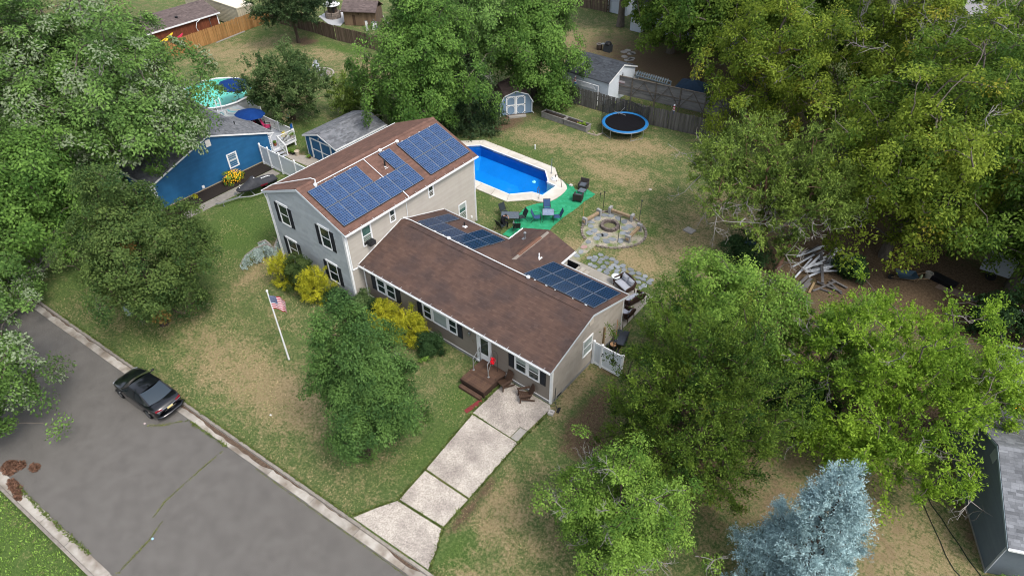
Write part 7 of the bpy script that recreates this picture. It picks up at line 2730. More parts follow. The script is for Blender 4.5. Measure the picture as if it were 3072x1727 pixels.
NS = thing("white_shed", "white shed with slate grey roof behind the rear fence", "shed", (-5.8, 36, 0))
wNS, wNS2, rNS = gable_building(NS, (-2.7, 34.1, 0), (0, 1, 0), (-1, 0, 0), 5.0, 5.6, 2.62, 3.55, M("shed_white_boards", (.55, .60, .66), (.50, .55, .61), rough=.6), dark_roof, grey_deck, over=.2, course=.2, seed=95)
mb = MB()
sg = -1
fish = [(2.3, 2.25), (2.42, 2.0), (2.55, 1.75), (2.75, 1.8), (2.68, 2.0), (2.85, 2.15), (2.66, 2.2), (2.62, 2.45), (2.5, 2.75), (2.46, 2.5)]
mb.add([wNS.p(x, z, .025) for x, z in fish]+[wNS.p(x, z, .06) for x, z in fish], [tuple(range(10, 20)), tuple(reversed(range(10)))]+[(i, (i+1) % 10, 10+(i+1) % 10, 10+i) for i in range(10)])
mb.build("fish_ornament", black, NS)
LF = thing("white_trellis", "white diagonal lattice panels and rail between the white shed and the fence", "trellis", (-5.6, 33.8, 0))
for i in range(26):
 for sgn in (1, -1):
  mb = MB()
  x0 = -7.4+.14*i
  xa, xb = x0, x0+.42*sgn
  if xb < -7.4 or xb > -3.7:
   continue
  mb.beam((xa, 33.75+(.012 if sgn > 0 else 0), 1.55), (xb, 33.75+(.012 if sgn > 0 else 0), 1.97), .012, .035, upv=(0, 1, 0))
  mb.build("lattice_strip", white, LF)
mb = MB()
mb.box(-7.45, -3.6, 33.72, 33.79, 1.98, 2.04)
mb.box(-7.45, -7.38, 33.72, 33.79, 0, 1.98)
mb.box(-3.67, -3.6, 33.72, 33.79, 0, 1.98)
mb.build("lattice_frame", white, LF)
GZ_ = thing("canopy_tent", "dark navy canopy tent behind the wooden screen", "canopy", (3.8, 39.0, 0))
dk = M("dark_navy_canvas", (.010, .022, .042), (.013, .028, .052), rough=.85)
mb = MB()
cx4 = [(2.4, 38.0), (5.3, 38.4), (5.0, 40.6), (2.1, 40.2)]
ap = (3.7, 39.3, 2.75)
mb.add([(x, y, 2.1) for x, y in cx4]+[ap]+[(x, y, 1.9) for x, y in cx4], [(0, 1, 4), (1, 2, 4), (2, 3, 4), (3, 0, 4)]+[(5+i, 5+(i+1) % 4, (i+1) % 4, i) for i in range(4)])
mb.build("canopy", dk, GZ_)
for x, y in cx4:
 mb = MB()
 mb.tube([(x, y, 0), (x, y, 2.05)], .03, 6)
 mb.build("leg", alu, GZ_)
PG_ = thing("pergola", "small grey slatted pergola in the dark yard", "pergola", (-.2, 38.6, 0))
slm = M("pergola_slat", (.16, .20, .23), rough=.9, objrand=.1)
for i in range(14):
 mb = MB()
 x = -1.9+.26*i
 mb.obox((x, 37.9, 2.15), (.09, 0, 0), (-.4, 1.15, 0), (0, 0, .06))
 mb.build("slat", slm, PG_)
mb = MB()
mb.box(-2.0, 1.9, 38.0, 38.08, 2.03, 2.14)
mb.box(-2.2, 1.6, 38.8, 38.88, 2.03, 2.14)
for x in (-1.95, 1.75):
 mb.box(x, x+.09, 37.99, 38.09, 0, 2.03)
 mb.box(x-.25, x-.16, 38.8, 38.88, 0, 2.03)
mb.build("pergola_frame", slm, PG_)
t = thing("gas_grill", "black covered grill standing in the dark yard", "grill", (-10.4, 46.5, 0))
mb = MB()
mb.box(-10.85, -9.95, 46.2, 46.8, 0, .80)
mb.build("cabinet", M("grill_grey", (.055, .065, .075), rough=.5), t)
mb = MB()
mb.lathe((-10.4, 46.5, .80), [(.42, 0), (.42, .14), (.30, .30), (.05, .36)], 12)
mb.build("lid", black, t)
mb = MB()
mb.box(-11.25, -10.86, 46.25, 46.75, .72, .76)
mb.build("side_shelf", greymetal, t)
t = thing("stone_ring_barrel", "round pale rimmed barrel beside the black grill", "barrel", (-11.5, 46.4, 0))
mb = MB()
mb.lathe((-11.5, 46.4, 0), [(.30, 0), (.34, .3), (.30, .62)], 14)
mb.build("barrel_body", bark_d, t)
mb = MB()
mb.tube([(-11.5+.31*math.cos(a), 46.4+.31*math.sin(a), .63) for a in np.linspace(0, 6.283, 17)], .04, 6, cap=False)
mb.build("rim", concrete, t)
WHS = thing("white_house", "white sided house corner with one window in the shade at the back", "house", (-8, 57, 0))
whm = M("shade_white_siding", (.50, .55, .62), (.46, .51, .58), rough=.6)
mb = MB()
mb.box(-11.9, -10.4, 54.0, 60, 0, 3.0)
mb.box(-10.4, 4.0, 55.2, 62, 0, 2.9)
mb.build("wall", whm, WHS)
wWH = Wall((-11.9, 54.0, 0), (1, 0, 0), (0, -1, 0))
siding(wWH, [(0, .1), (1.5, .1), (1.5, 3.0), (0, 3.0)], whm, WHS, course=.15)
wWI = Wall((-10.4, 55.2, 0), (1, 0, 0), (0, -1, 0))
siding(wWI, [(0, .1), (14.4, .1), (14.4, 2.9), (0, 2.9)], whm, WHS, course=.15)
window(wWH, .42, 1.18, .9, 2.5, WHS, fr=.10)
window(wWI, 3.0, 4.2, .9, 2.3, WHS, fr=.10)
window(wWI, 8.0, 9.2, .9, 2.3, WHS, fr=.10)
mb = MB()
gable_deck(mb, (-12.3, 54.6, 2.9), (4.4, 54.6, 2.9), (-12.3, 58.4, 4.4), (4.4, 58.4, 4.4))
gable_deck(mb, (-12.3, 62.3, 2.9), (4.4, 62.3, 2.9), (-12.3, 58.4, 4.4), (4.4, 58.4, 4.4))
rr2 = mb.build("roof", grey_deck, WHS)
shingles((-12.3, 54.6, 2.905), (1, 0, 0), (0, 3.8, 1.5), 16.7, 4.08, dark_roof, rr2, seed=97)
t = thing("far_white_shed", "pale shed wall peeping between trunks by the far fence", "shed", (-17.0, 59, 0))
mb = MB()
mb.box(-17.8, -14.9, 58.2, 60.5, 0, 2.1)
mb.build("wall", whm, t)
siding(Wall((-17.8, 58.2, 0), (1, 0, 0), (0, -1, 0)), [(0, .1), (2.9, .1), (2.9, 2.1), (0, 2.1)], whm, t, course=.18)
mb = MB()
gable_deck(mb, (-18.0, 58.0, 2.08), (-14.7, 58.0, 2.08), (-18.0, 59.4, 2.7), (-14.7, 59.4, 2.7))
gable_deck(mb, (-18.0, 60.7, 2.08), (-14.7, 60.7, 2.08), (-18.0, 59.4, 2.7), (-14.7, 59.4, 2.7))
mb.build("roof", grey_deck, t)
SP = thing("stone_path", None, None, kind="structure")
for i in range(22):
 f = i/21
 c = (-3.2-5.5*f+.4*math.sin(i*2.1), 39.8+8.5*f+.5*math.cos(i*1.7))
 rough_stone(c, .42, 300+i, z1=.04, n=6).build("path_stone", concrete, SP)
mb = MB()
mb.quad((14, 79, .01), (60, 77, .01), (60, 90, .01), (14, 92, .01))
mb.build("far_street", M("far_asphalt", (.30, .295, .30), (.26, .255, .26), scale=.5, rough=.9), kind="structure")
# ---------------------------------------------------------------- the right-hand lots
RH = thing("grey_house", "dark grey sided house with grey shingle roof in the bottom right photo corner", "house", (36.2, 4.2, 0))
dkg = M("dark_grey_vinyl", (.12, .15, .175), (.135, .168, .195), scale=1.5, rough=.55, tint=.05)
wR, wR2, rR = gable_building(RH, (36.22, 4.16, 0), (-.41, .912, 0), (.912, .41, 0), 8.1, 12, 2.4, 4.02, dkg, grey_roof, grey_deck, over=.12, rake_=.08, course=.105, seed=100, tab=.33, rcourse=.145)
for o in RH.children:
 if o.name.startswith("rake_board"):
  o.data.materials[0] = M("rake_blue_grey", (.22, .28, .32), rough=.6)
mb = MB()
wR.box(mb, -.03, .09, 0, 2.32, .0, .035)
mb.build("corner_board", M("corner_pale", (.46, .50, .54), rough=.6), RH)
mb = MB()
wR.box(mb, -.02, 8.1, 0, .16, .0, .03)
mb.build("foundation", concrete, RH)
mb = MB()
wR.box(mb, 3.68, 4.17, 3.14, 3.70, .02, .045)
mb.build("gable_vent", M("vent_blue_grey", (.30, .35, .38), rough=.6), RH)
wRs = Wall((36.22, 4.16, 0), (.912, .41, 0), (.41, -.912, 0))
siding(wRs, [(0, .1), (12, .1), (12, 2.3), (0, 2.3)], M("grey_blue_vinyl", (.13, .155, .18), (.115, .14, .165), rough=.6), RH, course=.13, d=.004)
_e = Vector((36.22, 4.16, 0))+Vector((.41, -.912, 0))*.19-Vector((.912, .41, 0))*.08
gutter("gutter", [tuple(_e+Vector((.912, .41, 0))*12+Vector((0, 0, 2.38))), tuple(_e+Vector((0, 0, 2.38)))][::-1], RH)
window(wRs, 1.6, 2.5, .9, 2.0, RH, fr=.08)
HOSE = M("hose_green", (.012, .022, .018), rough=.5)
for lab, pts_ in (("dark garden hose curving over the dry grass, farther from the grey house", [(32.9, 6.6), (33.25, 6.0), (33.54, 5.56), (33.9, 5.05), (34.27, 4.54), (34.6, 4.0), (34.85, 3.7), (35.1, 3.42), (35.33, 3.3), (36.2, 3.0)]),
    ("dark garden hose lying close along the grey house wall", [(33.1, 6.9), (33.5, 6.3), (34.06, 5.84), (34.5, 5.35), (35.01, 4.89), (35.5, 4.35), (36.0, 3.95), (36.5, 3.5)])):
 mb = MB()
 mb.tube([(x, y, .02) for x, y in pts_], .022, 6)
 tag(mb.build("garden_hose", HOSE), lab, "hose", "hoses on the dry grass")
GD = thing("grey_deck", "weathered grey deck with slatted railing at the right photo edge", "deck", (35.6, 17, 0))
dwood = M("deck_grey_wood", (.27, .28, .30), (.22, .23, .25), scale=4, rough=.9, objrand=.1)
dq = [Vector((33.75, 19.15, 0)), Vector((34.95, 15.4, 0))]
dd = Vector((.95, .31, 0))
for i in range(22):
 a = dq[0]+(dq[1]-dq[0])*i/22
 mb = MB()
 mb.obox(a+Vector((0, 0, .45)), dd*5, (dq[1]-dq[0])/22*.95, (0, 0, .03))
 mb.build("deck_board", dwood, GD)
mb = MB()
mb.obox(dq[0]+Vector((.05, 0, .1)), dd*5, (dq[1]-dq[0]), (0, 0, .34))
mb.build("deck_frame", dwood, GD)
railing(GD, dq[0]+Vector((.1, -.05, 0)), dq[0]+dd*4.8, .48, .72, step=.14, mat=dwood, rail_w=.12)
railing(GD, dq[0]+Vector((.1, -.05, 0)), dq[1]+Vector((.1, .1, 0)), .48, .72, step=.14, mat=dwood, rail_w=.12)
t = thing("yellow_kneeboard", "bright yellow board lying on the grey deck behind the dark grey house", "board", (36.0, 14.4, .5))
mb = MB()
mb.obox((35.3, 13.9, 1.15), (1.0, .35, 0), (-.35, .9, .1), (0, 0, .05))
mb.build("board_top", M("bright_yellow", (.66, .34, .012), rough=.5), t)
mb = MB()
for p in ((35.35, 14.0), (36.1, 14.25), (35.1, 14.7), (35.9, 15.0)):
 mb.box(p[0], p[0]+.05, p[1], p[1]+.05, .0, 1.16)
mb.build("table_leg", dwood, t, kind="stuff")
# heap of broken timber and white trim boards
wtrim = M("old_white_trim", (.58, .61, .66), (.42, .44, .48), scale=3, rough=.8, objrand=.12)
gtimb = M("grey_timber", (.16, .155, .16), (.12, .115, .115), scale=4, rough=.95, objrand=.2)
rq = random.Random(21)
TGp = "boards of the broken timber heap"
def plank(a, b2, w_, h_, mat, label):
 mb = MB()
 mb.beam(a, b2, w_, h_)
 tag(mb.build("plank", mat), label, "plank", TGp)
n_w = 0
for i in range(26):
 x = 21.6+rq.uniform(0, 1.9)
 y = 21.6+rq.uniform(-1.3, 1.5)
 a = math.radians(rq.gauss(62, 14))
 L_ = rq.uniform(1.2, 2.6)
 z = .08+.035*i*.5
 plank((x-math.cos(a)*L_/2, y-math.sin(a)*L_/2, z+rq.uniform(-.05, .08)), (x+math.cos(a)*L_/2, y+math.sin(a)*L_/2, z+rq.uniform(0, .35)), rq.uniform(.10, .22), .025, wtrim if i % 4 else gtimb,
    "white trim board in the loose middle of the broken timber heap" if i % 4 else "grey board lying among the white trim boards of the heap")
for i in range(5):
 a = math.radians(35+rq.gauss(0, 9))
 c = (23.35+.1*i, 22.6+.12*i)
 plank((c[0]-.8*math.cos(a), c[1]-.8*math.sin(a)*1.3, .1+.05*i), (c[0]+.8*math.cos(a), c[1]+.8*math.sin(a)*1.3, .2+.05*i), .2, .03, wtrim, "white trim board fanned out at the right end of the broken timber heap")
for i, (p, q, w_) in enumerate([((22.1, 17.0, .15), (22.5, 19.8, .25), .2), ((22.45, 17.0, .12), (22.75, 19.7, .2), .2), ((22.75, 17.2, .1), (22.85, 19.2, .2), .18), ((23.15, 18.3, .06), (23.05, 19.6, .06), .14),
        ((23.3, 18.6, .12), (24.2, 20.5, .18), .12), ((23.2, 19.6, .2), (24.85, 19.7, .1), .14), ((23.9, 20.5, .16), (25.0, 20.3, .12), .14), ((23.8, 20.2, .12), (24.9, 19.55, .06), .15), ((22.4, 22.3, .7), (23.55, 19.6, .3), .18), ((23.6, 19.2, .05), (24.3, 19.2, .1), .12)]):
 plank(p, q, w_, .06, gtimb if i != 3 else M("fresh_timber", (.34, .25, .14), rough=.9), "grey timber splaying out of the lower side of the broken timber heap" if i != 3 else "short tan plank lying alone below the broken timber heap")
WB = thing("wheelbarrow", "dark blue wheelbarrow lying on brown ground under the oaks", "wheelbarrow", (27.8, 23.7, 0), .5)
def barrow(WB, tubm, s=1.0):
 mb = MB(True)
 b_ = [(-.45, -.22, .28), (.40, -.25, .28), (.40, .25, .28), (-.45, .22, .28)]
 t_ = [(-.75, -.36, .62), (.62, -.36, .58), (.62, .36, .58), (-.75, .36, .62)]
 mb.add(b_+t_, [(0, 1, 2, 3), (4, 5, 1, 0), (5, 6, 2, 1), (6, 7, 3, 2), (7, 4, 0, 3)])
 i_ = [(x*.97, y*.95, z+.012) for x, y, z in b_]+[(x*.97, y*.96, z+.002) for x, y, z in t_]
 mb.add(i_, [(3, 2, 1, 0), (0, 1, 5, 4), (1, 2, 6, 5), (2, 3, 7, 6), (3, 0, 4, 7)])
 mb.build("tub", tubm, WB)
 for sg in (-1, 1):
  mb = MB(True)
  mb.tube([(-.95, .05*sg, .2), (.3, .24*sg, .27), (1.25, .32*sg, .55)], .022, 6)
  mb.tube([(.45, .25*sg, .27), (.55, .27*sg, .02), (.7, .28*sg, .35)], .016, 6)
  mb.build("handle", M("barrow_wood", (.28, .20, .12), rough=.9), WB)
 mb = MB(True)
 mb.tube([(-.95, -.05, .19), (-.95, .05, .19)], .19, 14)
 mb.build("wheel", black, WB)
barrow(WB, M("barrow_blue", (.035, .075, .115), (.045, .09, .135), rough=.5))
t = thing("black_tarp", "black plastic tub or tarp lying on a board under the dark oak", "tarp", (29.8, 24.7, 0))
mb = MB()
mb.obox((29.0, 24.85, .02), (1.5, -.35, 0), (.25, .6, 0), (0, 0, .30))
mb.build("tub_body", M("tarp_black", (.008, .008, .012), rough=.45), t)
mb = MB()
mb.obox((28.95, 24.82, .321), (1.6, -.37, 0), (.27, .66, 0), (0, 0, .03))
mb.build("lid", M("tarp_black2", (.012, .012, .016), rough=.45), t)
t = thing("plywood_sheet", "pale plywood sheet on the ground beside the black tub", "sheet", (30.8, 24.4, 0))
mb = MB()
mb.obox((29.6, 24.1, .01), (2.3, -.1, 0), (.2, .7, 0), (0, 0, .02))
mb.build("sheet", M("plywood", (.25, .19, .15), (.20, .15, .12), rough=.9), t)
mb = MB()
mb.obox((31.2, 24.0, .031), (.9, .1, 0), (.05, .5, 0), (0, 0, .02))
mb.build("loose_board", gtimb, t)
potted("garden_urn", "round grey urn beside the black tub", (28.95, 24.9, 0), .24, .45, M("urn_grey", (.36, .34, .30), rough=.9), L_dark, 31, foliage=False)
t = thing("plastic_bottle", "tiny pale green bottle standing beside the grey urn", "bottle", (28.6, 24.55, 0))
mb = MB()
mb.lathe((28.6, 24.55, 0), [(.08, 0), (.08, .22), (.03, .30), (.03, .34)], 10)
mb.build("bottle_body", M("bottle_green", (.42, .52, .30), rough=.4), t)
t = thing("white_rabbit_statue", "white duck-shaped garden pipe at the right photo edge", "garden ornament", (34.7, 24.4, 0))
mb = MB()
mb.tube([(34.55, 24.8, .05), (34.65, 24.5, .25), (34.8, 24.2, .3), (34.9, 24.0, .1)], [.06, .08, .08, .05], 8)
mb.ball((34.52, 24.85, .12), .10)
mb.build("ornament_body", white, t, kind="stuff")
t = thing("white_van", "white trailer half hidden under the dark oak at the right photo edge", "trailer", (33.5, 28.0, 0))
mb = MB()
mb.box(31.5, 35.5, 27.2, 29.4, .6, 2.2)
mb.build("body", whm, t)
mb = MB()
mb.box(31.45, 35.55, 27.15, 29.45, 2.2, 2.28)
mb.build("roof", whitev, t)
for x in (32.3, 34.6):
 mb = MB()
 mb.tube([(x, 27.15, .33), (x, 27.4, .33)], .33, 14)
 mb.build("wheel", black, t)
t = thing("blue_tarp", "dark blue tarp covering a heap beside the two pine trunks", "tarp", (17.9, 20.6, 0))
mb = MB()
mb.lathe((17.9, 20.6, 0), [(.85, 0), (.75, .25), (.5, .5), (.15, .62)], 9)
mb.build("cover", M("tarp_blue", (.02, .055, .10), (.03, .075, .13), scale=4, rough=.6, bump=.4, bscale=8), t)
mb = MB()
mb.tube([(17.9+.8*math.cos(a), 20.6+.8*math.sin(a), .17) for a in np.linspace(0, 6.283, 13)], .015, 5, cap=False)
mb.build("rope", whitev, t)
mb = MB()
mb.obox((13.1, 19.7, 0), (.75, -.1, 0), (.12, .62, 0), (0, 0, .09))
tag(mb.build("septic_lid", concrete), "square grey concrete lid lying in the lawn left of the pines", "lid")
mb = MB()
mb.lathe((8.33, 23.26, 0), [(.13, 0), (.13, .03), (.06, .045)], 14)
tag(mb.build("drain_cap", M("cap_pale", (.55, .50, .44), rough=.6)), "small round pale cap in the lawn behind the fire ring", "drain cap")
t = thing("standpipe", "small white standpipe in the lawn above the pool deck", "pipe", (-3.2, 22.9, 0))
mb = MB()
mb.tube([(-3.2, 22.9, 0), (-3.2, 22.9, .38)], .05, 8)
mb.build("pipe_body", whitev, t)
mb = MB()
mb.lathe((-3.2, 22.9, .38), [(.065, 0), (.065, .05), (.02, .07)], 10)
mb.build("cap", whitev, t)
# ---------------------------------------------------------------- around the house
PO = thing("porch", "low brown board landing in front of the white door", "porch", (11.0, -1.1, 0))
pw = M("brown_deck_board", (.125, .075, .052), (.085, .052, .040), scale=4, rough=.8, stretch=(1, .3, 1), objrand=.18)
for i in range(14):
 mb = MB()
 y = -2.03+.142*i
 mb.box(10.14, 11.90, y, y+.136, .505, .535)
 mb.build("deck_board", pw, PO)
dkw = M("brown_deck_frame", (.055, .035, .028), rough=.9)
mb = MB()
mb.box(10.16, 11.88, -2.05, -2.015, .30, .503)
mb.box(11.875, 11.91, -2.05, -.06, .30, .503)
mb.box(10.13, 10.165, -2.05, -.06, .30, .503)
for x in (10.18, 11.78):
 mb.box(x, x+.09, -2.01, -1.92, 0, .50)
mb.box(10.2, 11.85, -2.0, -.1, .0, .28)
mb.build("deck_frame", dkw, PO)
mb = MB()
mb.box(10.2, 11.8, -2.3, -2.06, .0, .18)
mb.build("step", pw, PO)
for lab, pts_ in (("white porch railing at the left side of the landing", [(10.3, -1.05, .53), (10.3, -1.05, 1.45), (10.0, -.1, 1.45), (10.0, -.1, .3)]), ("white porch railing at the right side of the landing", [(11.35, -.95, .53), (11.3, -.95, 1.5), (10.95, -.12, 1.55), (10.92, -.12, .3)])):
 t = thing("porch_rail", lab, "railing", pts_[0], group="porch railings")
 mb = MB()
 mb.tube(pts_, .028, 8)
 mb.build("rail_tube", alu, t)
 mb = MB()
 p = Vector(pts_[0])
 mb.lathe(p, [(.07, 0), (.07, .02), (.03, .03)], 10)
 mb.build("foot_plate", alu, t)
 mb = MB()
 mb.tube([(pts_[0][0], pts_[0][1], .95), (pts_[3][0], pts_[3][1], .95)], .016, 6)
 mb.build("mid_rail", alu, t)
mb = MB()
mb.prism([(11.55, -3.35), (11.80, -3.42), (12.02, -2.25), (11.72, -2.15)], .0, .025)
tag(mb.build("red_mat", M("brick_red_board", (.24, .045, .05), (.19, .035, .04), scale=5, rough=.9)), "narrow brick-red board lying between the lawn and the driveway", "board")
HBk = thing("hanging_basket", "red flower basket on a bent iron hook right of the door", "flower basket", (11.45, -.35, 0))
mb = MB()
mb.tube([(11.5, -.3, 0), (11.5, -.3, 1.95), (11.45, -.32, 2.15), (11.3, -.36, 2.2), (11.2, -.4, 2.1), (11.2, -.4, 1.95)], .012, 6)
mb.build("hook", blackmetal, HBk)
mb = MB()
mb.lathe((11.25, -.42, 1.18), [(.06, 0), (.15, .12), (.17, .18), (.15, .18)], 12)
for k in range(3):
 a = 2.1*k
 mb.tube([(11.25+.15*math.cos(a), -.42+.15*math.sin(a), 1.36), (11.2, -.4, 1.93)], .006, 4)
mb.build("basket", greymetal, HBk)
rg = np.random.default_rng(4)
Cc = np.array([11.25, -.42, 1.42])+rg.normal(0, .09, (12, 3))
v, ti = leaf_cloud(rg, Cc, unit(Cc-np.array([11.25, -.42, 1.3])), 22, .10, .08, .06, "broad", .1, .7, .4)
np_mesh("red_blooms", v-np.array(HBk.location), np.arange(len(v)).reshape(-1, 4), leafmat("red_bloom", (.30, .006, .012), (.52, .015, .03)), HBk, fattr={"tint": ti})
t = thing("key_stone", "pale square block with a dark plate beside the driveway at the house corner", "block", (15.55, -.55, 0))
mb = MB()
mb.obox((15.4, -.72, 0), (.30, .08, 0), (-.06, .30, 0), (0, 0, .16))
mb.build("block_body", M("block_pale", (.50, .47, .44), rough=.9), t)
mb = MB()
mb.obox((15.47, -.60, .161), (.16, .04, 0), (-.02, .10, 0), (0, 0, .006))
mb.build("plate", M("plate_grey", (.28, .27, .27), rough=.6), t)
t = thing("splash_block", "dark splash tray at the foot of the house corner", "tray", (15.75, -.2, 0))
mb = MB()
mb.obox((15.7, -.3, 0), (.14, .05, 0), (-.1, .35, 0), (0, 0, .06))
mb.build("tray_body", black, t)
mb = MB()
mb.tube([(15.17, .35, 1.1), (15.3, .1, .4), (15.7, -.2, .08)], .02, 6)
mb.build("drain_hose", blackmetal, t)
GT = thing("white_gate", "white vinyl gate and fence beside the right end of the house", "gate", (16.2, 4.1, 0))
for i, x in enumerate((15.22, 15.78, 17.15)):
 mb = MB()
 mb.box(x-.06, x+.06, 4.04, 4.16, 0, 1.86)
 mb.lathe((x, 4.10, 1.86), [(.10, 0), (.10, .03), (.02, .08)], 4)
 mb.build("fence_post", whitev, GT)
for (a, b2) in ((15.285, 15.715), (15.845, 17.085)):
 mb = MB()
 mb.box(a, b2, 4.07, 4.13, 1.66, 1.80)
 mb.box(a, b2, 4.07, 4.13, .06, .22)
 mb.build("fence_rail", whitev, GT)
 n = max(2, int((b2-a)/.27))
 for k in range(n):
  mb = MB()
  mb.box(a+(b2-a)*k/n, a+(b2-a)*(k+1)/n-.004, 4.085, 4.112, .22, 1.66)
  mb.build("gate_board", panel_m, GT)
mb = MB()
mb.box(15.83, 15.92, 4.03, 4.07, 1.18, 1.24)
mb.box(15.80, 15.84, 4.02, 4.06, 1.0, 1.06)
mb.build("latch", black, GT)
t = thing("black_bin", "round black bin holding a cut log beside the house wall", "bin", (15.6, 5.75, 0))
mb = MB()
mb.lathe((15.6, 5.75, 0), [(.20, 0), (.24, .52), (.26, .54), (.22, .52), (.20, .40)], 16)
mb.build("bin_body", black, t)
mb = MB()
mb.lathe((15.6, 5.75, .3), [(.19, 0), (.19, .24)], 14)
mb.build("log", M("cut_log", (.42, .27, .15), (.30, .17, .09), scale=12, rough=.9), t)
WB2 = thing("wheelbarrow", "dark grey wheelbarrow tub leaning beside the black log bin", "wheelbarrow", (15.72, 6.55, 0), 1.9)
barrow(WB2, M("barrow_grey", (.045, .055, .075), (.06, .07, .09), rough=.5))
for lab, a, b2, hm in (("rake with a pale handle leaning on the house wall above the wheelbarrow", (15.45, 6.3, .45), (15.2, 6.75, 1.6), (.45, .22, .12)), ("long dark handled tool leaning at the rear house corner", (15.3, 7.35, .05), (15.18, 7.5, 1.45), (.10, .08, .07))):
 t = thing("garden_tool", lab, "garden tool", a, group="tools leaning on the house")
 mb = MB()
 mb.tube([a, b2], .018, 6)
 mb.build("handle", M("tool_%d" % int(hm[0]*100), hm, rough=.8), t)
 mb = MB()
 mb.obox(Vector(a)-Vector((.12, .02, .02)), (.24, .03, 0), (0, .03, 0), (0, 0, .05))
 mb.build("tool_head", greymetal, t)
# cellar hatch with its step
CH = thing("cellar_hatch", "open concrete cellar hatch with a dark inside on the rear patio", "hatch", (9.2, 10.4, 0))
mb = MB()
mb.box(8.45, 9.75, 10.85, 10.97, 0, .62)
mb.box(8.45, 8.57, 9.6, 10.849, 0, .62)
mb.box(9.63, 9.75, 9.6, 10.849, 0, .45)
mb.build("kerb", M("hatch_concrete", (.42, .40, .36), rough=.9), CH)
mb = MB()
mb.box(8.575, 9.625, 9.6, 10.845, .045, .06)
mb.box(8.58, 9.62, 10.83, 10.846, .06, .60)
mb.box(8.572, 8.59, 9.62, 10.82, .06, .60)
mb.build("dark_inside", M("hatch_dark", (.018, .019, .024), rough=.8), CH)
t = thing("cushion", "folded white cushion lying in the dark cellar hatch", "cushion", (9.2, 10.3, .07))
mb = MB()
mb.obox((8.85, 10.0, .065), (.65, -.05, 0), (.05, .5, 0), (0, 0, .24))
mb.build("cushion_body", M("cushion_white", (.62, .63, .66), rough=.9), t)
mb = MB()
mb.obox((8.84, 9.99, .17), (.67, -.05, 0), (.05, .52, 0), (0, 0, .02))
mb.build("piping", M("cushion_grey", (.40, .41, .44), rough=.9), t)
mb = MB()
mb.box(9.80, 10.12, 10.2, 11.1, .04, .30)
mb.box(10.12, 10.45, 10.2, 11.1, .04, .17)
tag(mb.build("patio_step", M("step_concrete", (.44, .41, .36), (.37, .345, .30), scale=3, rough=.9)), "pale two-tread concrete step on the patio beside the cellar hatch", "step")
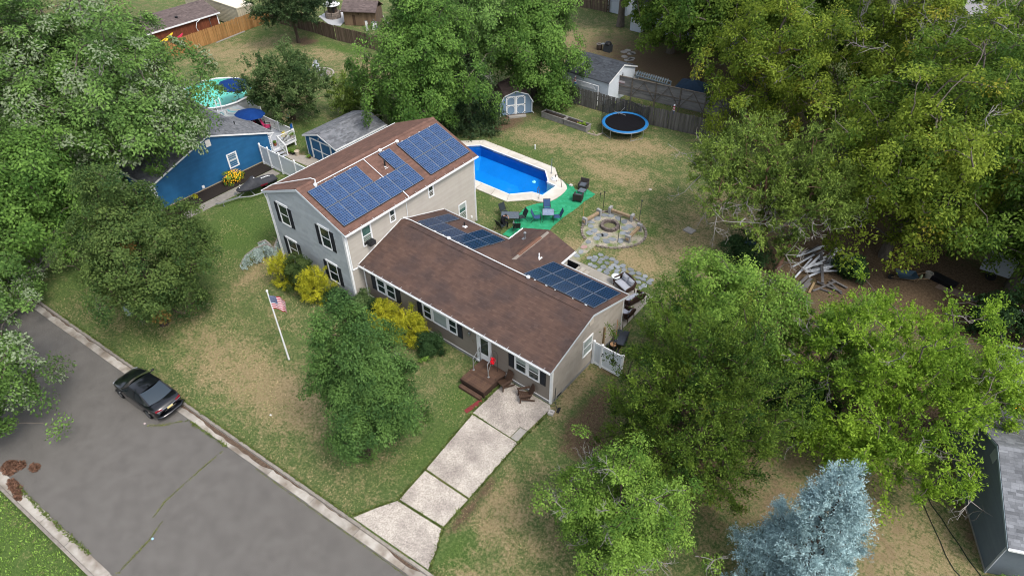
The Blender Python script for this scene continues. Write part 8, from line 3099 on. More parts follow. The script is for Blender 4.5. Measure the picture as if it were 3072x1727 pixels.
# wicker settee with cushions, plus a second one by the wall
wick = M("dark_brown_wicker", (.050, .030, .024), (.075, .046, .036), scale=30, rough=.8, bump=.5, bscale=60)
cush = M("grey_cushion", (.46, .48, .54), (.40, .42, .48), scale=3, rough=.95)
def settee(label, c, rz, L_=1.35, group=None, nb=2):
 t = thing("settee", label, "settee", (c[0], c[1], .04), rz, group=group)
 mb = MB(True)
 n = 14
 top = [(-L_/2+L_*i/n, .36+.08, .78+.20*math.sin(math.pi*i/n)) for i in range(n+1)]
 for i in range(n):
  a, b2 = top[i], top[i+1]
  mb.add([(a[0], .30, .34), (b2[0], .30, .34), b2, a, (a[0], .35, .34), (b2[0], .35, .34), (b2[0], b2[1]+.06, b2[2]), (a[0], a[1]+.06, a[2])], [(0, 1, 2, 3), (7, 6, 5, 4), (3, 2, 6, 7)])
 mb.tube(top, .05, 7)
 mb.build("back_frame", wick, t)
 for s in (-1, 1):
  mb = MB(True)
  mb.tube([(s*L_/2, .40, .78), (s*(L_/2+.04), .1, .64), (s*(L_/2+.05), -.25, .62), (s*(L_/2+.03), -.36, .52), (s*L_/2, -.34, .30)], .05, 7)
  mb.add([(s*L_/2, .32, .3), (s*L_/2, -.32, .3), (s*L_/2, -.30, .60), (s*L_/2, .36, .66), (s*(L_/2+.03), .32, .3), (s*(L_/2+.03), -.32, .3), (s*(L_/2+.03), -.30, .60), (s*(L_/2+.03), .36, .66)], [(0, 1, 2, 3), (7, 6, 5, 4)])
  mb.build("armrest", wick, t)
  for y in (-.32, .36):
   mb = MB(True)
   mb.tube([(s*L_/2, y, .32), (s*(L_/2+.02), y*1.08, .0)], [.035, .025], 7)
   mb.build("leg", wick, t)
 mb = MB(True)
 mb.box(-L_/2+.02, L_/2-.02, -.34, .31, .24, .33)
 mb.build("seat_frame", wick, t)
 mb = MB(True)
 def pillow(x0, x1, y0, y1, z0, z1, bulge):
  nx, ny = 6, 5
  for sgn in (1,):
   g = [[(x0+(x1-x0)*i/nx, y0+(y1-y0)*j/ny, z0+(z1-z0)*(.55+.45*(math.sin(math.pi*i/nx)**.4*math.sin(math.pi*j/ny)**.4))) for j in range(ny+1)] for i in range(nx+1)]
   vs = [p for r_ in g for p in r_]
   fs = [(i*(ny+1)+j, (i+1)*(ny+1)+j, (i+1)*(ny+1)+j+1, i*(ny+1)+j+1) for i in range(nx) for j in range(ny)]
   mb.add(vs, fs)
  mb.box(x0, x1, y0, y1, z0, z0+(z1-z0)*.55-.002)
 pillow(-L_/2+.06, L_/2-.06, -.33, .28, .335, .47, 0)
 mb.build("seat_cushion", cush, t)
 for k in range(nb):
  w_ = (L_-.2)/nb
  x0 = -L_/2+.1+k*w_
  mb = MB(True)
  nx, ny = 6, 6
  vs, fs = [], []
  for i in range(nx+1):
   for j in range(ny+1):
    b_ = math.sin(math.pi*i/nx)**.4*math.sin(math.pi*j/ny)**.4
    tuft = -.04 if (i, j) in ((2, 3), (4, 3)) else 0
    zz = .46+.42*j/ny
    vs.append((x0+.015+(w_-.03)*i/nx, .22+.10*j/ny-.10*b_-tuft, zz))
  for i in range(nx):
   for j in range(ny):
    fs.append((i*(ny+1)+j, (i+1)*(ny+1)+j, (i+1)*(ny+1)+j+1, i*(ny+1)+j+1))
  mb.add(vs, fs)
  mb.obox((x0+.015, .23, .46), (w_-.03, 0, 0), (0, .09, 0), (0, .10, .42))
  mb.build("back_cushion", cush, t, smooth=False)
 return t
settee("brown wicker settee with grey tufted cushions on the patio, facing the house", (13.15, 11.1), math.radians(-22), group="patio settees")
settee("brown wicker settee seen from behind at the patio's outer corner", (14.35, 10.2), math.radians(-108), group="patio settees")
t = settee("brown wicker chair half hidden behind the rear house corner", (14.75, 8.7), math.radians(-95), L_=.7, group="patio settees", nb=1)
t = thing("side_table", "small round white table at the patio edge beside the settee", "table", (12.35, 11.3, .04))
mb = MB()
mb.lathe((12.35, 11.3, .60), [(.0, 0), (.29, 0), (.30, .02), (.29, .035), (.0, .035)], 20, cap=False)
mb.build("table_top", M("frosted_top", (.60, .66, .68), rough=.3), t)
mb = MB()
for k in range(3):
 a = 2.1*k
 mb.tube([(12.35+.20*math.cos(a), 11.3+.20*math.sin(a), .60), (12.35+.10*math.cos(a), 11.3+.10*math.sin(a), .32), (12.35+.22*math.cos(a), 11.3+.22*math.sin(a), .05)], .012, 6)
mb.build("table_leg", whitev, t, kind="stuff")
# fire ring terrace with block-and-timber benches
FP = thing("fire_terrace", None, None, kind="structure")
grav = M("pale_gravel", (.50, .45, .38), (.36, .32, .26), scale=9, rough=1, bump=1, bscale=45, col3=(.16, .22, .07), scale3=1.3)
fc = (8.95, 16.55)
poly = []
for k in range(40):
 a = 2*math.pi*k/40
 r = 2.28+.10*math.sin(3*a+1)+.06*math.sin(7*a)
 poly.append((fc[0]+r*math.cos(a), fc[1]+r*math.sin(a)))
mb = MB()
mb.prism(poly, -.02, .022)
mb.build("gravel_bed", grav, FP)
mb = MB()
mb.prism([(7.98, 14.6), (8.95, 14.35), (8.95, 11.75), (8.25, 11.75)], -.02, .018)
mb.build("gravel_path", grav, FP)
edge = M("edging_stone", (.20, .17, .15), (.27, .235, .205), scale=5, rough=.95, bump=.5, bscale=14, objrand=.2)
for k in range(46):
 a = 2*math.pi*k/46
 r = 2.38+.10*math.sin(3*a+1)
 c = (fc[0]+r*math.cos(a), fc[1]+r*math.sin(a))
 if 7.95 < c[0] < 9.0 and c[1] < 15:
  continue
 rough_stone(c, .15, 400+k, z1=.09, n=6, asp_=.8, rot=a).build("edging_stone", edge, FP)
for i, p in enumerate([(7.39, 17.81), (7.82, 18.03), (8.44, 18.09), (7.06, 16.37), (7.89, 15.58), (7.75, 15.13), (8.53, 15.35), (8.77, 15.59), (7.34, 15.89), (9.54, 15.47), (9.06, 17.98), (9.68, 17.7), (9.78, 16.65), (8.54, 14.86), (9.53, 17.25), (10.2, 16.9), (10.1, 15.7), (9.3, 15.0), (7.2, 17.1), (8.55, 12.78), (8.55, 12.21), (8.4, 13.4), (8.3, 14.1)]):
 rough_stone(p, .26 if i < 19 else .22, 500+i, z1=.045, n=6, asp_=1.25, rot=i*1.1).build("flagstone", stone_m if i != 21 else M("pink_flagstone", (.42, .28, .26), rough=.9), FP)
tufts("terrace_weeds", 1600, (6.8, 11.1, 14.4, 18.8), .08, weed, 31, dens=lambda x, y: (np.hypot(x-fc[0], y-fc[1]) < 2.3) & (np.sin(x*3.1+1)+np.sin(y*2.7)+np.sin(x*1.9-y*2.3) > .5))
FR = thing("fire_ring", "round stone fire ring in the middle of the gravel terrace", "fire ring", (8.53, 16.72, 0))
for j in range(2):
 for k in range(16):
  a = 2*math.pi*(k+.5*j)/16
  mb = MB()
  c = Vector((8.53+.60*math.cos(a), 16.72+.60*math.sin(a), .02+.13*j))
  tn, ou = Vector((-math.sin(a), math.cos(a), 0)), Vector((math.cos(a), math.sin(a), 0))
  mb.obox(c-tn*.115-ou*.10, tn*.225, ou*.21, Vector((0, 0, .125+RND.uniform(-.012, .012))))
  mb.build("ring_stone", M("ring_stone", (.13, .105, .10), (.19, .16, .145), scale=6, rough=.95, bump=.5, bscale=14, objrand=.3), FR)
mb = MB()
mb.lathe((8.53, 16.72, .02), [(.50, 0), (.45, .05), (.1, .09)], 16)
mb.build("ash_bed", M("ash_grass", (.22, .21, .12), (.13, .15, .07), scale=9, rough=1, bump=1, bscale=30), FR)
blockm = M("bench_block", (.36, .36, .36), (.28, .28, .28), scale=6, rough=.95, bump=.4, bscale=20, objrand=.1)
timb = M("bench_timber", (.40, .30, .19), (.31, .23, .15), scale=5, rough=.9, objrand=.12)
for i, (a, b2, lab) in enumerate([((6.82, 15.85), (7.05, 17.5), "block and timber bench on the left side of the fire ring"), ((7.55, 18.35), (9.45, 18.45), "block and timber bench behind the fire ring"), ((10.58, 15.9), (10.5, 17.7), "block and timber bench on the right side of the fire ring")]):
 t = thing("timber_bench", lab, "bench", ((a[0]+b2[0])/2, (a[1]+b2[1])/2, .02), group="benches round the fire ring")
 d = (Vector(b2+(0,))-Vector(a+(0,))).normalized()
 s = Vector((-d.y, d.x, 0))
 for e in (a, b2):
  for j, z in enumerate((.02, .215, .41)):
   for o in (-.20, .0):
    mb = MB()
    if j == 1 and o > -.1:
     continue
    if j == 1:
     mb.obox(Vector(e+(z,))+s*-.2-d*.10, s*.09, d*.20, (0, 0, .19))
     mb.obox(Vector(e+(z,))+s*.11-d*.10, s*.09, d*.20, (0, 0, .19))
    else:
     mb.obox(Vector(e+(z,))+s*o-d*.10, s*.198, d*.20, (0, 0, .19))
    mb.build("bench_block", blockm, t)
 for o, zt in ((-.10, .23), (.02, .23), (-.10, .33), (.02, .33)):
  mb = MB()
  mb.obox(Vector(a+(zt,))-d*.16+s*o, d*((Vector(b2+(0,))-Vector(a+(0,))).length+.32), s*.088, (0, 0, .088))
  mb.build("bench_timber", timb, t)
for i, (x, y, h_, cc, lab) in enumerate([(7.0, 18.15, 1.75, (.03, .035, .03), "dark lamp pole at the far left of the fire terrace"), (10.0, 18.55, 1.95, (.04, .055, .055), "dark lamp pole at the far right of the fire terrace"), (10.02, 15.45, 2.15, (.02, .03, .025), "tallest dark pole at the near right of the fire terrace"), (6.1, 16.75, 1.2, (.50, .33, .12), "short yellowish pole left of the fire terrace"), (5.95, 19.35, .6, (.05, .05, .05), "tiny dark garden light stake beyond the carpet corner")]):
 t = thing("garden_pole", lab, "pole", (x, y, 0), group="poles round the fire terrace")
 mb = MB()
 mb.tube([(x, y, 0), (x+.02, y, h_)], .022, 7)
 mb.build("pole_rod", M("pole_%d" % i, cc, rough=.6), t)
 mb = MB()
 if i in (0, 1, 4):
  mb.lathe((x+.02, y, h_-.02), [(.03, 0), (.06, .04), (.06, .12), (.02, .16)], 9)
 else:
  mb.lathe((x+.02, y, h_), [(.03, 0), (.03, .04), (.01, .06)], 8)
 mb.build("lamp_head" if i in (0, 1, 4) else "pole_cap", M("pole_%d" % i, cc), t)
# ---------------------------------------------------------------- garden furniture on the carpet
sling_b = M("blue_sling", (.030, .075, .19), (.045, .10, .24), scale=40, rough=.7)
sling_d = M("dark_sling", (.018, .028, .034), (.028, .040, .048), scale=40, rough=.7)
def patio_chair(name, label, c, rz, sling, group):
 t = thing(name, label, "chair", (c[0], c[1], .014), rz, group=group)
 mb = MB(True)
 mb.obox((-.25, -.24, .42), (.50, 0, 0), (0, .46, -.03), (0, 0, .015))
 mb.build("seat", sling, t)
 mb = MB(True)
 mb.obox((-.25, .24, .42), (.50, 0, 0), (0, .22, .56), (0, .015, -.004))
 mb.build("backrest", sling, t)
 for s in (-1, 1):
  x = s*.27
  mb = MB(True)
  mb.tube([(x, -.30, .0), (x, -.26, .42), (x, -.24, .62), (x, .05, .66), (x, .34, .64)], .016, 6)
  mb.build("leg", blackmetal, t)
  mb = MB(True)
  mb.tube([(x, .48, .0), (x, .18, .42), (x, .26, .46), (x, .48, 1.0)], .016, 6)
  mb.build("leg", blackmetal, t)
 mb = MB(True)
 mb.tube([(-.27, .48, 1.0), (.27, .48, 1.0)], .016, 6)
 mb.tube([(-.27, -.26, .41), (.27, -.26, .41)], .014, 6)
 mb.build("crossbar", blackmetal, t, kind="stuff")
 return t
def glass_table(name, label, c, rz, w_, d_, h_, top, group=None):
 t = thing(name, label, "table", (c[0], c[1], .014), rz, group=group)
 mb = MB(True)
 mb.box(-w_/2, w_/2, -d_/2, d_/2, h_-.015, h_)
 mb.build("table_top", top, t)
 mb = MB(True)
 for (xa, xb, ya, yb) in ((-w_/2, w_/2, -d_/2-.02, -d_/2), (-w_/2, w_/2, d_/2, d_/2+.02), (-w_/2-.02, -w_/2, -d_/2-.02, d_/2+.02), (w_/2, w_/2+.02, -d_/2-.02, d_/2+.02)):
  mb.box(xa, xb, ya, yb, h_-.03, h_+.004)
 mb.build("table_rim", blackmetal, t)
 for sx_ in (-1, 1):
  for sy_ in (-1, 1):
   mb = MB(True)
   mb.tube([(sx_*(w_/2-.04), sy_*(d_/2-.04), h_-.03), (sx_*(w_/2-.10), sy_*(d_/2-.10), .35), (sx_*(w_/2-.02), sy_*(d_/2-.02), 0)], .016, 6)
   mb.build("leg", blackmetal, t)
 return t
ttop = M("blue_grey_glass_top", (.16, .22, .33), (.26, .33, .45), scale=9, rough=.15, spec=.6)
TG = "blue dining set on the carpet"
cA = (4.25, 14.65)
glass_table("glass_table", "square glass topped table in the middle of the green carpet", cA, .62, .86, .86, .70, ttop)
patio_chair("sling_chair", "blue sling chair at the far side of the square glass table", (3.65, 15.35), math.radians(42), sling_b, TG)
patio_chair("sling_chair", "blue sling chair left of the square glass table, seen from its side", (3.72, 13.95), math.radians(125), sling_b, TG)
patio_chair("sling_chair", "blue sling chair right of the square glass table, near the carpet edge", (4.85, 14.95), math.radians(-48), sling_b, TG)
TG2 = "dark set at the carpet corner"
dtop = M("slate_glass_top", (.075, .095, .12), (.11, .135, .165), scale=12, rough=.2, spec=.6)
glass_table("slate_table", "dark slate topped table where a person sits", (2.2, 12.55), .62, 1.35, .9, .70, dtop)
patio_chair("dark_chair", "dark chair at the far left of the slate table", (1.35, 12.95), math.radians(75), sling_d, TG2)
patio_chair("dark_chair", "dark chair at the right end of the slate table", (2.75, 13.2), math.radians(-28), sling_d, TG2)
patio_chair("dark_chair", "dark chair the person in black sits on", (2.25, 11.45), math.radians(172), sling_d, TG2)
patio_chair("dark_chair", "dark chair with pale edge near the low roof corner", (3.25, 12.0), math.radians(-140), sling_d, TG2)
t = thing("towel", "white towel hanging over the dark chair by the low roof corner", "towel", (3.4, 11.75, .9))
mb = MB()
for i in range(6):
 a = i/6
 b2 = (i+1)/6
 P0_ = Vector((3.42, 11.55, 0))
 dx = Vector((-.34, .30, 0))
 mb.add([P0_+dx*a+Vector((0, 0, 1.03)), P0_+dx*b2+Vector((0, 0, 1.03)), P0_+dx*b2+Vector((.05, .04, .62+.03*math.sin(i*2))), P0_+dx*a+Vector((.05, .04, .62+.03*math.sin(i*2-2))),
   P0_+dx*a+Vector((-.05, -.05, .75)), P0_+dx*b2+Vector((-.05, -.05, .75))], [(0, 1, 2, 3), (1, 0, 4, 5)])
mb.build("cloth", M("towel_white", (.60, .62, .64), rough=.95), t)
mb = MB()
mb.obox((3.43, 11.57, .61), (-.33, .29, 0), (.02, .018, 0), (0, 0, .02))
mb.build("hem", M("towel_hem", (.42, .44, .47), rough=.95), t)
# dark wicker armchairs with a small table
wk = M("charcoal_wicker", (.040, .036, .036), (.062, .055, .054), scale=40, rough=.8, bump=.4, bscale=70)
def wicker_chair(label, c, rz):
 t = thing("wicker_armchair", label, "armchair", (c[0], c[1], .014), rz, group="charcoal wicker set on the carpet")
 mb = MB(True)
 mb.box(-.30, .30, -.32, .30, .18, .36)
 mb.build("seat", wk, t)
 mb = MB(True)
 mb.obox((-.36, .26, .18), (.72, 0, 0), (0, .09, 0), (0, .08, .58))
 mb.build("backrest", wk, t)
 for s in (-1, 1):
  mb = MB(True)
  mb.obox((s*.33-.04, -.34, .12), (.08, 0, 0), (0, .60, 0), (0, 0, .46))
  mb.build("armrest", wk, t)
  for y in (-.3, .28):
   mb = MB(True)
   mb.box(s*.32-.03, s*.32+.03, y-.03, y+.03, 0, .16)
   mb.build("leg", wk, t)
 mb = MB(True)
 mb.box(-.28, .28, -.30, .25, .362, .43)
 mb.build("cushion", M("slate_cushion", (.10, .115, .14), rough=.95), t)
wicker_chair("charcoal wicker armchair at the near end of its small table, back towards the fire ring", (4.55, 18.3), math.radians(200))
wicker_chair("charcoal wicker armchair at the far end of its small table", (3.9, 20.05), math.radians(15))
glass_table("wicker_table", "small dark glass table between the two wicker armchairs", (4.35, 19.15), .1, .55, .6, .45, dtop)
# ---------------------------------------------------------------- the person at the slate table
PS = thing("person", "person in black bent over the slate table, head resting on the hands", "person", (2.25, 11.5, .014))
def figure():
 import bmesh
 p0 = Vector((2.25, 11.5, .014))
 fdir = Vector((.09, .99, 0)).normalized()
 sdir = Vector((fdir.y, -fdir.x, 0))
 F = lambda f, s, z: fdir*f+sdir*s+Vector((0, 0, z))
 vs, rs, ed = [], [], []
 def pt(p, r):
  vs.append(p)
  rs.append(r)
  return len(vs)-1
 def chain(a, seq):
  for p, r in seq:
   b = pt(p, r)
   ed.append((a, b))
   a = b
  return a
 pel = pt(F(-.02, 0, .54), .145)
 chest = chain(pel, [(F(.02, 0, .70), .14), (F(.10, 0, .87), .155), (F(.21, 0, 1.0), .125)])
 neck = chain(chest, [(F(.30, 0, 1.04), .06)])
 for s in (-1, 1):
  chain(pel, [(F(.08, .10*s, .51), .095), (F(.42, .14*s, .50), .072), (F(.47, .14*s, .28), .054), (F(.43, .14*s, .09), .04), (F(.54, .15*s, .05), .036)])
  chain(chest, [(F(.22, .16*s, .99), .07), (F(.38, .25*s, .82), .05), (F(.50, .20*s, .76), .042)])
 me = bpy.data.meshes.new("body")
 me.from_pydata([tuple(v) for v in vs], ed, [])
 o = bpy.data.objects.new("body", me)
 COL.objects.link(o)
 o.parent = PS
 sk = o.modifiers.new("skin", 'SKIN')
 bm = bmesh.new()
 bm.from_mesh(me)
 lay = bm.verts.layers.skin.verify()
 bm.verts.ensure_lookup_table()
 for v, r in zip(bm.verts, rs):
  v[lay].radius = (r, r)
 bm.verts[0][lay].use_root = True
 bm.to_mesh(me)
 bm.free()
 sb = o.modifiers.new("sub", 'SUBSURF')
 sb.levels = sb.render_levels = 2
 me.materials.append(M("black_clothes", (.010, .011, .015), (.016, .017, .022), scale=8, rough=.9))
 WM[o.name] = WM[PS.name]
 skin = M("skin", (.42, .235, .17), rough=.6)
 hair = M("dark_hair", (.012, .009, .008), (.025, .018, .014), scale=20, rough=.7)
 B = Vector(PS.location)
 mb = MB()
 mb.ball(B+F(.45, 0, 1.03), .088, .105, .095, 14, 10)
 mb.tube([B+F(.27, 0, 1.05), B+F(.40, 0, 1.06)], .055, 10)
 mb.ball(B+F(.52, 0, .985), .03, .03, .03, 8, 6)
 for s in (-1, 1):
  mb.ball(B+F(.44, .095*s, 1.02), .02, .03, .035, 8, 6)
  mb.ball(B+F(.525, .035*s, 1.01), .014, .014, .014, 6, 4)
 mb.build("head", skin, PS, smooth=True)
 mb = MB()
 mb.ball(B+F(.425, 0, 1.065), .105, .115, .098, 14, 10)
 for k in range(14):
  a = 2*math.pi*k/14
  mb.ball(B+F(.42+.07*math.cos(a), .08*math.sin(a), 1.09), .038, .038, .03, 7, 5)
 mb.build("hair", hair, PS, smooth=True)
 for s in (-1, 1):
  mb = MB()
  mb.tube([B+F(.48, .205*s, .765), B+F(.55, .17*s, .80), B+F(.53, .13*s, .93)], [.043, .038, .028], 9)
  c = B+F(.525, .125*s, .965)
  mb.ball(c, .032, .042, .045, 9, 6)
  for k in range(4):
   o_ = (k-1.5)*.019
   L_ = (.055, .068, .064, .05)[k]
   p = c+F(-.005+o_, -.01*s, .03)
   mb.tube([p, p+F(-.01, -.018*s, L_*.55), p+F(-.035, -.035*s, L_)], [.0095, .009, .007], 6)
  mb.tube([c+F(-.02, .01*s, -.01), c+F(-.05, -.015*s, .02), c+F(-.065, -.03*s, .045)], [.011, .010, .008], 6)
  mb.build("forearm", skin, PS, smooth=True)
 mb = MB()
 mb.add([tuple(B+F(.20+.03*math.cos(a), .07*math.sin(a), 1.115+.02*math.cos(a))) for a in np.linspace(0, 6.283, 12, endpoint=False)], [tuple(range(12))])
 mb.build("neckline", skin, PS)
figure()
# ---------------------------------------------------------------- flagpole, utility box
FPn = thing("flagpole", "slim white flagpole standing on the dry front lawn", "flagpole", (.56, -6.94, 0))
mb = MB()
mb.tube([(.56, -6.94, 0), (.56, -6.94, 5.4)], [.055, .035], 10)
mb.build("pole_tube", white, FPn)
mb = MB()
mb.ball((.56, -6.94, 5.46), .07)
mb.build("finial", white, FPn)
FL = thing("flag", "American flag with drooping red and white stripes on the white pole", "flag", (.6, -6.94, 4.2))
NX, NZ = 26, 26
fd = Vector((.64, .77, 0)).normalized()
fs_ = Vector((-fd.y, fd.x, 0))
top, bot = 5.15, 4.18
verts, faces, mi = [], [], []
def fp(u, v):
 """u along the fly 0..1, v up the hoist 0..1"""
 L_ = .92
 sag = u*u*.42+.10*u
 x = L_*u*(1-.28*u*(1-.4*v))
 z = bot+(top-bot)*v-sag-.10*u*(1-v)
 w_ = .08*math.sin(u*9+v*2.2)*u+.05*math.sin(u*17-v*3)*u
 return Vector((.60, -6.94, z))+fd*x+fs_*w_
for i in range(NX+1):
 for j in range(NZ+1):
  verts.append(fp(i/NX, j/NZ))
for i in range(NX):
 for j in range(NZ):
  faces.append((i*(NZ+1)+j, (i+1)*(NZ+1)+j, (i+1)*(NZ+1)+j+1, i*(NZ+1)+j+1))
  stripe = 12-j//2
  if i < 11 and j >= 12:
   mi.append(2)
  else:
   mi.append(0 if stripe % 2 == 0 else 1)
mb = MB()
mb.v, mb.f, mb.t, mb.m = [tuple(v) for v in verts], faces, [0.0]*len(faces), mi
fr_, fw_, fb_ = M("flag_red", (.42, .020, .045), rough=.9), M("flag_white", (.70, .68, .70), rough=.9), M("flag_blue", (.020, .065, .20), rough=.9)
fo = mb.build("cloth", [fr_, fw_, fb_], FL)
mb = MB()
for r in range(9):
 for c in range(6 if r % 2 == 0 else 5):
  u = (.035+.067*c+(.033 if r % 2 else 0))
  v = .97-.055*r
  for sg in (-1, 1):
   c0 = fp(u, v)+fs_*.008*sg
   ux, vx = (fp(u+.01, v)-fp(u, v)).normalized(), (fp(u, v+.01)-fp(u, v)).normalized()
   q = [c0+(ux*math.cos(a)+vx*math.sin(a))*(.021 if k % 2 == 0 else .009) for k, a in enumerate(np.arange(10)*.6283+1.571)]
   mb.add(q, [tuple(range(10)) if sg < 0 else tuple(reversed(range(10)))])
mb.build("stars", fw_, FL, kind="stuff")
UB = thing("utility_pedestal", "pale green rounded utility pedestal on the lawn under the dark green tree", "utility box", (-11.06, -10.77, 0))
gm = M("pale_green_plastic", (.33, .44, .36), (.29, .39, .32), rough=.6)
mb = MB()
mb.lathe((-11.06, -10.77, 0), [(.27, 0), (.27, .55)], 18)
mb.build("body", gm, UB)
mb = MB()
mb.lathe((-11.06, -10.77, .552), [(.28, 0), (.28, .05), (.24, .12), (.10, .16)], 18)
mb.build("cap", gm, UB)
for i, (x, y, lab) in enumerate([(3.2, -10.3, "tiny white paper scrap on the front lawn by the kerb"), (-1.9, -14.95, "tiny pale paper scrap on the asphalt behind the car"), (4.9, -18.3, "tiny light blue scrap on the mossy road crack")]):
 mb = MB()
 z = 0 if i == 0 else RZ
 mb.add([(x, y, z+.015), (x+.13, y+.02, z+.02), (x+.12, y+.11, z+.03), (x-.01, y+.09, z+.02)], [(0, 1, 2, 3)])
 tag(mb.build("paper_scrap", M("scrap_%d" % i, [(.65, .65, .65), (.55, .45, .45), (.30, .52, .68)][i], rough=.9)), lab, "litter")
# ---------------------------------------------------------------- parked car
CAR = thing("parked_car", "black sedan parked along the kerb on the street", "car", (-3.35, -13.73, RZ), math.pi+RA)
paint = M("black_car_paint", (.005, .006, .009), rough=.15, spec=.5, coat=.6)
cglass = M("car_glass", (.010, .016, .020), rough=.04, spec=.7)
rearglass = M("car_rear_glass", (.020, .035, .050), rough=.05, spec=.8)
chrome = M("chrome", (.60, .60, .62), rough=.15, metal=1.0)
# stations front (+x) to rear: x, half width at belt, sill z, belt z, centre top z
ST = [(2.27, .52, .30, .56, .60), (2.18, .72, .22, .66, .70), (1.95, .83, .19, .74, .80), (1.5, .89, .17, .84, .92), (1.0, .905, .17, .90, .985), (.62, .91, .17, .925, 1.02),
    (0, .915, .17, .94, 1.0), (-.6, .915, .17, .955, 1.0), (-1.2, .91, .18, .965, 1.03), (-1.6, .895, .19, .97, 1.06), (-1.95, .86, .24, .955, 1.05), (-2.18, .79, .30, .90, .99), (-2.30, .66, .36, .74, .80)]
vs, fs = [], []
for x, w_, zs, zb, zt in ST:
 h = zb-zs
 half = [(w_*.90, zs), (w_*.985, zs+h*.22), (w_*1.0, zs+h*.55), (w_*.985, zs+h*.85), (w_*.93, zb), (w_*.62, zb+(zt-zb)*.75), (w_*.25, zt)]
 row = [(x, -y, z) for y, z in half]+[(x, y, z) for y, z in reversed(half)]
 vs += row
k = 14
for i in range(len(ST)-1):
 for j in range(k-1):
  fs.append((i*k+j, i*k+j+1, (i+1)*k+j+1, (i+1)*k+j))
fs.append(tuple(range(k)))
fs.append(tuple(reversed(range((len(ST)-1)*k, len(ST)*k))))
mb = MB(True)
mb.add(vs, fs)
body = mb.build("body", paint, CAR, smooth=True)
body.modifiers.new("sub", 'SUBSURF').levels = 1
body.modifiers["sub"].render_levels = 1
# cabin: A-pillar base, roof, C-pillar base
bel = {1: (.98, .80, .965), 2: (.30, .635, 1.375), 3: (-.75, .62, 1.40), 4: (-1.62, .72, 1.06)}
A_, B_, C2_, D_2 = [(bel[i][0], bel[i][1], bel[i][2]) for i in (1, 2, 3, 4)]
mb = MB(True)
nr = 8
rv = []
for i in range(nr+1):
 f = i/nr
 x = B_[0]+(C2_[0]-B_[0])*f
 z = 1.375+.065*math.sin(math.pi*(f*.8+.12))
 w_ = B_[1]+(C2_[1]-B_[1])*f
 for y, dz in ((-w_, -.035), (-w_*.8, .0), (-w_*.4, .022), (0, .028), (w_*.4, .022), (w_*.8, 0), (w_, -.035)):
  rv.append((x, y, z+dz))
mb.add(rv, [(i*7+j, i*7+j+1, (i+1)*7+j+1, (i+1)*7+j) for i in range(nr) for j in range(6)])
mb.f = [tuple(reversed(f)) for f in mb.f]
mb.build("roof", paint, CAR, smooth=True)
def curved(p0, p1, w0, w1, bow, n=6):
 """glass sheet from sill to roof edge with a bow across"""
 vs = []
 for f in (0, .5, 1):
  x, z = p0[0]+(p1[0]-p0[0])*f, p0[1]+(p1[1]-p0[1])*f+.03*math.sin(math.pi*f)
  w_ = w0+(w1-w0)*f
  for j in range(n+1):
   y = -w_+2*w_*j/n
   b = bow*(1-(y/w_)**2)
   vs.append((x+b, y, z))
 return vs, [(i*(n+1)+j, i*(n+1)+j+1, (i+1)*(n+1)+j+1, (i+1)*(n+1)+j) for i in range(2) for j in range(n)]
mb = MB(True)
mb.add(*curved((.98, .97), (.31, 1.375), .78, .61, .16))
mb.build("windshield", cglass, CAR, smooth=True)
mb = MB(True)
v_, f_ = curved((-1.60, 1.05), (-.76, 1.395), .68, .60, -.10)
mb.add(v_, [tuple(reversed(f)) for f in f_])
mb.build("rear_window", rearglass, CAR, smooth=True)
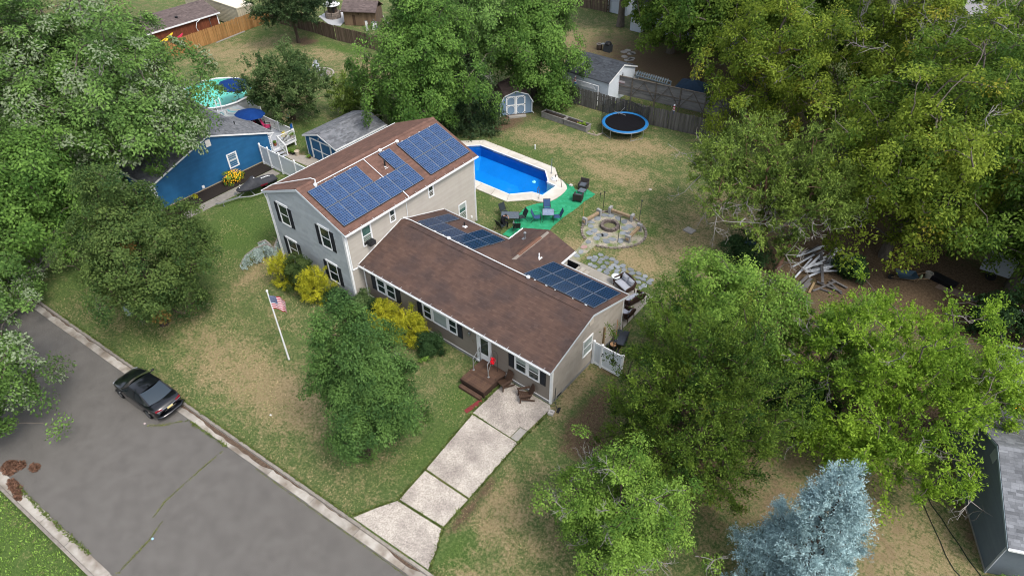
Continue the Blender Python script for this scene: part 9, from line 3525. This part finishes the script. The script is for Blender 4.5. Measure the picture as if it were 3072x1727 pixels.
for s in (-1, 1):
 mb = MB(True)
 q = [(.90, s*.845, .945), (-.28, s*.855, .955), (-.28, s*.665, 1.36), (.28, s*.665, 1.345)]
 mb.quad(*(q if s < 0 else q[::-1]))
 mb.build("side_window", cglass, CAR)
 mb = MB(True)
 q = [(-.33, s*.855, .957), (-1.30, s*.83, .985), (-.82, s*.655, 1.345), (-.33, s*.665, 1.36)]
 mb.quad(*(q if s < 0 else q[::-1]))
 mb.build("side_window", cglass, CAR)
 mb = MB(True)
 for a, b2 in (((1.0, s*.80, .94), (.30, s*.635, 1.375)), ((.30, s*.635, 1.375), (-.75, s*.625, 1.395)), ((-.75, s*.625, 1.395), (-1.62, s*.73, 1.04)), ((-.305, s*.86, .95), (-.305, s*.668, 1.365))):
  mb.beam(a, b2, .06, .05)
 mb.quad(*([(-1.30, s*.83, .985), (-1.62, s*.74, 1.03), (-.80, s*.63, 1.37), (-.82, s*.655, 1.345)] if s < 0 else [(-.82, s*.655, 1.345), (-.80, s*.63, 1.37), (-1.62, s*.74, 1.03), (-1.30, s*.83, .985)]))
 mb.build("pillar", paint, CAR, kind="stuff")
 mb = MB(True)
 mb.ball((.72, s*1.02, 1.0), .07, .11, .065, 10, 7)
 mb.beam((.74, s*.84, .95), (.74, s*.98, .98), .05, .04)
 mb.build("mirror", paint, CAR, smooth=True)
 mb = MB(True)
 mb.obox((-2.235, s*.42, .80), (-.05, 0, 0), (.12, s*.34, .02), (.02, 0, .12))
 mb.build("taillight", M("tail_red", (.22, .008, .02), rough=.15, spec=.6), CAR)
 mb = MB(True)
 mb.obox((2.17, s*.42, .58), (.05, 0, 0), (-.16, s*.34, .05), (-.03, 0, .09))
 mb.build("headlight", M("head_lens", (.42, .46, .50), rough=.1, spec=.7), CAR)
 for x in (1.36, -1.32):
  mb = MB(True)
  pr = [(.335, .0), (.335, .17), (.31, .20), (.22, .205)]
  c0 = Vector((x, s*.70, .33))
  ring_ = []
  n = 22
  vs = []
  for r_, o_ in [(.335, 0), (.34, .03), (.34, .17), (.31, .20), (.225, .205), (.20, .19)]:
   for j in range(n):
    a = 2*math.pi*j/n
    vs.append(c0+Vector((r_*math.cos(a), s*o_, r_*math.sin(a))))
  fs = [(i*n+j, i*n+(j+1) % n, (i+1)*n+(j+1) % n, (i+1)*n+j) for i in range(5) for j in range(n)]
  mb.add(vs, fs)
  wh = mb.build("wheel", M("tyre", (.012, .012, .013), rough=.9), CAR)
  mb = MB(True)
  for j in range(5):
   a = 2*math.pi*j/5
   mb.beam(c0+Vector((0, s*.195, 0)), c0+Vector((.20*math.cos(a), s*.195, .20*math.sin(a))), .055, .02, upv=(0, 1, 0))
  mb.tube([c0+Vector((.205*math.cos(a), s*.193, .205*math.sin(a))) for a in np.linspace(0, 6.283, 19)], .016, 5, cap=False)
  mb.build("rim", M("rim_grey", (.22, .23, .24), rough=.3, metal=.8), wh)
  mb = MB(True)
  vv = [c0+Vector((.36*math.cos(a), s*.212, .36*math.sin(a))) for a in np.linspace(.05, 3.09, 14)]
  mb.tube(vv, .02, 5)
  mb.build("wheel_arch", paint, CAR)
 mb = MB(True)
 mb.box(.28, .42, s*.90-.012, s*.90+.012, .76, .79)
 mb.box(-.85, -.71, s*.90-.012, s*.90+.012, .79, .82)
 mb.build("door_handle", paint, CAR, kind="stuff")
mb = MB(True)
mb.tube([(-2.27, -.72, .885), (-2.31, -.4, .90), (-2.325, 0, .905), (-2.31, .4, .90), (-2.27, .72, .885)], .014, 5)
mb.tube([(-2.335, -.35, .745), (-2.345, 0, .75), (-2.335, .35, .745)], .012, 5)
mb.build("chrome_strip", chrome, CAR)
mb = MB(True)
mb.obox((-2.325, -.17, .79), (-.03, 0, 0), (0, .34, 0), (.02, 0, .10))
mb.build("license_plate", M("plate_yellow", (.62, .52, .24), rough=.5), CAR)
mb = MB(True)
mb.tube([(-2.20, -.80, .48), (-2.36, -.5, .46), (-2.39, 0, .46), (-2.36, .5, .46), (-2.20, .80, .48)], .10, 8)
mb.build("bumper", paint, CAR, smooth=True)
mb = MB(True)
mb.tube([(-.62, 0, 1.46), (-.80, 0, 1.52)], [.04, .012], 6)
mb.build("antenna_fin", paint, CAR)
mb = MB(True)
mb.box(-1.9, 1.9, -.74, .74, .16, .20)
mb.build("underbody", black, CAR)
